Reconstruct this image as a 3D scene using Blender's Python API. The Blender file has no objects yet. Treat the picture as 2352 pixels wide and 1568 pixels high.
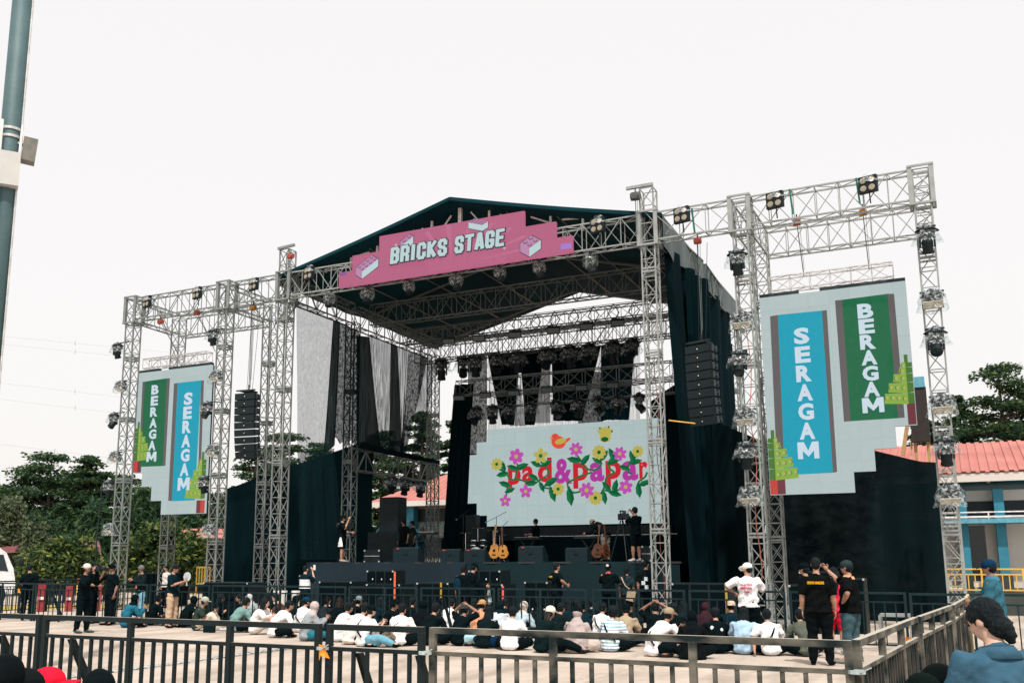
import bpy, math, random
import numpy as np
from mathutils import Vector as V3, Matrix, Euler
S = bpy.context.scene
# ------------------------------------------------------------ camera / world / sun
FV = 2222.0; PPX, PPY = 1073.0, 900.0; EYE = 1.65
PITCH = math.atan(400/FV); YAW = math.radians(26.73)
FW = V3((-math.sin(YAW)*math.cos(PITCH), math.cos(YAW)*math.cos(PITCH), math.sin(PITCH)))
RT = V3((math.cos(YAW), math.sin(YAW), 0)); UP = RT.cross(FW)
cd = bpy.data.cameras.new('camera'); cam = bpy.data.objects.new('camera', cd); S.collection.objects.link(cam)
cam.location = (0, 0, EYE); cam.rotation_euler = Euler((math.pi/2+PITCH, 0, YAW))
cd.sensor_width = 36; cd.lens = FV/2352*36
cd.shift_x = (1176-PPX)/2352; cd.shift_y = (PPY-784)/2352
cd.clip_start = .1; cd.clip_end = 2000; S.camera = cam
W = bpy.data.worlds.new('World'); S.world = W; W.use_nodes = True
nt = W.node_tree; bg = nt.nodes['Background']
SUN_EL, SUN_AZ = math.radians(58), math.radians(150)      # azimuth clockwise from +Y
sky = nt.nodes.new('ShaderNodeTexSky'); sky.sky_type = 'NISHITA'; sky.sun_disc = False
sky.sun_elevation = SUN_EL; sky.sun_rotation = SUN_AZ; sky.dust_density = 6; sky.air_density = 1.2
nt.links.new(sky.outputs[0], bg.inputs[0]); bg.inputs[1].default_value = .03
b2 = nt.nodes.new('ShaderNodeBackground'); b2.inputs[0].default_value = (.985, .945, .915, 1); b2.inputs[1].default_value = .92
ad = nt.nodes.new('ShaderNodeAddShader'); nt.links.new(bg.outputs[0], ad.inputs[0]); nt.links.new(b2.outputs[0], ad.inputs[1])
nt.links.new(ad.outputs[0], nt.nodes['World Output'].inputs[0])
sl = bpy.data.lights.new('sun', 'SUN'); sl.energy = 4.0; sl.angle = math.radians(1.5); sl.color = (1, .94, .87)
so = bpy.data.objects.new('sun', sl); S.collection.objects.link(so)
sd = V3((math.sin(SUN_AZ)*math.cos(SUN_EL), math.cos(SUN_AZ)*math.cos(SUN_EL), math.sin(SUN_EL)))
so.rotation_euler = sd.to_track_quat('Z', 'Y').to_euler()
S.view_settings.view_transform = 'Standard'; S.view_settings.look = 'None'
S.view_settings.exposure = 0.0; S.view_settings.gamma = 1
# ------------------------------------------------------------ survey helpers: where a line of sight meets a real plane
def ray(u, v): return FW + RT*((u-PPX)/FV) - UP*((v-PPY)/FV)
def onY(u, v, Y): d = ray(u, v); return V3((0, 0, EYE)) + d*(Y/d.y)
def onX(u, v, X): d = ray(u, v); return V3((0, 0, EYE)) + d*(X/d.x)
def onZ(u, v, Z=0.): d = ray(u, v); return V3((0, 0, EYE)) + d*((Z-EYE)/d.z)
z1 = lambda x, y: (220.7+.3016*x, 536+.3016*y)
z2 = lambda x, y: (220.7+.3016*x, 946+.3016*y)
z5 = lambda x, y: (1639.8+.3016*x, 346.9+.3016*y)
z6 = lambda x, y: (1639.8+.3418*x, 788.4+.3418*y)
q2 = lambda x, y: (1009.1+.27146*x, 693.8+.27146*y)
# ------------------------------------------------------------ materials
MC = {}
def sl3(c): return (c[0], c[1], c[2], 1)
def mat(name, col, rough=.7, metal=0., col2=None, scale=8., amt=.5, bump=0., bscale=None, emit=None, es=1., spec=.5, stretch=None, detail=4, dust=None, sheen=0, world=False):
    key = (name, tuple(col))
    if key in MC: return MC[key]
    m = bpy.data.materials.new(name); m.use_nodes = True; MC[key] = m
    n = m.node_tree.nodes; l = m.node_tree.links; p = n['Principled BSDF']
    p.inputs['Roughness'].default_value = rough; p.inputs['Metallic'].default_value = metal
    p.inputs['Specular IOR Level'].default_value = spec
    tc = n.new('ShaderNodeTexCoord'); out = None
    src = tc.outputs['Object']
    if world: g = n.new('ShaderNodeNewGeometry'); src = g.outputs['Position']
    if stretch:
        mp = n.new('ShaderNodeMapping'); mp.inputs['Scale'].default_value = stretch; l.new(src, mp.inputs[0]); src = mp.outputs[0]
    nz = n.new('ShaderNodeTexNoise'); nz.inputs['Scale'].default_value = scale; nz.inputs['Detail'].default_value = detail
    l.new(src, nz.inputs['Vector'])
    rp = n.new('ShaderNodeValToRGB'); rp.color_ramp.elements[0].position = .5-amt*.4; rp.color_ramp.elements[1].position = .5+amt*.4
    c2 = col2 or tuple(min(1, x*1.25) for x in col)
    c1 = col if col2 else tuple(x*.8 for x in col)
    rp.color_ramp.elements[0].color = sl3(c1); rp.color_ramp.elements[1].color = sl3(c2)
    l.new(nz.outputs['Fac'], rp.inputs[0]); out = rp.outputs[0]
    if dust:
        g = n.new('ShaderNodeNewGeometry'); sx = n.new('ShaderNodeSeparateXYZ'); l.new(g.outputs['Normal'], sx.inputs[0])
        mr = n.new('ShaderNodeMapRange'); mr.inputs[1].default_value = .6; mr.inputs[2].default_value = .9; l.new(sx.outputs['Z'], mr.inputs[0])
        mx = n.new('ShaderNodeMix'); mx.data_type = 'RGBA'; mx.inputs['B'].default_value = sl3(dust)
        l.new(mr.outputs[0], mx.inputs['Factor']); l.new(out, mx.inputs['A']); out = mx.outputs['Result']
    l.new(out, p.inputs['Base Color'])
    if bump:
        nb = n.new('ShaderNodeTexNoise'); nb.inputs['Scale'].default_value = bscale or scale*2; nb.inputs['Detail'].default_value = 5; l.new(src, nb.inputs['Vector'])
        bp = n.new('ShaderNodeBump'); bp.inputs['Strength'].default_value = bump; bp.inputs['Distance'].default_value = .03
        l.new(nb.outputs['Fac'], bp.inputs['Height']); l.new(bp.outputs[0], p.inputs['Normal'])
    if emit: p.inputs['Emission Color'].default_value = sl3(emit); p.inputs['Emission Strength'].default_value = es
    return m
def D(r, g, b):      # display colour -> linear
    f = lambda c: c/12.92 if c <= .04045 else ((c+.055)/1.055)**2.4
    return (f(r), f(g), f(b))
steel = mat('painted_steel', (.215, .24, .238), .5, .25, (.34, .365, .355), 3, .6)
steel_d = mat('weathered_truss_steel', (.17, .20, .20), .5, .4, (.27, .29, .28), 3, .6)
steel_i = mat('shade_darkened_truss_steel', (.07, .095, .092), .5, .2, (.13, .155, .148), 3, .6)  # truss steel darkened: the shade under the canopy is put into its colour
steel_br = mat('truss_brace_steel', (.18, .20, .198), .5, .25, (.28, .30, .292), 3, .6)
alu = mat('aluminium', (.55, .55, .54), .4, .5)
black = mat('black_plastic', (.003, .009, .011), .55, 0, (.008, .017, .021), 6, spec=.25)
blackm = mat('black_metal', (.005, .012, .014), .5, 0, (.012, .022, .025), 6, spec=.3)
cloth_b = mat('black_cloth', (.0007, .0065, .0088), .95, 0, (.0022, .0125, .016), 1.2, .6, .35, 2.5, spec=.04, stretch=(1, 1, .25), world=True)
cloth_d = mat('dark_canopy_cloth', (.002, .026, .035), .9, 0, (.005, .040, .050), .8, .6, .3, 2, spec=.08, world=True)
cloth_n = mat('navy_stage_skirt', (.003, .012, .021), .85, 0, (.008, .022, .035), .6, .6, .4, 1.5, spec=.3, stretch=(1, 1, .4), world=True)
white = mat('white_plastic', (.72, .71, .69), .4)
red = mat('red_paint', (.55, .06, .03), .5); orange = mat('orange_plastic', (.85, .22, .01), .5, emit=None)
yellow = mat('yellow_paint', (.62, .38, .06), .5, 0, (.72, .47, .1), 5)
glassy = mat('dark_glass', (.01, .02, .025), .08)
def plastic_mat():
    m = bpy.data.materials.new('clear_rain_cover'); m.use_nodes = True; n = m.node_tree.nodes; l = m.node_tree.links
    p = n['Principled BSDF']; p.inputs['Base Color'].default_value = (.60, .66, .67, 1); p.inputs['Roughness'].default_value = .25
    tr = n.new('ShaderNodeBsdfTransparent'); tr.inputs[0].default_value = (.9, .93, .93, 1)
    nz = n.new('ShaderNodeTexNoise'); nz.inputs['Scale'].default_value = 9; nz.inputs['Detail'].default_value = 5; nz.inputs['Distortion'].default_value = 1.5
    tc = n.new('ShaderNodeTexCoord'); l.new(tc.outputs['Object'], nz.inputs['Vector'])
    rp = n.new('ShaderNodeValToRGB'); rp.color_ramp.elements[0].position = .48; rp.color_ramp.elements[1].position = .66
    rp.color_ramp.elements[0].color = (.05, .05, .05, 1); rp.color_ramp.elements[1].color = (.55, .55, .55, 1)
    l.new(nz.outputs[0], rp.inputs[0]); mx = n.new('ShaderNodeMixShader'); l.new(rp.outputs[0], mx.inputs[0])
    l.new(tr.outputs[0], mx.inputs[1]); l.new(p.outputs[0], mx.inputs[2]); l.new(mx.outputs[0], n['Material Output'].inputs[0])
    bp = n.new('ShaderNodeBump'); bp.inputs['Strength'].default_value = .8; l.new(nz.outputs[0], bp.inputs['Height']); l.new(bp.outputs[0], p.inputs['Normal'])
    return m
cover_m = plastic_mat()
def net_mat(name, lo, hi, col=(.012, .03, .034), sc=(9, 9, 1.2)):
    m = bpy.data.materials.new(name); m.use_nodes = True; n = m.node_tree.nodes; l = m.node_tree.links
    p = n['Principled BSDF']; p.inputs['Base Color'].default_value = sl3(col); p.inputs['Roughness'].default_value = .9; p.inputs['Specular IOR Level'].default_value = .1
    tr = n.new('ShaderNodeBsdfTransparent')
    g = n.new('ShaderNodeNewGeometry'); mp = n.new('ShaderNodeMapping'); mp.inputs['Scale'].default_value = sc; l.new(g.outputs['Position'], mp.inputs[0])
    nz = n.new('ShaderNodeTexNoise'); nz.inputs['Scale'].default_value = 1.3; nz.inputs['Detail'].default_value = 8; nz.inputs['Roughness'].default_value = .75
    l.new(mp.outputs[0], nz.inputs['Vector'])
    mr = n.new('ShaderNodeMapRange'); mr.inputs[1].default_value = .4; mr.inputs[2].default_value = .6; mr.inputs[3].default_value = lo; mr.inputs[4].default_value = hi
    l.new(nz.outputs[0], mr.inputs[0]); mx = n.new('ShaderNodeMixShader'); l.new(mr.outputs[0], mx.inputs[0])
    l.new(tr.outputs[0], mx.inputs[1]); l.new(p.outputs[0], mx.inputs[2]); l.new(mx.outputs[0], n['Material Output'].inputs[0])
    return m
def screen(name, disp, k=.89):
    c = D(*disp); return mat(name, (.012, .012, .012), .6, 0, (.018, .018, .018), 5, emit=tuple(x*k for x in c), es=1.0, spec=.05)
def led(name, disp, k=.89, w=.5, seam=.94):
    m = bpy.data.materials.new(name); m.use_nodes = True; n = m.node_tree.nodes; l = m.node_tree.links; p = n['Principled BSDF']
    p.inputs['Base Color'].default_value = (.014, .014, .014, 1); p.inputs['Roughness'].default_value = .6; p.inputs['Specular IOR Level'].default_value = .05
    g = n.new('ShaderNodeNewGeometry'); sp = n.new('ShaderNodeSeparateXYZ'); cb = n.new('ShaderNodeCombineXYZ'); l.new(g.outputs['Position'], sp.inputs[0]); l.new(sp.outputs['X'], cb.inputs['X']); l.new(sp.outputs['Z'], cb.inputs['Y'])
    c = [x*k for x in D(*disp)]; out = None
    for (bw, mo, f1, f2, fm_) in ((w, .012, 1.025, .975, seam), (.11, .010, 1.02, .98, .955)):
        br = n.new('ShaderNodeTexBrick'); br.offset = 0 if bw > .3 else .5; br.inputs['Scale'].default_value = 1; br.inputs['Brick Width'].default_value = bw; br.inputs['Row Height'].default_value = bw if bw > .3 else .06; br.inputs['Mortar Size'].default_value = mo
        br.inputs['Color1'].default_value = (f1, f1, f1, 1); br.inputs['Color2'].default_value = (f2, f2, f2, 1); br.inputs['Mortar'].default_value = (fm_, fm_, fm_, 1); l.new(cb.outputs[0], br.inputs['Vector'])
        mx = n.new('ShaderNodeMix'); mx.data_type = 'RGBA'; mx.blend_type = 'MULTIPLY'; mx.inputs['Factor'].default_value = 1.
        if out: l.new(out, mx.inputs['A'])
        else: mx.inputs['A'].default_value = (*c, 1)
        l.new(br.outputs['Color'], mx.inputs['B']); out = mx.outputs['Result']
    l.new(out, p.inputs['Emission Color']); p.inputs['Emission Strength'].default_value = 1.; return m
# ------------------------------------------------------------ mesh buffer
class B:
    def __init__(s): s.v = []; s.f = []; s.mi = []
    def add(s, vs, fs, mi=0):
        o = len(s.v); s.v += [tuple(x) for x in vs]; s.f += [tuple(o+i for i in f) for f in fs]; s.mi += [mi]*len(fs); return s
    def box(s, c, d, R=None, mi=0):
        vs = []
        for i in range(8):
            p = V3(((i & 1)-.5, ((i >> 1) & 1)-.5, ((i >> 2) & 1)-.5)); p = V3((p.x*d[0], p.y*d[1], p.z*d[2]))
            if R: p = R @ p
            vs.append(V3(c)+p)
        return s.add(vs, [(0, 2, 3, 1), (4, 5, 7, 6), (0, 1, 5, 4), (2, 6, 7, 3), (0, 4, 6, 2), (1, 3, 7, 5)], mi)
    def tube(s, p, q, r, n=6, r2=None, mi=0, cap=True):
        p = V3(p); q = V3(q); d = q-p
        if d.length < 1e-6: return s
        d.normalize(); a = d.orthogonal().normalized() if abs(d.z) < .99 else V3((1, 0, 0))
        if abs(d.z) < .99: a = d.cross(V3((0, 0, 1))).normalized()
        b = d.cross(a); r2 = r if r2 is None else r2; vs = []
        o = math.pi/n
        for c, rr in ((p, r), (q, r2)):
            for i in range(n):
                t = 2*math.pi*i/n+o; vs.append(c+a*(math.cos(t)*rr)+b*(math.sin(t)*rr))
        fs = [(i, (i+1) % n, n+(i+1) % n, n+i) for i in range(n)]
        if cap: fs += [tuple(range(n-1, -1, -1)), tuple(range(n, 2*n))]
        return s.add(vs, fs, mi)
    def bar(s, p, q, w, mi=0): return s.tube(p, q, w*.7071, 4, mi=mi)
    def path(s, pts, r, n=5, mi=0):
        for i in range(len(pts)-1): s.tube(pts[i], pts[i+1], r, n, mi=mi)
        return s
    def ell(s, c, r, R=None, n=10, k=7, mi=0, z0=-1., z1=1.):
        vs = []; fs = []
        for j in range(k+1):
            t = z0+(z1-z0)*j/k; ph = math.asin(max(-1, min(1, t))) if (z0 != -1 or z1 != 1) else -math.pi/2+math.pi*j/k
            for i in range(n):
                a = 2*math.pi*i/n; p = V3((math.cos(a)*math.cos(ph)*r[0], math.sin(a)*math.cos(ph)*r[1], math.sin(ph)*r[2]))
                if R: p = R @ p
                vs.append(V3(c)+p)
        for j in range(k):
            for i in range(n): fs.append((j*n+i, j*n+(i+1) % n, (j+1)*n+(i+1) % n, (j+1)*n+i))
        fs += [tuple(range(n-1, -1, -1)), tuple(range(k*n, k*n+n))]
        return s.add(vs, fs, mi)
    def loft(s, rings, n=12, mi=0, cap=True):   # rings: (centre, ra, rb, axis_a, axis_b)
        vs = []; fs = []
        for c, ra, rb, a, b in rings:
            for i in range(n):
                t = 2*math.pi*i/n; vs.append(V3(c)+a*(math.cos(t)*ra)+b*(math.sin(t)*rb))
        for j in range(len(rings)-1):
            for i in range(n): fs.append((j*n+i, j*n+(i+1) % n, (j+1)*n+(i+1) % n, (j+1)*n+i))
        if cap: fs += [tuple(range(n-1, -1, -1)), tuple(range((len(rings)-1)*n, len(rings)*n))]
        return s.add(vs, fs, mi)
    def prism(s, pts, vec, mi=0):   # 3D polygon extruded by vec
        n = len(pts); vec = V3(vec); a = [V3(p) for p in pts]; vs = a+[p+vec for p in a]
        return s.add(vs, [tuple(range(n)), tuple(range(2*n-1, n-1, -1))]+[((i+1) % n, i, n+i, n+(i+1) % n) for i in range(n)], mi)
    def grid(s, fn, nu, nv, mi=0):
        vs = [fn(i/nu, j/nv) for j in range(nv+1) for i in range(nu+1)]; w = nu+1
        return s.add(vs, [(j*w+i, j*w+i+1, (j+1)*w+i+1, (j+1)*w+i) for j in range(nv) for i in range(nu)], mi)
    def build(s, name, mats, parent=None, smooth=False, loc=None):
        me = bpy.data.meshes.new(name); me.from_pydata(s.v, [], s.f)
        if not isinstance(mats, (list, tuple)): mats = [mats]
        for m in mats: me.materials.append(m)
        if len(mats) > 1: me.polygons.foreach_set('material_index', s.mi)
        if smooth: me.polygons.foreach_set('use_smooth', [True]*len(me.polygons))
        me.update(); o = bpy.data.objects.new(name, me); S.collection.objects.link(o)
        if parent: o.parent = parent
        if loc is not None: o.location = loc
        return o
def tag(o, label=None, cat=None, group=None, kind=None):
    if label: o['label'] = label
    if cat: o['category'] = cat
    if group: o['group'] = group
    if kind: o['kind'] = kind
    return o
def empty(name, loc, label, cat, group=None, rz=0.):
    o = bpy.data.objects.new(name, None); S.collection.objects.link(o); o.location = loc; o.rotation_euler = (0, 0, rz)
    o.empty_display_size = .1; return tag(o, label, cat, group)
def dup(o, loc, rz=None, label=None, group=None, parent=None, tilt=None):
    c = o.copy(); S.collection.objects.link(c)
    if parent is None:
        c.location = loc
        if rz is not None: c.rotation_euler = (tilt or 0, 0, rz)
        if label: c['label'] = label
        if group: c['group'] = group
    else: c.parent = parent
    for ch in list(o.children): dup(ch, None, parent=c)
    return c
def text_mesh(txt, size, off=0., ext=.01, sx=1.):
    cu = bpy.data.curves.new('t', 'FONT'); cu.body = txt; cu.size = size; cu.offset = off; cu.extrude = ext; cu.resolution_u = 3
    cu.align_x = 'CENTER'; cu.align_y = 'CENTER'
    o = bpy.data.objects.new('t', cu); TS.collection.objects.link(o)
    TS.view_layers[0].update(); dg = TS.view_layers[0].depsgraph
    me = bpy.data.meshes.new_from_object(o.evaluated_get(dg)); TS.collection.objects.unlink(o); bpy.data.objects.remove(o)
    b = B(); b.v = [(v.co.x*sx, v.co.y, v.co.z) for v in me.vertices]; b.f = [tuple(p.vertices) for p in me.polygons]; b.mi = [0]*len(b.f)
    return b
TS = bpy.data.scenes.new('scratch')
def text_on(buf, txt, c, w, h, ax=V3((1, 0, 0)), ay=V3((0, 0, 1)), nrm=V3((0, -1, 0)), off=.02, ext=.004, mi=0):
    """letters fitted to a w x h box centred on c, lying in the plane (ax, ay)"""
    b = text_mesh(txt, 1., off, .5); A = np.array(b.v); lo = A.min(0); hi = A.max(0); cc = (lo+hi)/2; d = hi-lo
    vs = [V3(c)+ax*((x-cc[0])/d[0]*w)+ay*((y-cc[1])/d[1]*h)+nrm*(z*2*ext) for x, y, z in b.v]
    buf.add(vs, b.f, mi)
def remesh(b, vox=.022, smooth=3, mats=None):
    me = bpy.data.meshes.new('r'); me.from_pydata(b.v, [], b.f); o = bpy.data.objects.new('r', me); TS.collection.objects.link(o)
    r = o.modifiers.new('r', 'REMESH'); r.mode = 'VOXEL'; r.voxel_size = vox
    s = o.modifiers.new('s', 'SMOOTH'); s.iterations = smooth; s.factor = .5
    TS.view_layers[0].update(); dg = TS.view_layers[0].depsgraph
    m2 = bpy.data.meshes.new_from_object(o.evaluated_get(dg)); TS.collection.objects.unlink(o); bpy.data.objects.remove(o)
    out = B(); out.v = [tuple(v.co) for v in m2.vertices]; out.f = [tuple(p.vertices) for p in m2.polygons]; out.mi = [0]*len(out.f)
    bpy.data.meshes.remove(m2); bpy.data.meshes.remove(me); return out
SK = {'B': [[(0, 0), (0, 1)], [(0, 1), (.8, 1), (1, .88), (1, .62), (.8, .52), (0, .52)], [(.8, .52), (1, .40), (1, .12), (.8, 0), (0, 0)]], 'R': [[(0, 0), (0, 1)], [(0, 1), (.8, 1), (1, .88), (1, .58), (.8, .46), (0, .46)], [(.7, .46), (1, .3), (1, 0)]], 'I': [[(.5, 0), (.5, 1)]],
 'C': [[(1, .68), (1, .88), (.8, 1), (.2, 1), (0, .88), (0, .12), (.2, 0), (.8, 0), (1, .12), (1, .32)]], 'K': [[(0, 0), (0, 1)], [(1, 1), (.1, .48)], [(.2, .56), (1, 0)]], 'S': [[(1, .72), (1, .88), (.8, 1), (.2, 1), (0, .88), (0, .66), (.2, .54), (.8, .46), (1, .34), (1, .12), (.8, 0), (.2, 0), (0, .12), (0, .28)]],
 'T': [[(-.1, 1), (1.1, 1)], [(.5, 1), (.5, 0)]], 'A': [[(-.05, 0), (.38, 1), (.62, 1), (1.05, 0)], [(.15, .25), (.85, .25)]], 'G': [[(1, .70), (1, .88), (.8, 1), (.2, 1), (0, .88), (0, .12), (.2, 0), (.8, 0), (1, .1), (1, .42), (.62, .42)]], 'E': [[(1, 1), (0, 1), (0, 0), (1, 0)], [(0, .5), (.85, .5)]]}
def block_word(buf, word, xa, xb, zc, h, P, dy, grow=0., slant=.06):
    """heavy condensed display lettering made of straight strokes"""
    adv = [.62 if c == 'I' else 1. for c in word]; tot = sum(adv); u = (xb-xa)/tot; x = xa; k = 0
    for c, a in zip(word, adv):
        w = u*.34; lx, rx = x+u*.06+w/2, x+u*a-u*.06-w/2; bz, tz = zc-h/2+w*.42, zc+h/2-w*.42
        for line in SK[c]:
            for p, q in zip(line, line[1:]):
                A = V3((lx+(rx-lx)*p[0], 0, bz+(tz-bz)*p[1])); Q = V3((lx+(rx-lx)*q[0], 0, bz+(tz-bz)*q[1])); d = (Q-A).normalized(); vert = abs(d.z) > .8
                hw = (w/2 if vert else w*.42)+grow; n = V3((-d.z, 0, d.x))*hw; e = d*((w*.42 if vert else w*.5)*.62+grow); k += 1
                buf.prism([P(v.x+slant*(v.z-zc), v.z, dy-.0006*(k % 40)) for v in (A-e-n, Q+e-n, Q+e+n, A-e+n)], (0, .01, 0))
        x += u*a
R_ = random.Random(7)
ORD = ['first', 'second', 'third', 'fourth', 'fifth', 'sixth', 'seventh', 'eighth', 'ninth', 'tenth', 'eleventh', 'twelfth']
X_, Y_, Z_ = V3((1, 0, 0)), V3((0, 1, 0)), V3((0, 0, 1))
# ------------------------------------------------------------ ground
def ground():
    m = bpy.data.materials.new('plaza_concrete'); m.use_nodes = True; n = m.node_tree.nodes; l = m.node_tree.links; p = n['Principled BSDF']
    p.inputs['Roughness'].default_value = .85; g = n.new('ShaderNodeNewGeometry')
    def noise(sc, det=5, ro=.6, mp=None):
        z = n.new('ShaderNodeTexNoise'); z.inputs['Scale'].default_value = sc; z.inputs['Detail'].default_value = det; z.inputs['Roughness'].default_value = ro
        if mp:
            k = n.new('ShaderNodeMapping'); k.inputs['Scale'].default_value = mp; l.new(g.outputs['Position'], k.inputs[0]); l.new(k.outputs[0], z.inputs['Vector'])
        else: l.new(g.outputs['Position'], z.inputs['Vector'])
        return z
    def ramp(src, a, ca, b, cb):
        r = n.new('ShaderNodeValToRGB'); r.color_ramp.elements[0].position = a; r.color_ramp.elements[1].position = b
        r.color_ramp.elements[0].color = sl3(ca); r.color_ramp.elements[1].color = sl3(cb); l.new(src, r.inputs[0]); return r
    def mul(a, b, f=1.):
        x = n.new('ShaderNodeMix'); x.data_type = 'RGBA'; x.blend_type = 'MULTIPLY'; x.inputs['Factor'].default_value = f
        l.new(a, x.inputs['A']); l.new(b, x.inputs['B']); return x.outputs['Result']
    c = ramp(noise(.35).outputs[0], .32, (.40, .34, .285), .62, (.53, .455, .385)).outputs[0]
    c = mul(c, ramp(noise(6, 6, .7).outputs[0], .3, (.88, .88, .88), .6, (1, 1, 1)).outputs[0])
    c = mul(c, ramp(noise(1.1, 4, .6, (1, .25, 1)).outputs[0], .38, (.72, .70, .67), .54, (1, 1, 1)).outputs[0])
    br = n.new('ShaderNodeTexBrick'); br.offset = 0; br.inputs['Scale'].default_value = 1; br.inputs['Mortar Size'].default_value = .012
    br.inputs['Brick Width'].default_value = 5; br.inputs['Row Height'].default_value = 5; br.inputs['Mortar Smooth'].default_value = .3
    br.inputs['Color1'].default_value = br.inputs['Color2'].default_value = (1, 1, 1, 1); br.inputs['Mortar'].default_value = (.62, .56, .5, 1)
    l.new(g.outputs['Position'], br.inputs['Vector']); c = mul(c, br.outputs['Color'])
    vo = n.new('ShaderNodeTexVoronoi'); vo.feature = 'DISTANCE_TO_EDGE'; vo.inputs['Scale'].default_value = .16
    nz = noise(1.5); vm = n.new('ShaderNodeVectorMath'); vm.operation = 'ADD'; l.new(g.outputs['Position'], vm.inputs[0]); l.new(nz.outputs['Color'], vm.inputs[1]); l.new(vm.outputs[0], vo.inputs['Vector'])
    c = mul(c, ramp(vo.outputs['Distance'], 0., (.72, .68, .64), .004, (1, 1, 1)).outputs[0])
    l.new(c, p.inputs['Base Color'])
    bp = n.new('ShaderNodeBump'); bp.inputs['Strength'].default_value = .2; bp.inputs['Distance'].default_value = .01; l.new(noise(30).outputs[0], bp.inputs['Height']); l.new(bp.outputs[0], p.inputs['Normal'])
    b = B(); b.add([(-600, -200, 0), (600, -200, 0), (600, 900, 0), (-600, 900, 0)], [(0, 1, 2, 3)])
    tag(b.build('ground', m), kind='structure')
ground()
g_ = B(); g_.add([(-160, 47, .05), (-36, 47, .05), (-36, 170, .05), (-160, 170, .05)], [(0, 1, 2, 3)])
g_.box((-98, 46.9, .05), (124, .2, .12)); tag(g_.build('lawn', mat('lawn_grass', (.035, .055, .015), .9, 0, (.07, .09, .02), 3, .8)), kind='structure')
# ------------------------------------------------------------ trusses
def brace_face(b, a0, a1, b0, b1, n, r, style):
    """bracing between chord a (a0-a1) and chord b (b0-b1)"""
    a0, a1, b0, b1 = map(V3, (a0, a1, b0, b1))
    for i in range(n+1):
        t = i/n; p = a0.lerp(a1, t); q = b0.lerp(b1, t); b.bar(p, q, r)
        if i < n:
            p2 = a0.lerp(a1, t+1/n); q2 = b0.lerp(b1, t+1/n)
            if style == 'X': b.bar(p, q2, r*.8); b.bar(q, p2, r*.8)
            elif i % 2 == 0: b.bar(p, q2, r)
            else: b.bar(q, p2, r)
def truss(name, label, cat, p0, p1, u, v, n, leg=.044, br=.024, style='Z', style2=None, m=None, mb=None, group=None, partname='chord', plates=0, base=False):
    p0, p1, u, v = map(V3, (p0, p1, u, v)); root = empty(name, p0, label, cat, group); m = m or steel; mb = mb or steel_br
    L = p1-p0; cs = [V3((0, 0, 0)), u, u+v, v]
    for c in cs: b = B(); b.bar(c, c+L, leg); b.build(partname, m, root)
    b = B()
    for k in range(4): c, d = cs[k], cs[(k+1) % 4]; brace_face(b, c, c+L, d, d+L, n, br, style if k % 2 == 0 else (style2 or style))
    b.build('bracing', mb, root)
    ctr = (u+v)/2; dl = L.normalized(); us = u.length; vs = v.length
    for k in range(plates):
        t = (k+1)/(plates+1); b = B(); e = .035
        for off in (-.05, .05):
            cc = [c+L*t+dl*off for c in cs]
            for j in range(4): b.bar(cc[j], cc[(j+1) % 4], .05)
        b.build('collar', m, root)
    if base: b = B(); b.box(ctr+V3((0, 0, .015)), (us+.35, vs+.35, .03)); b.build('base_plate', m, root)
    return root
GT, GB = 'truss towers of the stage frame', 'horizontal truss beams of the stage frame'
TW = .42
def tower(x, y, h, label, z0=0., m=None, n=None, style='Z', w=TW):
    return truss('truss_tower', label, 'truss tower', (x, y, z0+.03), (x, y, h), (w, 0, 0), (0, w, 0), n or int((h-z0)/.56), style=style, style2='X' if style == 'X' else 'Z', m=m, mb=m or steel_br, group=GT, partname='leg', plates=int((h-z0)/3), base=True)
tower(-29.69, 28, 12.4, 'outermost front truss tower at the left end, lights clamped to its left side', m=steel_d)
tower(-24.84, 28, 12.4, 'front truss tower right of the left hanging video screen, lights clamped to its left side', m=steel_d)
tower(-21.98, 28, 13.35, 'tall truss tower rising above the beam at the left front corner of the stage roof', m=steel_d)
tower(-29.8, 30.7, 12.2, 'rear truss tower behind the left hanging video screen', m=steel_d)
tower(-24.84, 30.7, 12.2, 'rear truss tower left of the tall left corner tower, behind the speaker array', m=steel_d)
tower(-8.07, 28, 13.25, 'tall pale truss tower at the right front corner of the stage roof', m=steel)
tower(-5.28, 28, 12.4, 'front truss tower left of the big right video screen, lights clamped to its left side', m=steel)
tower(-5.2, 30.7, 12.3, 'rear truss tower close behind the left edge of the big right video screen', m=steel, style='X')
tower(-.38, 28, 12.4, 'outermost front truss tower at the far right end of the frame, lights clamped down it', m=steel)
tower(-.42, 30.7, 5.6, 'short rear truss tower behind the far right tower, near the red roof', m=steel)
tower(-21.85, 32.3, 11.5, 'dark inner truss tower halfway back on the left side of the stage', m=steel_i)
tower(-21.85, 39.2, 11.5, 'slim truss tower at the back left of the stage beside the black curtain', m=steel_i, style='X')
tower(-7.75, 33.1, 11.5, 'truss tower in front of black drape behind the right speaker array', m=steel)
tower(-7.95, 39.2, 11.5, 'back right truss tower hidden mostly by black drape', m=steel_d)
def sleeve(x, y, m, which):
    r = empty('sleeve_block', (x+TW/2, y+TW/2, 11.4), 'steel sleeve block clamping the front beam at the '+which, 'sleeve block', 'sleeve blocks at the beam joints')
    for sx in (-1, 1):
        for sy in (-1, 1): b = B(); b.box((sx*(TW/2+.06), sy*(TW/2+.06), .53), (.12, .03, 1.1)); b.box((sx*(TW/2+.06), sy*(TW/2+.02), .53), (.03, .10, 1.1)); b.build('side_plate', m, r)
    for z in (0, 1.08):
        b = B()
        for s in (-1, 1): b.box((0, s*(TW/2+.07), z), (TW+.24, .05, .06)); b.box((s*(TW/2+.1), 0, z), (.05, TW+.1, .05))
        b.build('clamp_frame', m, r)
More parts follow.
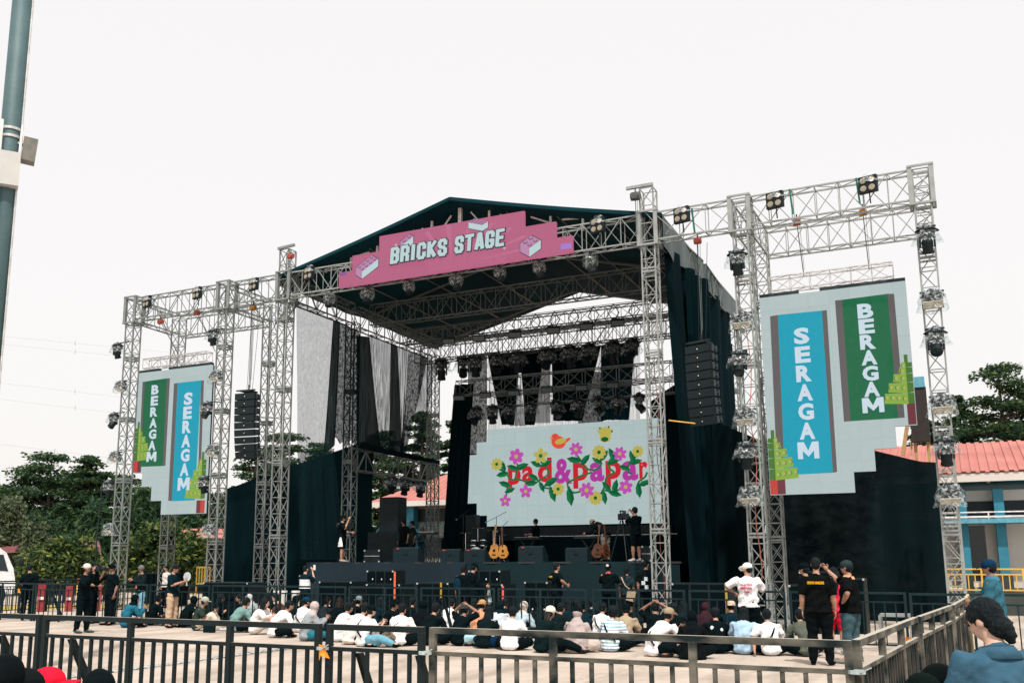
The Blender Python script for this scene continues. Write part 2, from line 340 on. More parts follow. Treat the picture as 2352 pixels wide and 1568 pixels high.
for x_, y_, m_, w_ in ((-29.69, 28, steel_d, 'outermost left tower'), (-24.84, 28, steel_d, 'tower right of the left screen'), (-21.98, 28, steel_d, 'tall left corner tower'), (-8.07, 28, steel, 'tall right corner tower'), (-5.28, 28, steel, 'tower left of the big right screen'), (-.38, 28, steel, 'far right tower')): sleeve(x_, y_, m_, w_)
def beam(p0, p1, lab, h=.87, w=TW, z=11.53, n=None, style='Z', m=None, cat='truss beam', leg=.046, br=.023, group=GB, name='truss_beam', axis='x'):
    L = (V3(p1)-V3(p0)).length; u = (0, w, 0) if axis == 'x' else (w, 0, 0)
    return truss(name, lab, cat, (p0[0], p0[1], z), (p1[0], p1[1], z), u, (0, 0, h), n or max(2, int(L/.62)), leg, br, style, 'Z', m, m, group)
beam((-29.27, 28), (-24.84, 28), 'front truss beam above the left hanging video screen', m=steel_d)
beam((-24.42, 28), (-21.98, 28), 'short front truss beam above the left speaker array', m=steel_d)
beam((-21.56, 28), (-8.07, 28), 'long front truss beam carrying the pink stage sign', m=steel)
beam((-7.65, 28), (-5.28, 28), 'short front truss beam above the right speaker array', m=steel)
beam((-4.86, 28), (-.38, 28), 'front truss beam above the big right video screen', m=steel)
beam((-29.38, 30.7), (-24.84, 30.7), 'rear truss beam of the left wing, lower behind the front one', z=11.4, m=steel_d)
beam((-4.78, 30.7), (-.42, 30.7), 'rear truss beam of the right wing, below and behind the front one', z=11.4, m=steel)
beam((-29.69, 28.42), (-29.8, 30.7), 'truss beam running back from the far left tower', z=11.5, axis='y', m=steel_d)
beam((-24.84, 28.42), (-24.84, 30.7), 'truss beam running back right of the left video screen', z=11.5, axis='y', m=steel_d)
beam((-24.3, 30.8), (-21.9, 28.6), 'slanting truss beam running back from the tall left corner tower', z=11.4, axis='y', m=steel_d)
beam((-5.26, 28.42), (-5.2, 30.7), 'truss beam running back left of the big right video screen', z=11.45, axis='y', m=steel)
beam((-.38, 28.42), (-.4, 30.7), 'truss beam running back from the far right tower', z=11.45, axis='y', m=steel)
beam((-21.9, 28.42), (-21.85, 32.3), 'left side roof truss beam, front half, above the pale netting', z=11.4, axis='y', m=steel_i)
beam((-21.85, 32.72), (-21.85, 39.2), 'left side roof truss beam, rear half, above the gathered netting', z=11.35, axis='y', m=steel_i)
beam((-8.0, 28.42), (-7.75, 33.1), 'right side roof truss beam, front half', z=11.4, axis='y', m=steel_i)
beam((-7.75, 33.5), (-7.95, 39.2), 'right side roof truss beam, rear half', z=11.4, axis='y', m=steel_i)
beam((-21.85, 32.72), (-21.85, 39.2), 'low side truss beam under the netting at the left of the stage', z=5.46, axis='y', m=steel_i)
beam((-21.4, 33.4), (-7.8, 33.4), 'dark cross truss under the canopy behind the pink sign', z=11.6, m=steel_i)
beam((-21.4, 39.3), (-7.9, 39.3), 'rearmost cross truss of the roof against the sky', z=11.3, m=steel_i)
# inner lighting trusses
GI = 'lighting trusses hung inside the stage'
def ztruss(Y, a, b, lab, w=.36, h=.36, n=None, X0=None, X1=None, style='Z'):
    p = onY(a[0], a[1], Y); q = onY(b[0], b[1], Y); z = (p.z+q.z)/2
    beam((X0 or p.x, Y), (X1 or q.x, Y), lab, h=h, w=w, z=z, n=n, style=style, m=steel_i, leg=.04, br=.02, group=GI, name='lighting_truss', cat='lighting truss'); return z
ZA = ztruss(37.2, (1047, 818), (1476, 783), 'upper inner lighting truss carrying the long row of covered moving heads', h=.75, w=.5, X0=-21.4, X1=-7.9, style='X', n=26)
ZB = ztruss(35.4, (1009, 772), (1411, 735), 'highest thin inner truss with diamond frames against the white sky', h=.5, w=.4, X0=-21.2, X1=-7.9, n=24)
ZC = ztruss(36., (1047, 910), (1476, 868), 'middle inner lighting truss above the stage screen', h=.62, n=15, X1=-8.)
ZD = ztruss(37.2, (1128, 936), (1468, 905), 'lower inner lighting truss close above the stage screen', h=.5, n=12, X1=-8.2)
b = B(); b.bar((-20.9, 35.6, ZB-.1), (-7.9, 35.6, ZB-.1), .03); b.bar((-20.9, 35.6, ZB+.62), (-7.9, 35.6, ZB+.62), .02)
for i in range(16):       # diamond spreaders
    x = -20.6+i*.83
    for s in (-1, 1): b.bar((x, 35.6, ZB-.1), (x+s*.22, 35.6, ZB+.25), .03); b.bar((x+s*.22, 35.6, ZB+.25), (x, 35.6, ZB+.62), .03)
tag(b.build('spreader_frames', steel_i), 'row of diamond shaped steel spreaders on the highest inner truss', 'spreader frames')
for i, x in enumerate((-19.6, -17.2, -14.8, -12.4, -10.)):
    b = B(); b.tube((x, 37.45, ZA+.75), (x, 37.6, 11.4), .012); b.tube((x, 36.2, ZC+.6), (x+.1, 37.3, ZA), .012); b.tube((x+.5, 37.3, ZD+.5), (x+.5, 37.4, ZA), .012)
    tag(b.build('suspension_wires', blackm), 'steel suspension wires holding the inner lighting trusses, set %s from the left' % ORD[i], 'wires', 'suspension wires inside the stage')
# ------------------------------------------------------------ roof canopy
RX, HW = -14.85, 7.4
root = empty('stage_canopy', (RX, 34.65, 12.25), 'dark gabled fabric canopy roof over the stage', 'stage roof')
def roofpt(s, t, w): return V3((s*HW*w, (t-.5)*12.9, 1.93-(1.93-.1)*w-.05*math.sin(w*math.pi)-.03*math.sin(t*math.pi*6)*math.sin(w*math.pi)))
for s in (-1, 1):
    b = B(); b.grid(lambda u, v: roofpt(s, u, v), 40, 12); b.grid(lambda u, v: roofpt(s, u, v)-V3((0, 0, .03)), 40, 12)
    b.build('canopy_cover', cloth_d, root, True)
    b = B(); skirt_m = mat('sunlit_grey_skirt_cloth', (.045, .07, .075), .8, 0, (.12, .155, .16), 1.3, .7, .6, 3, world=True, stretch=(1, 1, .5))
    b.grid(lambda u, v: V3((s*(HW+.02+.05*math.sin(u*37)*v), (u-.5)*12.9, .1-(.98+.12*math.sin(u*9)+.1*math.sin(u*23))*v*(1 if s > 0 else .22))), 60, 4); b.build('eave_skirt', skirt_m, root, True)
    b = B(); P = [roofpt(s, 0, i/12) for i in range(13)]
    for i in range(12): b.bar(P[i]-Y_*.02, P[i+1]-Y_*.02, .12)
    b.build('front_hem', cloth_d, root)
gsm = mat('pale_gable_steel', (.72, .71, .66), .5, 0)
for k in range(-6, 7):
    x = k*1.14; z1_ = 1.93-(1.83)*abs(x)/HW-.08; y = -5.7
    b = B(); b.bar((x, y, .30), (x, y, z1_), .12 if k == 0 else .075); b.build('gable_strut', gsm, root)
    if k not in (0,) and abs(k) < 6: b = B(); b.bar((x-math.copysign(.75, x), y+.06, z1_+.1), (x, y+.06, .75) if abs(k) < 5 else (x, y+.06, .45), .05); b.build('gable_brace', gsm, root)
b = B()
for yy in (-.4, 5.6):
    b.bar((-7.1, yy, .0), (0, yy, 1.75), .07); b.bar((7.1, yy, .0), (0, yy, 1.75), .07)
for w in (.25, .5, .75):
    for s in (-1, 1): b.bar((s*HW*w, -5.8, 1.8-1.8*w), (s*HW*w, 6, 1.8-1.8*w), .05)
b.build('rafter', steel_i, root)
# ------------------------------------------------------------ cloth sheets
def sheet(name, lab, cat, tl, tr, bl, br, m, amp=.06, folds=8, nu=48, nv=16, group=None, seed=1, ragged=0., smooth=True):
    tl, tr, bl, br = map(V3, (tl, tr, bl, br)); nrm = (tr-tl).cross(bl-tl).normalized(); rr = random.Random(seed); ph = [rr.random()*6 for _ in range(6)]
    def fn(u, v):
        t = tl.lerp(tr, u); q = bl.lerp(br, u); v2 = v*(1+ragged*(math.sin(u*11+ph[4])*.5+math.sin(u*23+ph[5])*.5)) if ragged else v
        d = math.sin(u*folds*6.28+ph[0]+.6*math.sin(v*3+ph[1]))*.6+math.sin(u*folds*14.1+ph[2]+v)*.25+math.sin(v*5+u*7+ph[3])*.3
        return t.lerp(q, v2)+nrm*amp*d
    b = B(); b.grid(fn, nu, nv); return tag(b.build(name, m, None, smooth), lab, cat, group)
GN = 'netting strips hung down the left side of the stage'
XN = -21.35
def nX(u, v): return onX(u, v, XN)
n1 = net_mat('light_shade_netting', .40, .58, (.02, .045, .05), (9, 9, 5)); n2 = net_mat('folded_shade_netting', .76, 1.0, (.005, .018, .022), (9, 9, 6)); n3 = net_mat('gathered_shade_netting', .46, .90, (.004, .024, .029), (14, 14, .45)); n4 = net_mat('dense_shade_netting', .975, 1., (.006, .018, .02), (14, 14, .5))
def net(lab, a, b_, c, d, m, **k): sheet('shade_netting', lab, 'netting', nX(*a), nX(*b_), nX(*c), nX(*d), m, group=GN, **k)
net('wide pale see-through netting panel at the left front corner of the stage', (681, 690), (768, 735), (684, 1040), (745, 1035), n1, ragged=.06, folds=2, amp=.05)
net('dark lower end of the first netting falling over the drape wall', (684, 1036), (768, 1030), (690, 1285), (790, 1285), net_mat('wall_net', .55, .9, (.003, .018, .022), (8, 8, .8)), folds=3, amp=.04)
net('dark gathered fold of netting beside the wide pale panel', (766, 732), (782, 742), (744, 1040), (772, 1020), n4, folds=1)
net('dark speckled netting panel left of the inner truss tower', (780, 740), (826, 762), (765, 1015), (826, 1024), n2, folds=2, ragged=.05)
net('pale streaked netting right of the inner truss tower, widest of the gathered strips', (846, 768), (900, 790), (872, 1025), (893, 1032), n3, folds=3, seed=3)
net('narrow black net fold between the pale streaked strips', (898, 788), (914, 795), (893, 1030), (926, 1048), n4, folds=1)
net('pale net strip tapering to a point, second behind the inner tower', (912, 795), (940, 806), (922, 1040), (926, 1046), n3, folds=2, seed=5)
net('dark net strip slanting between two pale strips at the back', (938, 804), (982, 822), (920, 1040), (930, 1046), n2, folds=3, seed=6)
net('last pale net strip at the back of the left side', (968, 812), (1003, 836), (946, 1052), (966, 1062), n3, folds=2, seed=7)
net('black net corner behind the inner truss tower', (820, 770), (850, 774), (822, 1022), (876, 1028), n4, folds=1, seed=8)
sheet('drape', 'black drape wall left of the stage with a sloping top edge', 'drape', (-29.5, 34.3, 5.1), (-21.7, 34.3, 6.95), (-29.5, 34.3, 0), (-21.7, 34.3, 0), cloth_b, amp=.05, folds=3, nu=90, nv=40)
sheet('drape', 'black side drape hanging from the roof behind the tall right tower', 'drape', (-7.45, 28.9, 11.6), (-7.45, 38.5, 11.5), (-7.2, 29.2, 0), (-7.45, 38.5, 0), cloth_b, amp=.16, folds=5, nu=120, nv=24, seed=4)
sheet('drape', 'gathered black cloth bunch tied beside the right speaker array', 'drape', (-7.3, 30.2, 11.2), (-6.9, 31.8, 11.1), (-7.1, 30.6, 0), (-7.0, 31.6, 0), cloth_b, amp=.14, folds=4, nu=60, nv=24, seed=9)
net_r = net_mat('dense_black_ground_net', .993, 1., (.0005, .007, .0092), (1.5, 1.5, 2.5))
def rtop(u):
    P = [(-7.3, 6.6), (-5.3, 5.6), (-2.16, 5.25), (-.85, 4.83), (-.43, 4.79)]; x = -7.3+u*6.87
    for (a, za), (c, zc) in zip(P, P[1:]):
        if x <= c+1e-6: return za+(zc-za)*(x-a)/(c-a)
    return P[-1][1]
b = B(); b.grid(lambda u, v: V3((-7.3+u*6.87, 33+.06*math.sin(u*17+v*2)+.03*math.sin(u*51), rtop(u)*(1-v))), 80, 24)
tag(b.build('drape', net_r, None, True), 'big black drape wall behind the right wing below the hanging video screen', 'drape')
sheet('drape', 'black curtain column left of the stage screen reaching the deck', 'drape', (*onY(1043, 835, 37.6)[:2], 9.6), (*onY(1088, 835, 37.6)[:2], 9.6), (*onY(1012, 1285, 37.6)[:2], 1.85), (*onY(1066, 1285, 37.6)[:2], 1.85), cloth_b, amp=.12, folds=3, seed=11)
# back curtains above the stage screen, gathered into tails
GBk = 'gathered curtains hung above the stage screen'
bk = lambda u, v: onY(u, v, 39.0)
backs = [((1078, 815), (1120, 812), (1072, 1050), (1120, 1050), n2), ((1118, 812), (1195, 806), (1150, 975), (1178, 975), cloth_b), ((1190, 806), (1248, 800), (1205, 975), (1228, 975), cloth_b), ((1240, 800), (1262, 798), (1226, 970), (1262, 970), net_mat('white_voile', .75, .97, (.45, .47, .47), (14, 14, .4))), ((1262, 798), (1378, 790), (1268, 965), (1335, 965), cloth_b), ((1375, 790), (1420, 786), (1375, 965), (1395, 962), cloth_d), ((1418, 786), (1456, 784), (1394, 962), (1440, 962), cloth_d), ((1330, 850), (1376, 850), (1322, 975), (1380, 975), n2), ((1168, 880), (1185, 880), (1162, 975), (1200, 975), n3)]
bl_ = ['crinkled translucent net left of the dark curtains', 'wide black curtain, first from the left', 'black curtain narrowing left of the white strip', 'thin white voile strip between the black curtains', 'widest black curtain in the middle of the back wall', 'dark teal curtain right of the middle one', 'dark teal curtain next to the tall right tower', 'speckled net behind the right end of the screen lights', 'streaked net behind the left part of the lower lights']
for i, (a, b_, c, d, m) in enumerate(backs): sheet('back_curtain', bl_[i]+' above the stage screen', 'curtain', bk(*a)+Y_*.05*i, bk(*b_)+Y_*.05*i, bk(*c)+Y_*.05*i, bk(*d)+Y_*.05*i, m, amp=.1, folds=3, seed=20+i, group=GBk, nu=36)
sheet('drape', 'black drape closing the gap right of the stage screen', 'drape', (-10.9, 38.35, 8.3), (-7.5, 38.45, 10.4), (-10.9, 38.35, 0), (-7.5, 38.45, 0), cloth_b, amp=.06, folds=4, seed=31)
sheet('drape', 'black cloth filling the space under the stage screen', 'drape', (-19.6, 38.3, 4.5), (-10.4, 38.3, 3.5), (-19.6, 38.3, 1.8), (-10.4, 38.3, 1.8), cloth_b, amp=.04, folds=6, seed=36)
sheet('drape', 'black drape behind the deck below the low side truss', 'drape', (-21.6, 40.2, 2.9), (-19.9, 40.2, 2.9), (-21.6, 40.2, 0), (-19.9, 40.2, 0), cloth_b, amp=.05, folds=3, seed=33)
sheet('drape', 'black cloth bunched along the low side truss under the netting', 'drape', (-21.2, 32.7, 6.55), (-21.2, 39.4, 6.45), (-21.2, 32.7, 6.28), (-21.2, 39.4, 6.28), cloth_b, amp=.08, folds=6, seed=34, nv=6)
sheet('back_curtain', 'pale grey gauze hanging behind the gathered curtains', 'curtain', onY(1120, 812, 39.7), onY(1470, 786, 39.7), onY(1120, 1000, 39.7), onY(1470, 985, 39.7), net_mat('grey_gauze', .18, .52, (.08, .11, .11), (10, 10, .5)), amp=.08, folds=9, seed=41, group=GBk, nu=90)
# ------------------------------------------------------------ stage deck
root = empty('stage', (-14.6, 34, 0), 'raised stage deck with a dark navy cloth skirt along its front', 'stage')
b = B(); b.box((.15, .1, 1.77), (13.6, 8.8, .06)); b.build('deck', mat('stage_deck', (.015, .02, .022), .6), root)
def sk(x0, x1, y, m, sd):
    b = B(); L = x1-x0
    b.grid(lambda u, v: V3((x0+L*u, y-.04*math.sin(u*L*2.3+sd)*v-.025*math.sin(u*L*5+v*2)-.03*v*math.sin(u*3+v*5), 1.80*(1-v)+.0)), 70, 14); b.build('skirt', m, root, True)
sk(-6.98, -.4, -4.32, cloth_n, 0); sk(-.38, 6.9, -4.30, mat('charcoal_stage_skirt', (.004, .016, .021), .9, 0, (.008, .024, .03), .8, .6, .35, 1.6, spec=.15, world=True), 2)
b = B(); b.grid(lambda u, v: V3((-6.98+.03*math.sin(u*30), -4.3+8.6*u, 1.8*(1-v))), 30, 6); b.build('skirt', cloth_b, root, True)
# ------------------------------------------------------------ pink sign
ban = [(-19.12, 11.44), (-19.12, 12.0), (-18.56, 12.0), (-18.56, 12.55), (-17.44, 12.55), (-17.44, 13.10), (-11.89, 13.10), (-11.89, 12.55), (-10.79, 12.55), (-10.79, 12.0), (-10.24, 12.0), (-10.24, 11.44)]
YB = 27.75
root = empty('stage_sign', (-14.7, YB, 11.44), 'stepped pink LED sign reading BRICKS STAGE across the stage front', 'sign')
o0 = V3((-14.7, YB, 11.44))
def P(x, z, dy=0.): return V3((x, YB+dy, z))-o0
b = B(); b.prism([P(x, z) for x, z in ban], (0, .12, 0)); pink = led('pink_screen', (.75, .40, .53)); b.build('panel', pink, root)
def poly(buf, pts, mi, d=.004, fn=P, dy=-.006): buf.prism([fn(x, z, dy) for x, z in pts], (0, d, 0), mi)
def pole_of(pts):  # ensure orientation irrelevant
    return pts
def fit(px, w, d, n=0): return px
art = B()
cy, ol, lil, mid = screen('pale_mint', (.76, .85, .86)), screen('dark_line', (.25, .25, .30)), screen('lilac', (.75, .55, .70)), screen('mauve', (.66, .38, .55))
AM = [cy, ol, lil, mid, screen('violet_screen', (.66, .50, .84)), screen('plum_screen', (.55, .36, .60)), screen('pink_ray', (.77, .44, .57))]
for k in range(9):   # faint rays behind the words
    a = -1.2+k*.3+.2; c = V3((-14.5, 0, 11.6))
    if 11.6+1.35*math.cos(a) > 13.05: L = 1.4
    L = 1.45; a1 = a+.07
    pts = [(-14.5+L*.25*math.sin(a)*2, 11.62+.2*math.cos(a)), (-14.5+L*2*math.sin(a), 11.62+L*math.cos(a)), (-14.5+L*2*math.sin(a1), 11.62+L*math.cos(a1))]
    poly(art, pts, 6, .002, dy=-.003)
def toy(cx, cz, w, nx, ny, flip=1, squash=1., hgt=.42):
    """drawn studded building brick in axonometric view"""
    ux, uz = w/(nx+ny)*1.0, w/(nx+ny)*.42*squash; a = (ux, uz*flip); c = (-ux, uz*flip) if 0 else (ux*.8, -uz*1.0)
    if flip < 0: a = (ux, -uz); c = (ux*.8, uz)
    p0 = (cx-(a[0]*nx+c[0]*ny)/2, cz-(a[1]*nx+c[1]*ny)/2+hgt/2)
    f = lambda i, j: (p0[0]+a[0]*i+c[0]*j, p0[1]+a[1]*i+c[1]*j)
    q = [f(0, 0), f(nx, 0), f(nx, ny), f(0, ny)]; e = .018
    lowL = f(0, ny) if flip > 0 else f(nx, 0); 
    hull = ([f(0, 0), f(nx, 0), f(nx, ny), (f(nx, ny)[0], f(nx, ny)[1]-hgt), (lowL[0], lowL[1]-hgt), (f(0, 0)[0], f(0, 0)[1]-hgt)])
    mx = sum(p[0] for p in hull)/6; mz = sum(p[1] for p in hull)/6
    poly(art, [(mx+(p[0]-mx)*1.0+math.copysign(e, p[0]-mx), mz+(p[1]-mz)+math.copysign(e, p[1]-mz)) for p in hull], 1, dy=-.012)
    poly(art, q, 2, dy=-.018)
    L = [f(0, 0), lowL, (lowL[0], lowL[1]-hgt), (f(0, 0)[0], f(0, 0)[1]-hgt)]; Rr = [lowL, f(nx, ny), (f(nx, ny)[0], f(nx, ny)[1]-hgt), (lowL[0], lowL[1]-hgt)]
    poly(art, L, 2 if flip > 0 else 0, dy=-.018); poly(art, Rr, 0, dy=-.020)
    for i in range(nx):
        for j in range(ny):
            x, z = f(i+.5, j+.5); r = ux*.36
            el = lambda rr, zz: [(x+rr*math.cos(t*.5236), z+zz+rr*.6*math.sin(t*.5236)) for t in range(12)]
            poly(art, el(r*1.15, .0), 1, dy=-.024); poly(art, el(r, .0), 3, dy=-.028); poly(art, el(r, r*.5), 1, dy=-.031); poly(art, el(r*.88, r*.5), 2, dy=-.034)
def Z3(x, y): p = onY(630.7+.3016*x, 410+.3016*y, YB); return p.x, p.z
x, z = Z3(705, 675); toy(x, z, 1.0, 4, 2, 1, 1.3, .26); x, z = Z3(1552, 355); toy(x, z, .78, 4, 2, -1, .8, .2)
x, z = Z3(1950, 515); toy(x, z, .8, 2, 2, 1, 1.3, .28); x, z = Z3(1008, 490); toy(x, z, .55, 2, 1, 1, 1.4, .26)
for x, z, m_ in ((*Z3(925, 508), 0), (*Z3(1750, 530), 0)):
    for a, c in ((.02, .07), (.07, .02)): poly(art, [(x-a, z), (x, z-c), (x+a, z), (x, z+c)], m_, dy=-.012)
poly(art, [(-19.10, 11.87), (-18.8, 11.87), (-18.8, 11.98), (-19.10, 11.98)], 5); poly(art, [(-10.63, 11.58), (-10.27, 11.58), (-10.27, 11.76), (-10.63, 11.76)], 4)
art.build('artwork', AM, root)
p1_, p2_ = Z3(890, 590), Z3(1320, 530); p3_, p4_ = Z3(1380, 505), Z3(1760, 460)
for t_, pa, pb in (('BRICKS', p1_, p2_), ('STAGE', p3_, p4_)):
    for mi, g_, dy in ((1, .035, -.05), (0, 0., -.085)):
        b = B(); block_word(b, t_, pa[0]-.02, pb[0]+.04, (pa[1]+pb[1])/2, .60, P, dy, g_); b.build('lettering' if mi == 0 else 'letter_outline', AM[mi], root)
# ------------------------------------------------------------ side video screens
gm = [led('screen_grey', (.74, .80, .80), w=.575), screen('screen_taupe', (.40, .38, .38)), screen('screen_cyan', (.03, .64, .74)), screen('screen_green', (.06, .42, .27)), screen('screen_letter', (.83, .89, .94)), screen('brick_green', (.55, .70, .27)), screen('brick_green_side', (.30, .48, .20)), screen('brick_stud', (.70, .72, .42)), screen('screen_red', (.78, .28, .24)), screen('screen_maroon', (.45, .22, .26))]
bezel = mat('dark_bezel', (.01, .02, .025), .6)
def side_screen(name_lab, Y, outline, bars, words, pyr, reds, topbars):
    o0 = V3((outline[0][0], Y, outline[0][1])); root = empty('video_screen', o0, name_lab, 'video screen', 'hanging side video screens')
    Q = lambda x, z, dy=0.: V3((x, Y+dy, z))-o0
    b = B(); b.prism([Q(x, z) for x, z in outline], (0, .1, 0)); b.build('panel', gm[0], root)
    b = B(); b.prism([Q(x, z, .104) for x, z in outline], (0, .08, 0)); b.build('cabinet_back', bezel, root)
    for x0, x1, z in topbars: b = B(); b.box(Q((x0+x1)/2, z+.05, .06), (x1-x0, .16, .09)); b.build('top_rail', bezel, root)
    b = B()
    for pts, mi, dy in bars: b.prism([Q(x, z, dy) for x, z in pts], (0, .004, 0), mi)
    b.build('artwork', gm, root)
    for w, (xa, za), (xb, zb), lw, lh in words:
        b = B(); n = len(w)
        for i, ch in enumerate(w):
            t = i/(n-1); cx, cz = xa+(xb-xa)*t, za+(zb-za)*t
            if ch == 'M':
                w2, h2, st = lw*.68, lh/2, lw*.32
                for pg in ([(-w2, -h2), (-w2+st, -h2), (-w2+st, h2), (-w2, h2)], [(w2-st, -h2), (w2, -h2), (w2, h2), (w2-st, h2)], [(-w2+st*.6, h2), (-w2+st*1.3, h2), (0, -h2*.05), (0, -h2*.75), (-w2+st*.6, h2*.2)], [(w2-st*1.3, h2), (w2-st*.6, h2), (w2-st*.6, h2*.2), (0, -h2*.75), (0, -h2*.05)]):
                    b.prism([Q(cx+x, cz+z, -.03+(.001 if abs(x) < w2*.9 else 0)) for x, z in pg], (0, .006, 0))
            else: text_on(b, ch, Q(cx, cz, -.03), lw, lh, off=.045)
        b.build('lettering', gm[4], root)
    for px_, pz, step, lv, s in pyr:
        b = B()       # stepped toy-brick tower: px_ is its straight edge, s the side it grows to
        z = pz; side = .17*step
        for k, (h, wd, ns) in enumerate(((.33, .65, 4), (.31, .52, 3), (.26, .37, 2), (.19, .20, 1), (.15, .13, 1))):
            h *= step; wd *= step
            b.prism([Q(px_+s*a, z+c, -.012) for a, c in ((side, 0), (side+wd, .05), (side+wd-.03, h+.02), (side, h))], (0, .004, 0), 5)
            b.prism([Q(px_+s*a, z+c, -.012) for a, c in ((0, .02), (side, 0), (side, h), (0, h))], (0, .004, 0), 6)
            for j in range(ns):
                cx = px_+s*(side+wd*(j+.5)/ns); cz = z+h*.5+.02*j; r = .055*step
                for rr, mi, dd, ox in ((r*1.12, 6, -.018, .02), (r, 7, -.024, 0)): b.prism([Q(cx+s*ox+rr*.8*math.cos(t*.5236), cz+rr*math.sin(t*.5236), dd) for t in range(12)], (0, .003, 0), mi)
            z += h
        b.prism([Q(px_+s*a, z+c, -.012) for a, c in ((.1*step, 0), (.2*step, 0), (.2*step, .24*step), (.1*step, .24*step))], (0, .004, 0), 6)
        b.build('brick_tower_picture', gm, root)
    for x0, x1, z0, z1__, mi in reds: b = B(); b.prism([Q(x0, z0, -.008), Q(x1, z0, -.008), Q(x1, z1__, -.008), Q(x0, z1__, -.008)], (0, .004, 0), 0); b.build('red_patch', gm[mi], root)
    return root
YS = 29.3
def XZ(p): q = onY(p[0], p[1], YS); return (q.x, q.z)
def quad(a, b_, c, d, mi, dy=-.006): return ([XZ(a), XZ(b_), XZ(c), XZ(d)], mi, dy)
oR = [(-4.84, 9.64), (-.80, 9.64), (-.80, 5.51), (-1.37, 5.51), (-1.37, 4.90), (-1.95, 4.90), (-1.95, 4.28), (-2.53, 4.28), (-2.53, 3.70), (-4.84, 3.70)]
side_screen('big stepped right video screen showing SERAGAM in cyan left of BERAGAM in green', YS, oR,
    [quad(z5(428, 1258), z5(487, 1248), z6(480, 880), z6(415, 640), 1), quad(z5(822, 1215), z5(860, 1211), z6(828, 862), z6(800, 868), 1), quad(z5(487, 1248), z5(822, 1215), z6(800, 868), z6(476, 884), 2, -.01),
     quad(z5(922, 1138), z5(975, 1133), z6(918, 522), z6(874, 526), 1), quad(z5(1322, 1087), z5(1372, 1087), z6(1282, 498), z6(1237, 502), 1), quad(z5(975, 1133), z5(1322, 1087), z6(1237, 502), z6(918, 522), 3, -.01)],
    [('SERAGAM', XZ(z5(668, 1408)), XZ(z6(635, 718)), .43, .49), ('BERAGAM', XZ(z5(1153, 1218)), XZ(z6(1070, 415)), .42, .43)],
    [(-4.83, 4.12, 1., 5, 1), (-.81, 6.10, .95, 5, -1)], [(-4.83, -4.62, 3.71, 4.28, 8), (-4.62, -4.4, 3.71, 4.26, 9), (-1.02, -.81, 5.52, 6.12, 9)],
    [(-4.84, -3.71, 9.64), (-3.11, -.8, 9.64)])
oL = [(-30.15, 9.6), (-26.22, 9.6), (-26.22, 3.69), (-28.5, 3.69), (-28.5, 4.25), (-29.07, 4.25), (-29.07, 4.84), (-29.62, 4.84), (-29.62, 5.42), (-30.15, 5.42)]
side_screen('left hanging video screen showing BERAGAM in green left of SERAGAM in cyan', YS, oL,
    [quad(z1(355, 1130), z1(375, 1127), z2(340, 412), z2(325, 412), 1), quad(z1(540, 1103), z1(563, 1102), z2(528, 408), z2(505, 410), 1), quad(z1(375, 1127), z1(540, 1103), z2(508, 410), z2(335, 416), 3, -.01),
     quad(z1(594, 1142), z1(622, 1138), z2(580, 676), z2(550, 674), 1), quad(z1(800, 1120), z1(822, 1118), z2(800, 380), z2(780, 400), 1), quad(z1(622, 1138), z1(802, 1118), z2(752, 670), z2(578, 678), 2, -.01)],
    [('BERAGAM', XZ(z1(453, 1190)), XZ(z2(425, 340)), .39, .40), ('SERAGAM', XZ(z1(706, 1258)), XZ(z2(670, 547)), .45, .51)],
    [(-30.13, 5.9, 1.1, 5, 1), (-26.24, 4.25, 1.25, 5, -1)], [(-30.14, -29.9, 5.43, 5.96, 8), (-29.9, -29.7, 5.43, 5.9, 9), (-26.45, -26.23, 3.7, 4.2, 8), (-26.65, -26.45, 3.7, 4.2, 9)],
    [(-30.15, -29.02, 9.6), (-28.48, -26.22, 9.6)])
truss('screen_hanging_truss', 'slim aluminium truss holding up the big right video screen', 'truss beam', (-4.52, 29.3, 9.82), (-1.1, 29.3, 9.82), (0, .35, 0), (0, 0, .42), 6, .035, .016, m=alu, mb=alu, group='slim trusses holding the side screens')
truss('screen_hanging_truss', 'slim aluminium truss holding up the left video screen', 'truss beam', (-29.95, 29.3, 9.78), (-26.5, 29.3, 9.78), (0, .35, 0), (0, 0, .40), 7, .035, .016, m=alu, mb=alu, group='slim trusses holding the side screens')
# ------------------------------------------------------------ main stage screen with band artwork
YM = 38.0
def XM(u, v): q = onY(u, v, YM); return (q.x, q.z)
om = [(-19.2, 4.36), (-19.2, 6.47), (-18.67, 6.47), (-18.67, 7.01), (-18.15, 7.01), (-18.15, 7.55), (-10.5, 7.55), (-10.5, 3.35), (-18.18, 3.35), (-18.18, 3.82), (-18.67, 3.82), (-18.67, 4.36)]
o0 = V3((-14.8, YM, 3.35)); root = empty('stage_screen', o0, 'large white stage screen with red and magenta lettering, vines, flowers and an orange bird', 'video screen')
Q = lambda x, z, dy=0.: V3((x, YM+dy, z))-o0
b = B(); b.prism([Q(x, z) for x, z in om], (0, .12, 0)); b.build('panel', led('stage_screen_white', (.72, .79, .79), w=.525, seam=.93), root)
b = B(); b.box(Q(-14.6, 3.0, .1), (9, .4, .55)); b.build('support_base', black, root)
SM = [screen('art_red', (.80, .13, .19)), screen('art_magenta', (.70, .22, .62)), screen('art_leaf', (.05, .45, .27)), screen('art_yellow', (.74, .70, .33)), screen('art_pink', (.76, .32, .70)), screen('art_orange', (.90, .32, .24)), screen('art_leaf_dark', (.02, .36, .20)), screen('art_vine', (.06, .42, .20))]
b = B()
